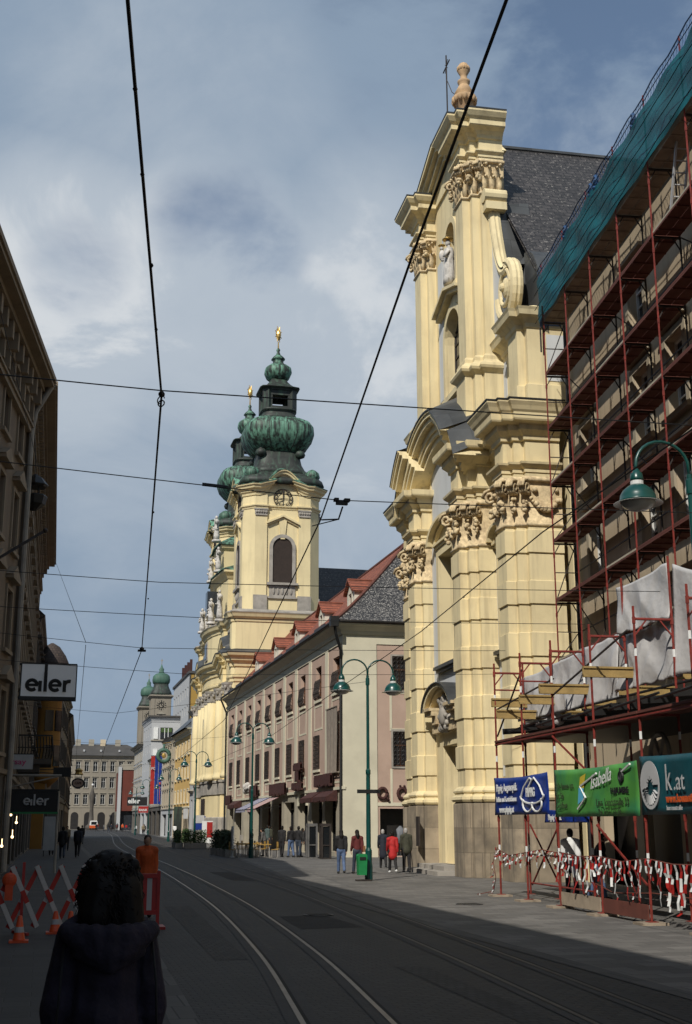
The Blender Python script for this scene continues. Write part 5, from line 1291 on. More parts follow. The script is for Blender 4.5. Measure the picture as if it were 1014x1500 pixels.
# things in the shade under the gantry -------------------------------------
b = MB(); b.tube([(2.6, -8.6-2.2*k/14, 4.0-.9*(k/14)+.4*math.sin(k/14*3)) for k in range(15)], [.28]*15, 8); sg = thing('shop_sign', 'curved dark blue illuminated sign over the shop under the gantry', 'sign', GO, GR); o = b.build('sign_body', K['banner_blue'], sg, True, world=False)
mk('bulb', (.5,.5,.5), .3, emit=((1,.95,.85), 1.2))
for k in range(6): b = MB(); b.ball((2.32,-8.8-.34*k,3.95-.14*k+.3*math.sin(k/6*3)), .045, 7, 5); b.build('light_bulb', K['bulb'], sg, world=False)
b = MB(); ring = [(2.5,-5.2+.55*math.cos(t),3.5+.55*math.sin(t)) for t in [q*math.pi/12 for q in range(25)]]; b.tube(ring, .06, 6)
for k in range(3): t = k*math.pi/3; b.bar((2.5,-5.2+.5*math.cos(t),3.5+.5*math.sin(t)),(2.5,-5.2-.5*math.cos(t),3.5-.5*math.sin(t)),.07,.05)
o = b.build('wheel_sign', K['stone_grey'], None); o.location = GO; o.rotation_euler = (0,0,GR); tag(o, 'round wheel shaped sign hanging in the shade under the gantry', 'sign')
mk('spot', (.6,.6,.5), .3, emit=((1,.9,.7), 4))
for k, (y, z) in enumerate(((-9.0,2.0),(-9.25,1.55))):
    b = MB(); b.cyl((2.9,y,z),(2.98,y,z),.05,.05,8); b.ball((2.89,y,z),.035,7,5); o = b.build('shop_spotlight', K['spot'], None); o.location = GO; o.rotation_euler = (0,0,GR); tag(o, ('upper lit spotlight in the dark shop under the gantry','lower lit spotlight in the dark shop under the gantry')[k], 'spotlight')
# ------------------------------------------------------------------ generic street house
def house(name, label, A, B, h, floors, nwin, wm_, trim='cream', depth=10, ground=3.8, gm=None, over=.5, roof='slate', rise=3.5, ww=.55, wh=1.9, hood=0, shop=True, surr=True, frame='white_frame', corn=.35, strips=0, group=None, gap=0):
    A = Vector((A[0],A[1],0)); B = Vector((B[0],B[1],0)); t = (B-A); L_ = t.length; t.normalize(); n = Vector((-t.y,t.x,0))
    H = thing(name, label, 'house', (A.x,A.y,0), 0, group)
    P = lambda s, z, d: tuple(A + t*s - n*d + Vector((0,0,z)))
    fl = (h-ground-.6)/floors; hs = []
    for f_ in range(floors):
        z0 = ground + f_*fl + (fl-wh)*.42
        for k in range(nwin): s = (k+.5)*L_/nwin; hs.append((s-ww, s+ww, z0, z0+wh))
    sh = [((k+.12)*L_/max(1,nwin//2), (k+.88)*L_/max(1,nwin//2), .1, ground-.7) for k in range(max(1,nwin//2))] if shop else []
    b = MB(); b.wall(P, 0, L_, ground, h, hs, .25); b.build('front_wall', K[wm_], H)
    b = MB(); b.wall(P, 0, L_, 0, ground, sh, .5); b.build('ground_floor_wall', K[gm or wm_], H)
    def bx(b, s0, s1, z0, z1, d0, d1):
        v = [P(s0,z0,d0),P(s1,z0,d0),P(s1,z0,d1),P(s0,z0,d1),P(s0,z1,d0),P(s1,z1,d0),P(s1,z1,d1),P(s0,z1,d1)]
        b.add(v, [(0,1,2,3),(7,6,5,4),(0,4,5,1),(1,5,6,2),(2,6,7,3),(3,7,4,0)])
    b = MB(); b.add([P(0,0,0),P(0,h,0),P(0,h,depth),P(0,0,depth)], [(0,1,2,3)]); b.add([P(L_,0,0),P(L_,h,0),P(L_,h,depth),P(L_,0,depth)], [(3,2,1,0)]); b.add([P(0,0,depth),P(L_,0,depth),P(L_,h,depth),P(0,h,depth)], [(0,1,2,3)]); b.build('side_wall', K[wm_], H)
    b = MB(); bx(b, .05, L_-.05, .0, h-.3, .75, .85); b.build('interior', K['shop_dark'], H)
    b = MB(); pl_ = [P(0,0,depth)[:2], P(0,0,0)[:2], P(L_,0,0)[:2], P(L_,0,depth)[:2]]
    b.plan(pl_, [(0,h-.7),(.06,h-.68),(.08,h-.5),(corn*.5,h-.35),(corn*.55,h-.2),(corn,h-.08),(corn+.05,h+.05),(0,h+.1)]); b.build('cornice', K[trim], H); b = MB(); b.plan(pl_, [(0,ground-.15),(.12,ground-.1),(.14,ground+.05),(0,ground+.1)]); b.build('string_course', K[trim], H)
    if roof:
        b = MB(); b.add([P(-.1,h+.06,-over),P(L_+.1,h+.06,-over),P(L_+.1,h+rise,depth*.45),P(-.1,h+rise,depth*.45)], [(0,1,2,3)]); b.add([P(-.1,h+rise,depth*.45),P(L_+.1,h+rise,depth*.45),P(L_+.1,h,depth+.4),P(-.1,h,depth+.4)], [(0,1,2,3)])
        b.add([P(-.08,h+.05,-over+.1),P(-.08,h+rise-.05,depth*.45),P(-.08,h,depth)], [(0,1,2)]); b.add([P(L_+.08,h+.05,-over+.1),P(L_+.08,h+rise-.05,depth*.45),P(L_+.08,h,depth)], [(2,1,0)]); b.build('roof', K[roof], H)
    for (s0, s1, z0, z1) in hs:
        b = MB(); m = (s0+s1)/2
        bx(b, s0, s0+.06, z0, z1, .16, .22); bx(b, s1-.06, s1, z0, z1, .16, .22); bx(b, m-.035, m+.035, z0+.06, z1-.06, .15, .215); bx(b, s0+.06, s1-.06, z0, z0+.06, .16, .22); bx(b, s0+.06, s1-.06, z1-.06, z1, .16, .22); bx(b, s0+.06, s1-.06, z0+(z1-z0)*.66, z0+(z1-z0)*.66+.06, .155, .21)
        w = b.build('window', K[frame], H); g = MB(); bx(g, s0, s1, z0, z1, .22, .24); g.build('pane', K['glass'], w)
        if surr:
            b = MB(); bx(b, s0-.18, s0-.02, z0, z1+.16, -.07, .01); bx(b, s1+.02, s1+.18, z0, z1+.16, -.07, .01); bx(b, s0-.02, s1+.02, z1+.02, z1+.16, -.07, .01); bx(b, s0-.25, s1+.25, z0-.15, z0-.01, -.16, .01)
            if hood:
                bx(b, s0-.3, s1+.3, z1+.36, z1+.5, -.3, .01)
                if hood > 1: b.prism([(s0-.35,z1+.5),(s1+.35,z1+.5),(m,z1+.95)], lambda p: P(p[0],p[1],-.28), lambda p: P(p[0],p[1],.01))
            b.build('window_surround', K[trim], H)
    for k in range(strips+1 if strips else 0):
        s = min(max(L_*k/strips, .25), L_-.25); b = MB(); bx(b, s-.25, s+.25, ground+.1, h-.7, -.12, .01); b.build('pilaster', K[trim], H)
    for (s0, s1, z0, z1) in sh:
        b = MB(); bx(b, s0, s1, z1-.5, z1-.42, .4, .46); bx(b, s0, s0+.08, z0, z1, .4, .46); bx(b, s1-.08, s1, z0, z1, .4, .46); bx(b, (s0+s1)/2-.04, (s0+s1)/2+.04, z0, z1-.5, .4, .455); w = b.build('shop_window', K['black_metal'], H)
        g = MB(); bx(g, s0, s1, z0, z1, .46, .48); g.build('pane', K['glass_dim'], w)
    return H, P, L_, bx
# ------------------------------------------------------------------ left side of the street
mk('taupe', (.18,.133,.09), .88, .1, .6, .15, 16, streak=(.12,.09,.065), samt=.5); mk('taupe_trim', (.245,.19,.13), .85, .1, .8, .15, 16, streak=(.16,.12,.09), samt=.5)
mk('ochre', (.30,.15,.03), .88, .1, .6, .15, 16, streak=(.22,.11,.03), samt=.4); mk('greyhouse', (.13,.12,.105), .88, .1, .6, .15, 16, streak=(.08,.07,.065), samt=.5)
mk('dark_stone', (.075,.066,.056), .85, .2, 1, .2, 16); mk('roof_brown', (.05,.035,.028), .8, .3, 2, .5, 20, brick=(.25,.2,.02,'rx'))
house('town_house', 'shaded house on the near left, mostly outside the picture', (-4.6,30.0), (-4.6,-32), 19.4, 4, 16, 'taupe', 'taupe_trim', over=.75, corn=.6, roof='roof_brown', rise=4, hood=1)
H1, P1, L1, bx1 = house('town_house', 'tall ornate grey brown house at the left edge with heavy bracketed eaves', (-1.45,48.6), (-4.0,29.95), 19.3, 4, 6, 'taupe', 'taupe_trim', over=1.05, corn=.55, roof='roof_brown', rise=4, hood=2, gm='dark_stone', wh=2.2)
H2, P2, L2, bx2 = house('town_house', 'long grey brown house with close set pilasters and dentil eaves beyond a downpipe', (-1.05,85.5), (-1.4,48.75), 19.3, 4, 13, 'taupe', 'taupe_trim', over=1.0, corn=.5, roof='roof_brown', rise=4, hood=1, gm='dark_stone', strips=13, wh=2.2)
for (H_, P_, L_, bx_, st) in ((H1,P1,L1,bx1,1.15),(H2,P2,L2,bx2,.55)):
    b = MB(); bx_(b, 0, L_, 19.05, 19.2, -.98, 0); bx_(b, 0, L_, 19.2, 19.42, -1.06, -.9); bx_(b, 0, L_, 18.85, 19.05, -.62, 0); bx_(b, 0, L_, 17.1, 17.3, -.2, 0); bx_(b, 0, L_, 17.3, 17.4, -.28, 0); H_ and b.build('eaves_moulding', K['taupe_trim'], H_)
    b = MB(); k = 0
    while k*st < L_-.3:
        s = .2+k*st
        if st > 1: bx_(b, s, s+.3, 18.2, 18.85, -.55, 0); bx_(b, s+.03, s+.27, 17.5, 18.2, -.3, 0); bx_(b, s+.45, s+1.0, 17.6, 18.6, -.1, 0)
        else: bx_(b, s, s+.26, 18.5, 18.85, -.5, 0); bx_(b, s+.03, s+.23, 18.2, 18.5, -.3, 0)
        k += 1
    each(b, 'eaves_bracket', K['taupe_trim'], H_, True, 24 if st > 1 else 16)
b = MB(); q = P1(-.05, 0, -.2); b.tube([(q[0]+.7,q[1],19.2),(q[0]+.1,q[1],18.0),(q[0],q[1],17.2),(q[0],q[1],.2)], .11, 8); b.build('rainwater_pipe', K['stone_grey'], H1)
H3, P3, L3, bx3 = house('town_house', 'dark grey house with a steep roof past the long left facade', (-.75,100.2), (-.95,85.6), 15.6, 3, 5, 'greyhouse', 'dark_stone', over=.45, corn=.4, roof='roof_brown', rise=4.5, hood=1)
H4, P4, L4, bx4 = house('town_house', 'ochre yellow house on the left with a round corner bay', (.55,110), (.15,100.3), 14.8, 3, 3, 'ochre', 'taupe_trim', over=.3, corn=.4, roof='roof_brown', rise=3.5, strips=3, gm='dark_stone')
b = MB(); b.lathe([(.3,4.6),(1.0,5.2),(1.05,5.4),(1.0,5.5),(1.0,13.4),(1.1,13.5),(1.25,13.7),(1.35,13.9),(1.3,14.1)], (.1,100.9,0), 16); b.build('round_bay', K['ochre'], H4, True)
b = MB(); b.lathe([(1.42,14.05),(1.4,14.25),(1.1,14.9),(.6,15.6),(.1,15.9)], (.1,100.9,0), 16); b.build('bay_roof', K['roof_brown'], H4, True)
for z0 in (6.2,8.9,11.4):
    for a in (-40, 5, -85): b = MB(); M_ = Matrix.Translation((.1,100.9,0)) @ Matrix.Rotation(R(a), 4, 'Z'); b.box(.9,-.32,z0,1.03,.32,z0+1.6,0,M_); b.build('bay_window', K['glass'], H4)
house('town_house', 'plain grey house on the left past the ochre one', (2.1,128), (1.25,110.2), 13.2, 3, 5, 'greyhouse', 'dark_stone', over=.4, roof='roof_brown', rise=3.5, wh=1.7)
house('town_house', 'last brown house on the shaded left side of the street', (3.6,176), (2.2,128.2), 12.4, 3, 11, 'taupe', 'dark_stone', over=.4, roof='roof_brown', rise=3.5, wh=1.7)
# sign boxes on the left -----------------------------------------------------
def lbl(t, txt, org, size, m, bold=0, sx=1, right=(1,0,0), align='LEFT', shear=0, depth=.01):
    b = MB(); text_into(b, txt, size, face_M(org, right, (0,0,1)), bold=bold, sx=sx, align=align, shear=shear, depth=depth); return b.build('lettering', K[m], t)
def rounded_word(t, x0, y, z0, u, m, r):
    """the shop word in round lower case strokes: e i l e r"""
    b = MB()
    def arc(cx, cz, rad, a0, a1, n=14): return [(cx+rad*math.cos(R(a0+(a1-a0)*k/n)), y, cz+rad*math.sin(R(a0+(a1-a0)*k/n))) for k in range(n+1)]
    for cx in (x0+u, x0+u*4.55):
        b.tube(arc(cx, z0+u, u*.78, 0, 315), r, 6); b.bar((cx-u*.7,y,z0+u),(cx+u*.95,y,z0+u),r*1.4,r*1.3, up=(0,1,0))
    b.bar((x0+u*2.25,y,z0),(x0+u*2.25,y,z0+u*1.65),r*1.9,r*2, up=(0,1,0)); b.bar((x0+u*3.05,y,z0),(x0+u*3.05,y,z0+u*3.0),r*1.9,r*2, up=(0,1,0))
    b.bar((x0+u*6.0,y,z0),(x0+u*6.0,y,z0+u*1.8),r*1.9,r*2, up=(0,1,0)); b.tube(arc(x0+u*6.75, z0+u*.95, u*.75, 75, 165, 7), r, 6)
    return b.build('lettering', K[m], t)
mk('sign_white', (.60,.61,.63), .4, .04, 2, emit=((.9,.95,1), .05)); mk('pink_ink', (.45,.05,.16), .5)
S1 = thing('shop_sign', 'big white box sign with black rounded lettering jutting from the left facade', 'sign', (-.05,50,6.6))
b = MB(); b.box(-1.06,49.9,6.74,1.03,50.2,8.0); b.build('sign_panel', K['sign_white'], S1)
b = MB(); b.box(-1.14,49.86,6.6,1.07,50.24,6.74); b.box(-1.1,49.88,8.0,1.06,50.22,8.05); b.box(-1.12,49.87,6.74,-1.06,50.23,8.0); b.box(1.03,49.88,6.74,1.07,50.22,8.0); b.bar((-1.5,50.05,8.0),(-1.1,50.05,8.0),.08,.08); b.bar((-1.5,50.05,6.7),(-1.1,50.05,6.7),.08,.08); b.build('sign_frame', K['black_metal'], S1)
rounded_word(S1, -.9, 49.87, 6.93, .25, 'black', .07); b = MB(); b.box(-.135-.06,49.86,7.6,-.135+.06,49.9,8.0); b.build('lettering', K['black'], S1)
S2 = thing('shop_sign', 'small pale sign with pink lettering at the left edge', 'sign', (-1,50,4))
b = MB(); b.box(-1.75,49.95,3.95,-.43,50.1,4.5); b.build('sign_panel', K['dim_white'], S2); lbl(S2, 'orsay', (-1.45,49.94,4.13), .3, 'pink_ink', .004, 1.15); b = MB(); b.box(-1.8,49.97,4.5,-.4,50.08,4.54); b.build('sign_frame', K['black_metal'], S2)
S3 = thing('shop_sign', 'black fascia sign with white rounded lettering over the dark left shop', 'sign', (-.4,50.6,2.4))
b = MB(); b.box(-1.9,50.55,2.35,.6,50.9,3.1); b.build('sign_panel', K['black'], S3); rounded_word(S3, -.72, 50.52, 2.6, .14, 'dim_white', .036)
b = MB(); b.box(-1.9,50.5,2.28,.62,50.95,2.35); b.build('sign_edge', K['bin_green'], S3)
t = thing('shop_awning', 'flat dark canopy with shelves over the left shop entrance', 'awning', (-.6,52,3.2)); b = MB(); b.box(-1.4,50.95,3.12,.62,56,3.22); b.build('canopy_roof', K['black'], t)
b = MB(); b.tube([(-1.4,51,3.75),(.7,51,3.75)], .05, 6); b.tube([(-1.4,51,3.25),(.7,51,3.75)], .03, 6); b.tube([(.62,50.97,.05),(.62,50.97,3.15)], .05, 6); b.build('canopy_frame', K['stone_grey'], t)
BL = thing('balcony', 'dark balcony with wrought iron railing under the big box sign', 'balcony', (-.5,60,4.6))
b = MB(); b.box(-1.3,59.2,4.55,.32,63,4.8); b.box(-1.2,59.4,4.2,-.2,62.8,4.55); b.build('balcony_slab', K['dark_stone'], BL)
b = MB()
for k in range(12): x = -1.2+1.5*k/11; b.tube([(x,59.25,4.8),(x+.05,59.2,5.2),(x,59.25,5.8)], .025, 4)
for k in range(22): y = 59.3+3.6*k/21; b.tube([(.28,y,4.8),(.36,y,5.2),(.28,y,5.8)], .025, 4)
b.bar((-1.3,59.25,5.85),(.3,59.25,5.85),.07,.07); b.bar((.28,59.25,5.85),(.28,63,5.85),.07,.07); b.bar((-1.3,59.25,5.3),(.3,59.25,5.3),.04,.04); b.build('railing', K['black_metal'], BL)
OV = thing('hanging_sign', 'oval sign in a dark rim hanging from a bracket on the left', 'sign', (2.4,90,4.6))
b = MB(); n = 20; el = [(2.38+.4*math.cos(2*math.pi*k/n), 4.62+.3*math.sin(2*math.pi*k/n)) for k in range(n)]; b.prism(el, lambda p: (p[0],89.97,p[1]), lambda p: (p[0],90.05,p[1])); b.build('sign_plate', K['pink'], OV)
b = MB(); b.tube([(x,90,z) for x,z in el+[el[0]]], .06, 6); b.build('sign_rim', K['black_metal'], OV)
b = MB(); b.bar((-.8,90,5.35),(2.7,90,5.2),.06,.06); b.bar((2.15,90,4.9),(2.15,90,5.25),.03,.03); b.bar((2.6,90,4.9),(2.6,90,5.22),.03,.03); b.build('sign_bracket', K['black_metal'], OV)
b = MB(); b.lathe([(.3,0),(.22,.15),(.28,.3),(.1,.42)], (2.4,90,5.22), 8); b.build('crown', K['gold'], OV)
lbl(OV, 'CAFE', (2.38,89.96,4.56), .2, 'maroon', .004, 1, align='CENTER')
t = thing('shop_sign', 'dark square sign box above the oval sign on the left', 'sign', (1.2,84,5)); b = MB(); b.box(.6,84,4.85,1.75,84.3,5.45); b.build('sign_panel', K['black'], t); b = MB(); b.bar((-1.1,84.1,5.3),(.6,84.1,5.3),.05,.05); b.build('sign_bracket', K['iron'], t)
LN = thing('hanging_lantern', 'black street lantern hung on a wire in front of the left facade', 'lantern', (-1.0,49.6,14.3))
c = (-1.0,49.6)
b = MB(); b.lathe([(.08,15.65),(.3,15.5),(.55,15.2),(.46,15.12)], (c[0],c[1],0), 8); b.lathe([(.46,14.78),(.52,14.72),(.44,14.4),(.12,14.15)], (c[0],c[1],0), 8); b.build('lantern_shade', K['black_metal'], LN)
b = MB(); b.bar((c[0]-.15,c[1],14.7),(c[0]-.15,c[1],15.2),.06,.06); b.bar((c[0]+.15,c[1],14.7),(c[0]+.15,c[1],15.2),.06,.06); b.tube([(c[0],c[1],15.6),(c[0]-.2,c[1],18.0),(c[0]-.5,c[1]+.3,19.0)], .02, 4); b.build('lantern_bracket', K['black_metal'], LN)
b = MB(); b.bar((-2.4,42,10.2),(-.47,42,11.56),.09,.09); b.ball((-.42,42,11.6),.09,8,6); tag(b.build('flag_pole', K['iron']), 'slanting bare flagpole sticking out from the left facade', 'pole')
mk('warm_bulb', (.6,.5,.3), .3, emit=((1,.72,.38), 4))
for k, (x, y, z) in enumerate(((-1.26,51.5,1.95),(-1.3,47.5,1.45),(-1.62,46.5,1.15),(-2.1,43.0,.95),(-1.5,52,2.25))):
    b = MB(); b.ball((x+.32,y,z), .05, 8, 6); b.tube([(x+.32,y,z),(x+.32,y,z+.25)], .012, 4)
    tag(b.build('shop_lamp', K['warm_bulb']), 'small warm lamp glowing in the dark left shop window', 'lamp', 'warm lamps in the left shop')
# clutter on the shaded pavement, kept small
t = thing('display_stand', 'pale standing notice board by the shaded left shops', 'sign', (.6,78,0)); b = MB(); b.box(.2,78,.35,1.0,78.06,2.3); b.build('board', K['dim_white'], t); b = MB(); b.bar((.25,78.03,0),(.25,78.03,.35),.05,.05); b.bar((.95,78.03,0),(.95,78.03,.35),.05,.05); b.build('leg', K['black_metal'], t)
# ------------------------------------------------------------------ far right row, end of the street
mk('far_white', (.43,.435,.44), .85, .05, .3, streak=(.38,.38,.38), samt=.3); mk('far_cream', (.52,.43,.30), .85, .05, .3, streak=(.40,.33,.24), samt=.3); mk('far_orange', (.62,.40,.13), .85, .05, .3, streak=(.5,.32,.12), samt=.3)
mk('far_ochre', (.36,.22,.05), .85, .06, .2); mk('far_stone', (.245,.215,.17), .88, .08, .2, streak=(.17,.15,.12), samt=.4); mk('far_trim', (.31,.28,.225), .85, .08, .5); mk('red_cladding', (.13,.028,.016), .6, .15, .3, wave=(.6,'X'), bump=.4)
mk('grey_roof', (.075,.085,.10), .55, .2, .5, brick=(.6,.4,.02,'ry')); mk('far_roof', (.06,.055,.05), .7, .2, .4); mk('verdigris', (.055,.125,.09), .65, .25, .5, streak=(.03,.06,.045), samt=.7)
# narrow white gabled bay with green roof and a dish beside the twin towers
NB = thing('chapel_wing', 'narrow white building with a green copper roof next to the twin towered church', 'house', (17.4,150,0))
b = MB(); b.wall(lambda s, z, d: (17.4+d, s, z), 148.9, 153.4, 0, 15.2, [(150.3,152.0,.2,4.6)], .5); b.add([(17.4,148.9,0),(29,148.9,0),(29,148.9,15.2),(17.4,148.9,15.2)], [(0,1,2,3)]); b.build('front_wall', K['far_white'], NB)
b = MB(); b.plan([(29,148.9),(17.4,148.9),(17.4,153.4)], [(0,14.5),(.3,14.8),(.5,15.1),(.5,15.25),(0,15.3)]); b.plan([(17.9,149.9),(17.4,149.9),(17.4,152.4),(17.9,152.4)], [(0,5.3),(.2,5.4),(.4,5.6),(0,5.8)]); b.build('cornice', K['far_trim'], NB)
b = MB(); b.loft([[(16.8,148.6,15.3),(16.8,153.7,15.3)],[(18.6,149.5,16.8),(18.6,152.9,16.8)],[(20.5,150.6,18.9),(20.5,151.8,18.9)],[(29,150.6,18.9),(29,151.8,18.9)]], False); b.add([(16.8,148.6,15.3),(18.6,149.5,16.8),(20.5,150.6,18.9),(29,150.6,18.9),(29,148.6,15.3)], [(0,1,2,3,4)]); b.build('roof', K['verdigris'], NB)
b = MB(); b.box(17.8,150.3,.2,17.9,152,4.6); b.build('door', K['wood_door'], NB)
b = MB(); b.lathe([(.0,0),(.5,.05),(.95,.25),(1.0,.3)], (0,0,0), 16); M_ = Matrix.Translation((17.9,148.3,17.9)) @ Matrix.Rotation(R(75),4,'X') @ Matrix.Rotation(R(-20),4,'Y'); b.v = [tuple(M_ @ Vector(p)) for p in b.v]; b.bar((17.9,148.4,17.6),(18.4,149.5,16.6),.1,.1)
tag(b.build('satellite_dish', K['white'], None, True), 'white satellite dish on the green roofed wing', 'dish')
house('town_house', 'orange yellow house with a grey bent roof down the street', (17.4,153.5), (17.3,171), 13.2, 3, 5, 'far_orange', 'cream', over=.9, corn=.5, roof='grey_roof', rise=5, gm='far_cream', wh=1.5, surr=True)
house('town_house', 'slim cream house with pinkish stucco beside the coloured banners', (17.25,171.2), (17.2,187.5), 13.6, 3, 5, 'far_cream', 'far_trim', over=.5, roof='far_roof', rise=3.5, gm='far_white', wh=1.7, hood=1)
# white modern block with end windows
MW, MP, ML, mbx = house('office_block', 'white modern block with banded windows at the far right', (17.4,213), (17.2,228), 19.2, 5, 4, 'far_white', 'far_white', depth=13, over=.3, corn=.3, roof=None, ground=4.2, surr=False, frame='black_metal', wh=1.5)
b = MB(); b.box(16.9,212.5,19.3,31,228.5,19.6); b.build('flat_roof', K['far_roof'], MW)
for z in (8.5,12.1,15.7):
    b = MB(); b.box(18.9,212.85,z,20.9,212.99,z+1.9); w = b.build('window', K['black_metal'], MW); g = MB(); g.box(19.0,212.82,z+.1,20.8,212.848,z+1.8); g.build('pane', K['glass_dim'], w)
    g = MB(); g.box(19.0,212.78,z+1.1,20.8,212.815,z+1.8); g.build('blind', K['foliage2'] if z > 15 else K['dim_white'], w)
    for x in (19.6,20.2): g = MB(); g.box(x-.05,212.77,z+.1,x+.05,212.776,z+1.8); g.build('mullion', K['white'], w)
    b = MB(); b.box(17.3,212.8,z-.35,30,213.0,z-.15); b.build('band', K['far_trim'], MW)
    b = MB(); b.box(17.75,212.85,z,18.5,212.99,z+1.9); w = b.build('window', K['white'], MW)
house('office_block', 'lower white building with a dark projecting cornice at the far right', (17.25,228.2), (17.2,249), 15.8, 4, 6, 'far_white', 'far_trim', over=.9, corn=.8, roof='far_roof', rise=1.0, ground=4.2, gm='greyhouse', wh=1.6, surr=True, hood=1, frame='black_metal')
house('office_block', 'white shop house carrying the red and blue banners', (17.15,187.7), (17.25,212.8), 12.0, 3, 7, 'far_white', 'far_trim', over=.4, corn=.3, roof='far_roof', rise=1.2, ground=4.4, gm='dark_stone', wh=1.6, surr=True, frame='black_metal')
# tower block behind
TB = thing('tower_block', 'tall slab block with an ochre end wall and white front behind the roofs', 'tower block', (23,200,0))
b = MB(); b.wall(lambda s, z, d: (22.2+d, s, z), 200, 226, 0, 25.4, [(202+3.6*k,203.4+3.6*k,z,z+1.5) for k in range(7) for z in (13,16,19,22)], .2); b.build('front_wall', K['far_white'], TB)
b = MB(); b.add([(22.2,200,0),(34,200,0),(34,200,25.4),(22.2,200,25.4)], [(0,1,2,3)]); b.build('end_wall', K['far_ochre'], TB)
b = MB(); b.box(22.0,199.8,25.4,34.2,226.2,25.8); b.box(22.15,199.9,10,22.35,200.1,25.4); b.build('roof_edge', K['far_roof'], TB)
b = MB(); b.box(22.45,201,5,22.5,225,25); b.build('pane', K['glass_dim'], TB)
for k in range(4): b = MB(); b.box(22.6,204+4*k,25.8,23.0,204.5+4*k,28.2); b.build('chimney', K['maroon'], TB)
b = MB(); b.tube([(23.6,200.5,25.8),(23.6,200.5,29.8)], .08, 5); b.build('aerial', K['black_metal'], TB)
# green domed twin church far behind
FC = thing('twin_tower_church', 'distant grey church with two dark green domed towers and a clock', 'church', (26.4,305,0))
def ftower(cx, cy):
    b = MB(); h = 2.35; b.plan([(cx-h,cy-h),(cx-h,cy+h),(cx+h,cy+h),(cx+h,cy-h)], [(0,0),(0,30.6),(.25,30.9),(.55,31.2),(.55,31.45),(0,31.6)], closed=True)
    for s in (-1,1): b.box(cx+s*1.9-.35,cy-h-.12,18,cx+s*1.9+.35,cy-h+.02,30.5); b.box(cx-h-.12,cy+s*1.9-.35,18,cx-h+.02,cy+s*1.9+.35,30.5)
    t = b.build('tower', K['far_stone'], FC)
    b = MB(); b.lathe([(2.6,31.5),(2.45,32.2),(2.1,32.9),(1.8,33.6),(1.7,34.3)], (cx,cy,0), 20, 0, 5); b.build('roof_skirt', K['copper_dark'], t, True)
    b = MB(); b.lathe([(1.7,34.25),(2.0,34.6),(2.1,35.3),(1.95,36.2),(1.4,36.7),(.7,36.95),(.5,37.4),(.6,37.9),(.3,38.3),(.1,39.0)], (cx,cy,0), 20, 0, 4); b.build('dome', K['verdigris'], t, True)
    b = MB(); b.tube([(cx,cy,38.8),(cx,cy,40.4)], .06, 4); b.bar((cx-.3,cy,40),(cx+.3,cy,40),.08,.08); b.build('cross', K['gold'], t)
    b = MB()
    for k in range(12): a = k*math.pi/6; b.bar((cx+.85*math.cos(a),cy-h-.08,29.1+.85*math.sin(a)),(cx+1.15*math.cos(a),cy-h-.08,29.1+1.15*math.sin(a)),.2,.06)
    b.bar((cx,cy-h-.08,29.1),(cx,cy-h-.08,29.9),.14,.05); b.bar((cx,cy-h-.08,29.1),(cx+.5,cy-h-.08,28.9),.14,.05); b.tube([(cx+.6*math.cos(a),cy-h-.06,29.1+.6*math.sin(a)) for a in [q*.52 for q in range(13)]], .1, 4); b.build('clock', K['black'], t)
    b = MB(); b.prism([(-.6,24.8),(.6,24.8),(.6,26.2),(.35,26.75),(-.35,26.75),(-.6,26.2)], lambda p: (cx+p[0],cy-h-.03,p[1]), lambda p: (cx+p[0],cy-h+.01,p[1])); b.build('louvre', K['louvre'], t)
    b = MB(); b.prism([(-1.1,27.0),(1.1,27.0),(0,27.5)], lambda p: (cx+p[0],cy-h-.2,p[1]), lambda p: (cx+p[0],cy-h+.01,p[1])); b.build('window_hood', K['far_trim'], t)
ftower(26.4,300); ftower(25.9,331)
b = MB(); b.box(27,303,0,60,335,22); b.build('nave_wall', K['far_stone'], FC)
# block closing the view
EB, EP, EL, ebx = house('palace_block', 'long grey stone palace block closing the end of the street', (5.2,382), (30,382), 21.0, 3, 11, 'far_stone', 'far_trim', depth=16, over=.6, corn=.8, roof=None, ground=6.2, wh=2.9, ww=.6, hood=2, gm='far_stone', strips=0) if False else (None,)*4
def endblock():
    A = Vector((31,384,0)); 
    return house('palace_block', 'long grey stone palace block closing the end of the street', (31.5,384), (4.0,384), 21.4, 3, 11, 'far_stone', 'far_trim', depth=16, over=.9, corn=.8, roof=None, ground=6.4, wh=2.9, ww=.62, hood=1, shop=False)
A_, B_ = (3.6,384), (31.5,384)
# facade faces the viewer: travel so that its outward side is -y
EH, EP, EL, ebx = house('palace_block', 'long grey stone palace block closing the end of the street', (31.5,384), (3.6,384), 21.4, 3, 11, 'far_stone', 'far_trim', depth=16, over=.9, corn=.8, roof=None, ground=6.4, wh=2.9, ww=.62, hood=1, shop=False)
b = MB(); p = [EP(s,21.5,d) for s, d in ((-.5,-1),(EL+.5,-1),(EL+.5,16),(-.5,16))]; q = [EP(s,25.2,d) for s, d in ((7,6),(EL-6,6),(EL-6,9),(7,9))]; b.add(p+q, [(0,1,5,4),(1,2,6,5),(2,3,7,6),(3,0,4,7),(4,5,6,7)]); b.build('roof', K['far_roof'], EH)
for s in (9,13.5,17,21,24): b = MB(); ebx(b, s, s+1.6, 24.4, 26.6, 5, 6.2); b.build('chimney', K['far_trim'] if s != 13.5 else K['far_cream'], EH)
for s in (4,9.5,15,20,24.5): b = MB(); ebx(b, s-.25, s+.25, 22.7, 23.3, .7, 2); b.build('skylight', K['far_white'], EH)
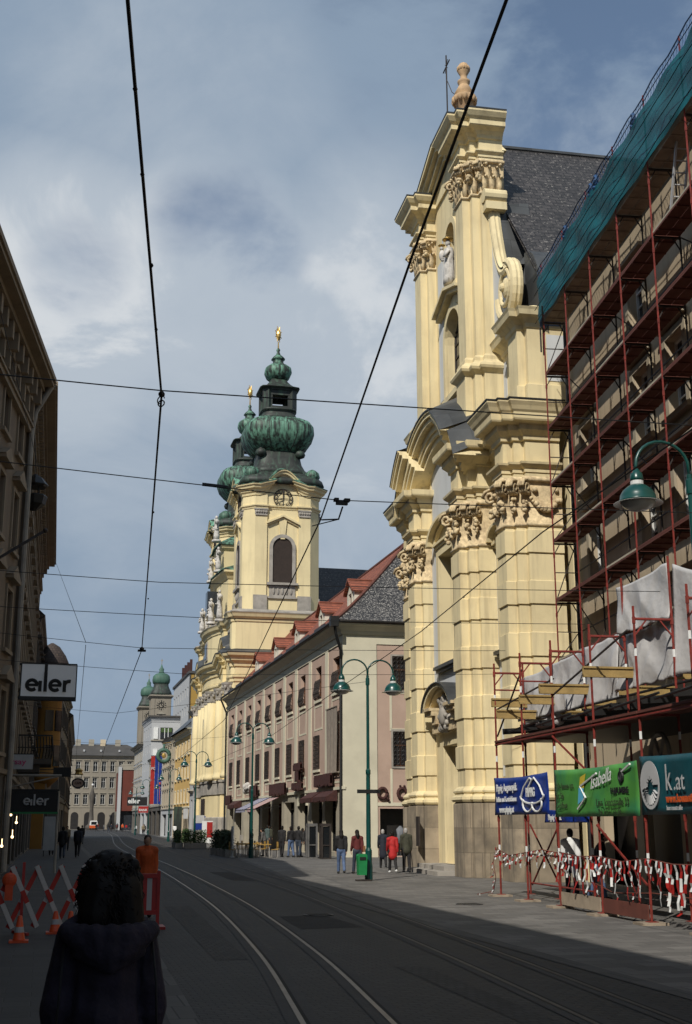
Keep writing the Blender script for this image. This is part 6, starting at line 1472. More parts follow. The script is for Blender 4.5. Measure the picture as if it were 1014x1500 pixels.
for k in range(7):
    s = 2.4+3.9*k; b = MB(); n = 8; ar = [(s-1.1,.1),(s+1.1,.1)] + [(s+1.1*math.cos(math.pi*i/n), 3.9+1.1*math.sin(math.pi*i/n)) for i in range(n+1)]
    b.prism(ar, lambda p: EP(p[0],p[1],-.06), lambda p: EP(p[0],p[1],-.02)); b.build('arcade_opening', K['shop_dark'], EH)
house('town_house', 'grey house at the far left end of the square', (3.4,386), (-30,386), 17, 4, 12, 'far_stone', 'far_trim', depth=12, over=.6, roof='far_roof', rise=3, ground=4.5, shop=False)
RH = thing('red_hall', 'red brown clad hall with a pale stair shaft in the square', 'building', (24,345,0))
b = MB(); b.box(20.7,345,5.0,27,372,15.8); b.build('cladding', K['red_cladding'], RH); b = MB(); b.box(20.6,346,0,26.5,372,5.0); b.build('glazing', K['glass_dim'], RH); b = MB(); b.box(19.8,344.5,0,20.6,347,16.6); b.build('shaft', K['far_white'], RH); b = MB(); b.box(20.65,344.8,15.8,27.2,372.2,17.4); b.build('roof', K['far_trim'], RH)
# coloured banners on the white shop house
BN = None
for k, (x0, x1, m, lab) in enumerate(((15.5,16.08,'red','tall red banner with pale letters hanging down the street'),(16.12,16.62,'banner_blue','tall blue banner hanging between the red one and another blue one'),(16.68,17.12,'banner_blue','blue banner with an orange crest, the one closest to the house wall'))):
    y0 = 188.6
    t = thing('hanging_banner', lab, 'banner', (x0,y0,4), 0, 'tall banners on the facade'); b = MB(); b.loft([[(x0,y0+.1*math.sin(z*.8+k),z),(x1,y0+.1*math.sin(z*.8+.5+k),z)] for z in [4.6+.5*q for q in range(15)]], False); b.build('banner_cloth', K[m], t)
    b = MB(); b.bar((x0-.04,y0,11.65),(x1+.02,y0,11.65),.07,.07); b.build('banner_rod', K['iron'], t)
    if k == 0: lbl(t, 'FC', (15.56,y0-.16,9.6), .5, 'dim_white', .02)
    if k == 2: b = MB(); b.ball((16.9,y0-.16,7.6),(.12,.04,.2),8,6); b.bar((16.9,y0-.16,5),(16.9,y0-.16,7.2),.06,.03); b.build('crest', K['orange'], t)
RG = thing('hanging_sign', 'round green wreath sign hanging from a facade down the street', 'sign', (16.2,176,12)); b = MB(); b.tube([(16.2+.8*math.cos(a),176,11.0+.8*math.sin(a)) for a in [q*.35 for q in range(19)]], .28, 7); b.bar((16.2,176,11.6),(16.2,176,12.6),.3,.2); b.build('wreath', K['verdigris'], RG, True); b = MB(); b.bar((16.0,176,12.7),(17.3,176,12.9),.07,.07); b.ball((16.2,175.8,11.0),(.3,.1,.35),8,6); b.build('sign_bracket', K['gold'], RG)
b = MB(); t = thing('shop_sign', 'black hanging sign with white letters far down the right side', 'sign', (16,214,5)); b.box(13.9,214,4.7,17.2,214.3,6.1); b.build('sign_panel', K['black'], t); lbl(t, 'eiler', (14.0,213.96,5.1), 1.1, 'white', .03)
t = thing('shop_sign', 'small red and white sign below the black one far down the street', 'sign', (16,206,4)); b = MB(); b.box(15.2,206,3.5,16.9,206.2,4.5); b.build('sign_panel', K['red'], t); lbl(t, 'BANK', (15.3,205.97,3.75), .5, 'white', .01)
for k, (x, y, m, lab) in enumerate(((16.6,158.5,'copper_dark','green painted shop hoarding under the orange house'),(16.95,153,'dim_white','white poster case on the orange house'),(16.5,133,'banner_blue','blue and white notice case by the twin towered church'),(15.2,118.5,'red','red and white poster stand in front of the twin towered church'))):
    t = thing('poster_board', lab, 'poster', (x,y,0)); b = MB(); z0, z1, w = ((.3,3.9,1.0),(2.4,3.6,.55),(1.2,2.6,1.7),(.1,2.1,1.0))[k]; b.box(x-w/2,y,z0,x+w/2,y+.12,z1); b.build('board', K['white'] if k == 3 else K[m], t)
    if k == 3: b = MB(); b.box(x-.05,y-.02,z0+.5,x+w/2-.02,y-.002,z1-.1); b.build('poster', K['red'], t)
    if k == 2: b = MB(); b.box(x-.9,y-.02,1.9,x+.2,y-.002,2.7); b.build('poster', K['dim_white'], t)
    b = MB(); b.bar((x-w/2+.1,y+.06,0),(x-w/2+.1,y+.06,z0),.08,.08); b.bar((x+w/2-.1,y+.06,0),(x+w/2-.1,y+.06,z0),.08,.08); b.build('leg', K['black_metal'], t)
# far street clutter: a white works vehicle on the square with an orange flank
t = thing('monument', 'slender dark monument with a pale base on the far square', 'monument', (13.2,374,0)); b = MB(); b.lathe([(1.6,0),(1.5,1.0),(.8,1.6),(.5,6),(.7,8),(.9,9.5),(.4,11),(.15,12.5)], (14.2,376,0), 10); b.build('shaft', K['dark_stone'], t, True); b = MB(); b.ball((14.2,376,12.7),(.35,.35,.35),8,6); b.build('orb', K['white'], t)
t = thing('parked_van', 'small white van with an orange lower flank parked on the far square', 'van', (14.5,362,0)); b = MB(); 
pr = [(-1.0,.5),(-1.05,1.2),(-.95,2.1),(-.8,2.5),(.8,2.5),(.95,2.1),(1.05,1.2),(1.0,.5)]
b.prism(pr, lambda p: (14.5+p[0],362,p[1]), lambda p: (14.5+p[0],366.5,p[1])); b.build('body', K['white'], t); b = MB(); b.prism([(-1.07,.45),(-1.09,1.2),(1.09,1.2),(1.07,.45)], lambda p: (14.5+p[0],361.97,p[1]), lambda p: (14.5+p[0],366.53,p[1])); b.build('flank', K['orange'], t)
b = MB(); b.box(13.75,361.95,1.4,15.25,361.99,2.2); b.build('rear_window', K['glass'], t)
for x in (13.6,15.4):
    for y in (362.9,365.6): b = MB(); b.cyl((x-.12,y,.35),(x+.12,y,.35),.35,n=12); b.build('wheel', K['black'], t)
# ------------------------------------------------------------------ overhead wires
def wire(label, pts, r=.009, sag=0, extra=None, cat='wire', name='overhead_wire'):
    P = [Vector(p) for p in pts]; out = []
    for a, c in zip(P, P[1:]):
        m = 8
        for k in range(m): t = k/m; q = a.lerp(c, t); q.z -= sag*4*t*(1-t); out.append(q)
    out.append(P[-1]); b = MB(); b.tube(out, r, 5)
    if extra:
        for q in extra: b.ball(q, (.016,.03,.016), 6, 4)
    return tag(b.build(name, K['wire']), label, cat, 'overhead tram wires')
wire('thick contact wire coming from the top left of the sky and bending at two crossings', [(-.6,-14,6.2),(.2,5.77,6.2),(.96,12.06,6.2),(2.25,31.47,6.2),(3.28,70.97,6.2),(4.6,110,6.3)], .012, .0, [(.3,6.6,6.2),(.42,7.6,6.2),(.6,9.0,6.2),(.75,10.3,6.2),(1.3,17,6.2),(1.8,24,6.2)])
wire('thick contact wire running from the top edge in front of the tall yellow church gable', [(1.55,-14,6.2),(2.15,5.15,6.2),(2.55,8.35,6.2),(3.7,16.9,6.2),(5.15,30.8,6.2),(7.4,53,6.2),(9.2,92,6.2)], .011)
wire('contact wire slanting down from the scaffolding past the yellow church to the pink house', [(5.9,-6,6.3),(7.3,17.3,6.3),(8.35,27.2,6.25),(11.2,63.5,6.2),(12.2,100,6.3)], .011, 0, [(8.3,26.6,6.26),(7.9,22.8,6.27)])
spans = [((-4.55,12.06,6.45),(.96,12.06,6.26),(15.3,12.4,6.6),'highest cross wire, meeting the bent contact wire at a knot'),
 ((-4.55,16.3,6.85),(3.75,15.94,6.25),(15.6,16.6,6.75),'second cross wire from the top, carrying the black insulator'),
 ((-4.55,22.5,6.5),(1.9,22.5,6.25),(12.0,22.5,6.5),'third cross wire from the top, above the pink roof'),
 ((-4.5,26.2,6.4),(3.2,26.2,6.22),(12.0,26.2,6.4),'fourth thin cross wire, level with the tower ledge'),
 ((-3.9,31.47,6.75),(2.25,31.47,6.25),(12.1,31.6,6.5),'dark cross wire ending at the lower knot of the bent contact wire'),
 ((-3.6,36.5,6.6),(4.0,36.5,6.2),(15.5,39,6.8),'sixth thin cross wire just below the lower knot'),
 ((-1.5,50.5,6.5),(2.7,50.5,6.2),(11.24,43.3,6.9),'cross wire tied to the tall double lamp post'),
 ((-1.2,72,6.6),(3.3,71,6.2),(11.7,71.9,6.9),'cross wire tied to the second double lamp post'),
 ((.6,104,6.6),(4.4,104,6.3),(12.05,102,6.8),'farthest thin cross wire over the dark street')]
for a, m, c, lab in spans: wire(lab, [a, m, c], .007, .02)
b = MB(); b.box(3.71,15.92,6.19,3.87,15.98,6.25); b.box(3.68,15.9,6.235,3.74,15.99,6.275); b.box(3.82,15.9,6.235,3.9,15.99,6.275); b.tube([(3.8,15.94,6.16),(3.78,16.1,6.02),(3.72,16.9,6.2)], .012, 5); b.tube([(3.78,16.1,6.02),(3.66,17.3,6.2)], .008, 4)
tag(b.build('wire_insulator', K['wire']), 'black insulator clamped to a cross wire between tower and church', 'insulator')
b = MB(); b.tube([(.955+.035*math.cos(t),12.06,6.16+.045*math.sin(t+.4)) for t in [q*.5 for q in range(11)]], .006, 4); b.tube([(.96+.03*math.cos(t),12.06+.1*math.sin(t),6.12) for t in [q*.5 for q in range(13)]], .008, 4); b.ball((.96,12.06,6.22),.035,6,5)
tag(b.build('wire_clamp', K['wire']), 'looped clamp where the bent contact wire meets the top cross wire', 'clamp')
b = MB(); b.ball((2.25,31.47,6.22),.06,6,5); b.box(2.15,31.4,6.16,2.35,31.54,6.2); tag(b.build('wire_clamp', K['wire']), 'small clamp where the contact wire meets the dark lower cross wire', 'clamp')
b = MB(); b.tube([(1.9,16.3,6.46),(2.25,16.3,6.44)], .025, 6); tag(b.build('wire_insulator', K['wire']), 'thin sleeve on the second cross wire left of the green tower', 'insulator')
wire('thin stay dropping from the end of the left eaves to the dark cross wire', [(-.15,83.5,19.3),(.85,31.6,6.36)], .008)
wire('thin stay running on down the street from the dark cross wire', [(.85,31.6,6.3),(1.6,66,6.0),(2.4,100,5.8)], .008)
wire('thin wire hanging down the ornate left facade', [(-2.3,33.6,17.2),(-.9,49.2,15.8)], .012)
# ------------------------------------------------------------------ street lamps
def lamp_head(t, x, y, z):
    b = MB(); b.lathe([(.035,.42),(.05,.40),(.07,.36),(.1,.33),(.115,.24),(.115,.2)], (x,y,z), 14); b.lathe([(.115,.13),(.17,.1),(.25,.03),(.3,-.06),(.31,-.13),(.33,-.15),(.33,-.17)], (x,y,z), 20); h = b.build('lamp_head', K['teal'], t, True)
    b = MB(); b.lathe([(.112,.125),(.112,.205)], (x,y,z), 14); b.build('collar', K['lamp_band'], h)
    b = MB(); b.lathe([(.30,-.165),(.29,-.2),(.24,-.26),(.14,-.31),(.03,-.325)], (x,y,z), 18); b.build('lamp_glass', K['lamp_glass'], h, True)
    b = MB(); b.lathe([(.31,-.172),(.42,-.2),(.42,-.205),(.31,-.178)], (x,y,z), 20); b.build('rim', K['lamp_glass'], h)
def arm(t, x, y, zf, dx, top, zh):
    pts = []
    for k in range(13):
        a = math.pi*k/12; pts.append((x+dx*(1-math.cos(a))/2, y, top-.02-(0 if k > 6 else 0)+.0 + (0.46*math.sin(a)) - .44))
    pts = [(x,y,zf)] + pts[1:-1] + [(x+dx,y,top-.46),(x+dx,y,zh)]
    b = MB(); b.tube(pts, .03, 8); b.build('arm', K['teal'], t, True)
def street_lamp(x, y, label, arms=(-.96,.96), h=7.1, sign=False, rings=True):
    t = thing('street_lamp', label, 'street lamp', (x,y,0), 0, 'green street lamps')
    b = MB(); b.lathe([(.14,0),(.14,.5),(.12,.6),(.12,1.0),(.085,1.1),(.075,3.6),(.09,3.62),(.09,3.75),(.06,3.8),(.05,h)], (x,y,0), 12); b.lathe([(.07,h-.35),(.075,h-.3),(.07,h-.1),(.05,h-.08)], (x,y,0), 12); b.build('post', K['teal'], t)
    for dx in arms: arm(t, x, y, h-.1, dx, h+.56, h+.02); lamp_head(t, x+dx, y, h-.38)
    if sign: b = MB(); b.box(x-.42,y-.09,2.95,x+.42,y-.05,3.08); b.build('street_sign', K['black'], t)
    return t
street_lamp(11.2, 43.14, 'tall double armed green street lamp in front of the pink house corner', h=7.1, sign=True)
street_lamp(11.72, 71.7, 'double armed green street lamp by the cafe hedge, second in the row', h=7.0)
street_lamp(12.05, 102, 'double armed green street lamp before the twin towered church, third in the row', h=7.0)
street_lamp(13.3, 136, 'fourth double armed green street lamp, in front of the orange house', h=7.0)
street_lamp(14.0, 171, 'fifth double armed green street lamp near the coloured banners', h=7.0)
street_lamp(14.8, 206, 'sixth and farthest double armed green street lamp', h=7.0)
# near lamp whose head hangs into the picture from the right
street_lamp(10.62, 18.6, 'big green street lamp head hanging close by in front of the scaffolding', arms=(-1.0,), h=7.8)
# bin strapped to the first post
t = thing('litter_bin', 'bright green litter bin fixed to the first street lamp post', 'litter bin', (10.95,42.95,0))
b = MB(); b.prism([(-.14,.2),(.14,.2),(.165,.84),(.13,.9),(-.13,.9),(-.165,.84)], lambda p: (10.9+p[0],42.78,p[1]), lambda p: (10.9+p[0],43.08,p[1])); b.build('bin_body', K['bin_green'], t)
b = MB(); b.box(10.79,42.76,.7,11.01,42.779,.8); b.build('bin_slot', K['black'], t); b = MB(); b.box(10.7,42.7,.0,11.2,43.1,.05); b.bar((10.9,43.08,.5),(11.15,43.14,.5),.05,.06); b.build('bin_bracket', K['iron'], t)
# ------------------------------------------------------------------ people
CACHE = []
def remesh(b, vox):
    me = bpy.data.meshes.new('tmp'); me.from_pydata(b.v, [], b.f); o = bpy.data.objects.new('tmp', me); COL.objects.link(o)
    m = o.modifiers.new('r', 'REMESH'); m.mode = 'VOXEL'; m.voxel_size = vox
    s = o.modifiers.new('s', 'SMOOTH'); s.factor = .5; s.iterations = 3
    dg = bpy.context.evaluated_depsgraph_get(); dg.update(); out = bpy.data.meshes.new_from_object(o.evaluated_get(dg))
    r = MB(); r.add([v.co[:] for v in out.vertices], [tuple(p.vertices) for p in out.polygons])
    bpy.data.objects.remove(o); bpy.data.meshes.remove(me); bpy.data.meshes.remove(out); return r
def limb(b, pts, rs):
    for i in range(len(pts)-1): b.tube([pts[i], pts[i+1]], [rs[i], rs[i+1]], 10)
    for p, r in zip(pts, rs): b.ball(tuple(p), r, 10, 8)
def person(label, x, y, face, top, legs, H=1.7, step=.25, stoop=0, coat=0, hair='hair_dark', hairlen=.0, group=None, vox=.022, shoes='black', bare=True, bag=None, cane=False, arms_fwd=0, wide=1.0, thing_name='person', collar=False):
    """face: heading in degrees clockwise from away-from-viewer"""
    t = thing('person', label, 'person', (x,y,0), -R(face), group); S = H/1.7; step *= 1.35
    V = lambda a, c, z: Vector((a*S, c*S, z*S))
    sp = stoop
    hip = .90; foot = []
    L = {}
    for s, ph in ((-1, 1), (1, -1)):
        a = step*ph; hx = s*.095*wide
        h_ = V(hx,0,.88); k_ = V(hx*.95,math.sin(a)*.42+.03,.88-.41*math.cos(a)); 
        bend = .1 if ph > 0 else -.75*abs(step)-.08
        an = V(hx*.9, math.sin(a)*.42+.03+math.sin(a+bend if ph < 0 else a-.05)*.41, max(.085,.88-.41*math.cos(a)-.40*math.cos(a+(bend if ph < 0 else 0))))
        L[s] = (h_, k_, an)
    low = min(L[s][2].z for s in L) - .085*S
    for s in L: L[s] = tuple(p - Vector((0,0,low)) for p in L[s])
    dz = -low
    C = lambda a, c, z: V(a, c, z) + Vector((0,0,dz))
    pel = C(0,0,.93); ch = C(0,.03+sp*.6,1.30); nk = C(0,.02+sp,1.47); hd = C(0,.05+sp*1.25,1.585)
    A = {}
    for s in (-1, 1):
        sh = C(s*.165*wide, .0+sp*.85, 1.395); sw = -step*s*.9 if not arms_fwd else 0
        el = sh + V(s*.035, math.sin(sw)*.28+arms_fwd*.12, -.27*math.cos(sw)); wr_ = el + V(s*.0-(s*.08 if arms_fwd else 0), math.sin(sw+.25)*.24+arms_fwd*.16, -.23*math.cos(sw+.2)+arms_fwd*.12)
        A[s] = (sh, el, wr_)
    # the body, one continuous skin
    b = MB(); limb(b, [pel, C(0,.01,1.1), ch], [.125*S*wide,.115*S*wide,.13*S*wide]); limb(b, [ch, nk, hd], [.11*S,.055*S,.055*S])
    b.ball(tuple(hd + V(0,.0,.035)), (.075*S,.092*S,.112*S), 14, 12); b.ball(tuple(hd + V(0,.055,-.03)), (.05*S,.04*S,.055*S), 10, 8); b.ball(tuple(hd + V(0,.1,.015)), (.014*S,.02*S,.03*S), 8, 6)
    for s in (-1, 1):
        b.ball(tuple(hd + V(s*.078,.0,.03)), (.016*S,.022*S,.036*S), 8, 6); limb(b, A[s], [.055*S,.042*S,.03*S]); limb(b, L[s], [.085*S,.055*S,.042*S]); limb(b, [C(s*.1,sp*.8,1.37), A[s][0]], [.05*S,.048*S])
        w = A[s][2]; b.ball(tuple(w + V(0,.01,-.06)), (.02*S,.036*S,.055*S), 8, 6)
    body = remesh(b, vox*.8)
    for s in (-1, 1):
        w = A[s][2]
        for k in range(4): f0 = w + V(0,-.022+.016*k,-.1); Lf = (.062,.075,.07,.055)[k]; body.tube([f0, f0+V(-s*.006,.008,-Lf*.55), f0+V(-s*.016,.02,-Lf)], [.0095*S,.0085*S,.006*S], 6)
        f0 = w + V(0,.035,-.05); body.tube([f0, f0+V(-s*.01,.03,-.03), f0+V(-s*.015,.034,-.06)], [.011*S,.0095*S,.007*S], 6)
        body.ball(tuple(hd + V(s*.03,.085,.045)), (.011*S,.008*S,.008*S), 6, 5)
    body.build('body', K['skin'], t, True, world=False)
    # trousers or legs
    b = MB(); limb(b, [C(0,0,.99), pel], [.13*S*wide,.14*S*wide])
    for s in (-1, 1): limb(b, [L[s][0]+V(0,0,.03), L[s][1], L[s][2]+V(0,0,.03)], [.105*S*wide,.072*S,.064*S])
    remesh(b, vox).build('trousers', K[legs], t, True, world=False)
    for s in (-1, 1):
        b = MB(); an = L[s][2]; b.ball(tuple(an+V(0,.06,-.045)), (.05*S,.13*S,.045*S), 10, 7); b.ball(tuple(an+V(0,-.03,-.035)), (.046*S,.055*S,.055*S), 8, 6); b.build('shoe', K[shoes], t, True, world=False)
    # jacket, longer for a coat
    b = MB(); limb(b, [C(0,.0,1.0), C(0,.01,1.12), ch, C(0,.02+sp*.95,1.44)], [.155*S*wide,.15*S*wide,.165*S*wide,.1*S])
    if coat: limb(b, [C(0,0,1.0), C(0,-.01,1.0-coat)], [.165*S*wide,(.17+.07*coat)*S*wide])
    for s in (-1, 1): limb(b, [C(s*.08,sp*.9,1.41), A[s][0]], [.1*S,.098*S]); limb(b, [A[s][0], A[s][1], A[s][2]+V(0,0,.0)], [.085*S,.066*S,.05*S])
    # keep it shallower front to back than side to side
    cy = .01+sp*.4
    jb = remesh(b, vox); jb.v = [(q[0], cy*S+(q[1]-cy*S)*(.93 if abs(q[0]) < .12*S else 1), q[2]) for q in jb.v]
    jb.build('coat' if coat else 'jacket', K[top], t, True, world=False)
    # hair
    if hair:
        b = MB(); b.ball(tuple(hd+V(0,-.018,.06)), (.087*S,.1*S,.1*S), 14, 10); b.ball(tuple(hd+V(0,-.04,.01)), (.083*S,.075*S,.09*S), 12, 9)
        if hairlen: limb(b, [hd+V(0,-.05,-.02), hd+V(0,-.085,-.1), hd+V(0,-.09,-.1-hairlen)], [.085*S,.095*S,.07*S])
        remesh(b, vox*.7).build('hair', K[hair], t, True, world=False)
    if bag:
        b = MB(); c = C(.24,-.02,.98); b.prism([(-.17,-.12),(.17,-.12),(.15,.12),(-.15,.12)], lambda p: tuple(c+V(-.04,p[0],p[1])), lambda p: tuple(c+V(.05,p[0],p[1]))); b.tube([tuple(c+V(0,-.12,.1)), tuple(C(.2,-.03,1.3)), tuple(C(.16,0,1.47)), tuple(C(.2,.05,1.3)), tuple(c+V(0,.12,.1))], .012, 5)
        b.build('handbag', K[bag], t, world=False)
    if cane:
        w = A[1][2]; b = MB(); b.tube([tuple(w+V(.0,-.06,-.05)), tuple(w+V(0,.02,-.02)), tuple(w+V(0,.06,-.05)), (w.x+.12*S,w.y+.1*S,.0)], .013, 6)
        o = b.build('walking_stick', K['wood_door'], None); o.location = (x,y,0); o.rotation_euler = (0,0,-R(face)); tag(o, 'dark walking stick held by the old man in the green grey jacket', 'walking stick')
    return t
mk('denim', (.075,.115,.21), .8, .2, 8); mk('denim_dark', (.03,.04,.06), .8, .2, 8); mk('cloth_black', (.012,.011,.012), .85, .3, 8); mk('cloth_navy', (.012,.014,.024), .85, .3, 8); mk('cloth_red', (.40,.012,.012), .75, .15, 8); mk('cloth_loden', (.042,.042,.026), .9, .2, 10); mk('cloth_teal', (.06,.085,.08), .85, .2, 8)
mk('cloth_maroon', (.10,.015,.014), .85, .2, 8); mk('cloth_grey', (.10,.095,.09), .85, .2, 8); mk('cloth_white', (.68,.68,.66), .8, .05, 5); mk('cloth_orange', (.46,.075,.012), .8, .2, 6, .4, 20); mk('cloth_khaki', (.20,.16,.10), .85, .2, 6); mk('bag_tan', (.22,.10,.04), .6, .2, 6); mk('cloth_purple', (.015,.0105,.021), .9, .35, 5, .9, 14)
G = 'shoppers on the sunny pavement'
person('young woman with long dark hair in black jacket and light blue jeans', 11.62, 49.05, 5, 'cloth_black', 'denim', 1.66, .18, hairlen=.16, group=G)
person('woman beside her in a dark red black top with a tan shoulder bag', 12.25, 48.95, -6, 'cloth_maroon', 'denim_dark', 1.66, .2, hairlen=.14, bag='bag_tan', group=G)
person('elderly person in a long black coat walking away by the church plinth', 14.95, 55.0, 8, 'cloth_navy', 'cloth_black', 1.64, .2, stoop=.05, coat=.42, hair='hair_grey', group=G)
person('elderly woman in a bright red coat with black trousers', 13.85, 49.5, 4, 'cloth_red', 'cloth_black', 1.6, .22, stoop=.05, coat=.28, shoes='cloth_white', group=G)
person('old man in a dark green grey jacket leaning on a walking stick', 14.55, 49.9, 2, 'cloth_loden', 'cloth_black', 1.7, .1, stoop=.06, coat=.14, hair='hair_grey', cane=True, group=G)
G2 = 'people in front of the pink house'
person('man in black standing left of a group before the shop doors', 13.85, 73.6, 30, 'cloth_black', 'cloth_black', 1.74, .1, group=G2, vox=.03)
person('person in dark jacket and blue jeans facing the shop doors', 14.2, 72.6, -20, 'cloth_black', 'denim', 1.7, .12, group=G2, vox=.03)
person('person in a black jacket and faded jeans at the middle of the group', 14.62, 72.5, 20, 'cloth_black', 'denim_dark', 1.72, .15, group=G2, vox=.03)
person('man in a striped grey blue jacket stooping in the group', 14.9, 73.4, 70, 'cloth_grey', 'denim', 1.6, .1, stoop=.12, group=G2, vox=.03)
person('person all in black standing at the right of the group', 15.1, 72.2, 200, 'cloth_black', 'cloth_black', 1.72, .08, group=G2, vox=.03)
person('person in a teal jacket leaning by the arched doorway', 15.9, 90.2, 60, 'cloth_teal', 'cloth_grey', 1.74, .05, coat=.15, group=G2, vox=.03)
person('second figure in dark clothes close behind the one in teal', 16.3, 91.4, 40, 'cloth_loden', 'cloth_black', 1.7, .05, group=G2, vox=.035)
person('person in a white shirt walking near the poster boards', 17.2-1.0, 158, 20, 'cloth_white', 'cloth_black', 1.74, .2, group=G2, vox=.035)
person('person in dark trousers and a white shirt in the shade under the gantry', 13.75, 31.6, 15, 'cloth_white', 'cloth_navy', 1.76, .12, vox=.025)
person('person in jeans bending half hidden behind the gantry legs', 14.2, 31.0, 120, 'cloth_black', 'denim', 1.66, .15, stoop=.15, vox=.03)
G3 = 'walkers on the shaded pavement'
person('walker in a long dark coat on the shaded left pavement', 1.25, 72.8, 0, 'cloth_black', 'denim_dark', 1.74, .25, coat=.2, group=G3, vox=.03)
person('walker carrying a pale jacket on the shaded left pavement', 2.15, 75.4, 4, 'cloth_navy', 'cloth_black', 1.74, .28, bag='cloth_grey', group=G3, vox=.03)
person('walker close to the left shop fronts, almost black in the shade', .72, 80.5, 0, 'cloth_black', 'cloth_black', 1.76, .2, coat=.3, group=G3, vox=.03)
person('person in a dull yellow top among the left walkers', 1.9, 94, 180, 'cloth_khaki', 'cloth_black', 1.7, .2, group=G3, vox=.035)
person('small far figure in a dark coat near the kerb on the left', 3.7, 118, 0, 'cloth_black', 'cloth_navy', 1.72, .25, coat=.2, group=G3, vox=.035)
# worker facing us in orange
person('road worker in an orange jacket standing behind the red barrier', 2.28, 27.9, 178, 'cloth_orange', 'cloth_orange', 1.66, .04, coat=.1, hair='hair_brown', vox=.018, wide=.98)
# distant crowd
cr = [(15.3,196,'cloth_khaki'),(16.2,205,'cloth_black'),(13.5,262,'cloth_black'),(17.0,274,'orange'),(18.2,280,'cloth_red'),(19.4,276,'cloth_khaki'),(20.3,300,'cloth_black'),(15.5,290,'cloth_navy'),(12.6,300,'cloth_black'),(21.0,262,'cloth_maroon'),(18.6,255,'cloth_orange'),(13.9,322,'cloth_maroon'),(19.8,250,'cloth_grey'),(16.5,228,'cloth_white'),(17.6,166,'cloth_black'),(17.8,262,'cloth_navy'),(19.0,266,'cloth_black'),(16.4,285,'cloth_maroon'),(14.6,305,'cloth_grey'),(18.0,310,'cloth_black'),(20.8,290,'cloth_khaki')]
ways = ('just past the banners','by the far lamp post','on the tram street','near the red hall','beside the red hall','in front of the red hall','close to the red hall','in the middle of the far street','left of the far tracks','at the far right pavement','before the white houses','on the far square','at the foot of the white houses','outside the white shop house','outside the cream house','left of the red hall stair shaft','next to the stair shaft','on the far tram stop','beyond the far tram stop','crossing towards the red hall','under the red hall wall')
nm = {'cloth_khaki':'khaki','cloth_black':'black','orange':'orange','cloth_red':'red','cloth_navy':'navy blue','cloth_maroon':'maroon','cloth_orange':'dull orange','cloth_grey':'grey','cloth_white':'white'}
for k, (x, y, m) in enumerate(cr): person('tiny distant figure in %s %s' % (nm[m], ways[k]), x, y, random.choice((0,180,40,-30)), m, random.choice(('cloth_black','denim_dark')), random.uniform(1.6,1.8), .2, group='distant pedestrians', vox=.05)
# the woman from behind, close to the camera ---------------------------------
random.seed(5)
WM = thing('person', 'woman seen from behind with big curly black hair and a dark hooded jacket', 'person', (.325,6.05,0), -R(-3))
Q = 1.045
q_ = lambda a, c, z: Vector((a*Q, c*Q, z*Q))
b = MB(); limb(b, [q_(0,0,.92), q_(0,.01,1.1), q_(0,.01,1.3), q_(0,0,1.42)], [.125*Q,.105*Q,.12*Q,.07*Q]); limb(b, [q_(0,0,1.40), q_(0,.01,1.5), q_(0,.03,1.58)], [.06*Q,.055*Q,.07*Q]); b.ball(tuple(q_(0,.03,1.6)), (.075*Q,.092*Q,.112*Q), 14, 12); b.ball(tuple(q_(0,.125,1.58)), (.014*Q,.02*Q,.03*Q), 8, 6)
HA = {}
for s in (-1, 1):
    sh, el, wr_ = q_(s*.17,0,1.38), q_(s*.235,-.01,1.1), q_(s*.22,.08,.88); HA[s] = wr_
    limb(b, [q_(s*.06,0,1.41), sh, el, wr_], [.06*Q,.055*Q,.042*Q,.03*Q]); limb(b, [q_(s*.09,0,.9), q_(s*.09,.02,.49), q_(s*.09,-.01,.08)], [.09*Q,.056*Q,.04*Q]); b.ball(tuple(wr_+q_(0,.01,-.06)), (.02*Q,.038*Q,.055*Q), 9, 7)
body = remesh(b, .014)
for s in (-1, 1):
    for k in range(4): f0 = HA[s]+q_(0,-.024+.016*k,-.1); Lf = (.06,.075,.072,.056)[k]; body.tube([f0, f0+q_(-s*.006,.008,-Lf*.55), f0+q_(-s*.018,.022,-Lf)], [.0095,.0085,.006], 8)
    f0 = HA[s]+q_(0,.036,-.045); body.tube([f0, f0+q_(-s*.008,.03,-.03), f0+q_(-s*.012,.036,-.06)], [.011,.0095,.007], 8)
body.v = [(p[0]*.84, p[1], p[2]) for p in body.v]; body.build('body', K['skin'], WM, True, world=False)
b = MB(); limb(b, [q_(0,0,.84), q_(0,0,1.0), q_(0,.0,1.15), q_(0,.0,1.3), q_(0,-.02,1.43)], [.2*Q,.19*Q,.175*Q,.175*Q,.09*Q])
for s in (-1, 1): limb(b, [q_(s*.06,-.01,1.43), q_(s*.165,0,1.375), q_(s*.205,-.005,1.24), q_(s*.245,-.01,1.09), q_(s*.225,.08,.9)], [.085*Q,.09*Q,.08*Q,.072*Q,.05*Q])
jk = remesh(b, .012); jk.v = [(p[0]*.87, p[1]*(.86 if abs(p[0]) < .18 else 1)+.006*math.sin(p[2]*38+p[0]*9)*(1 if p[2] < 1.35 else .2), p[2]) for p in jk.v]
jo = jk.build('jacket', K['cloth_purple'], WM, True, world=False)
b = MB()      # hood lying on the shoulders: a soft roll with a hanging pouch
roll = [q_(.17*math.cos(t)*1.08, -.06-.115*math.sin(t), 1.415-.06*math.sin(t)**2) for t in [math.pi*k/12 for k in range(13)]]
limb(b, roll, [.035*Q]+[.045*Q]*11+[.035*Q])
for k in range(7): t = math.pi*(k+.5)/7; limb(b, [q_(.15*math.cos(t), -.08-.1*math.sin(t), 1.40), q_(.10*math.cos(t), -.125-.06*math.sin(t), 1.31+.03*abs(math.cos(t)))], [.05*Q,.042*Q])
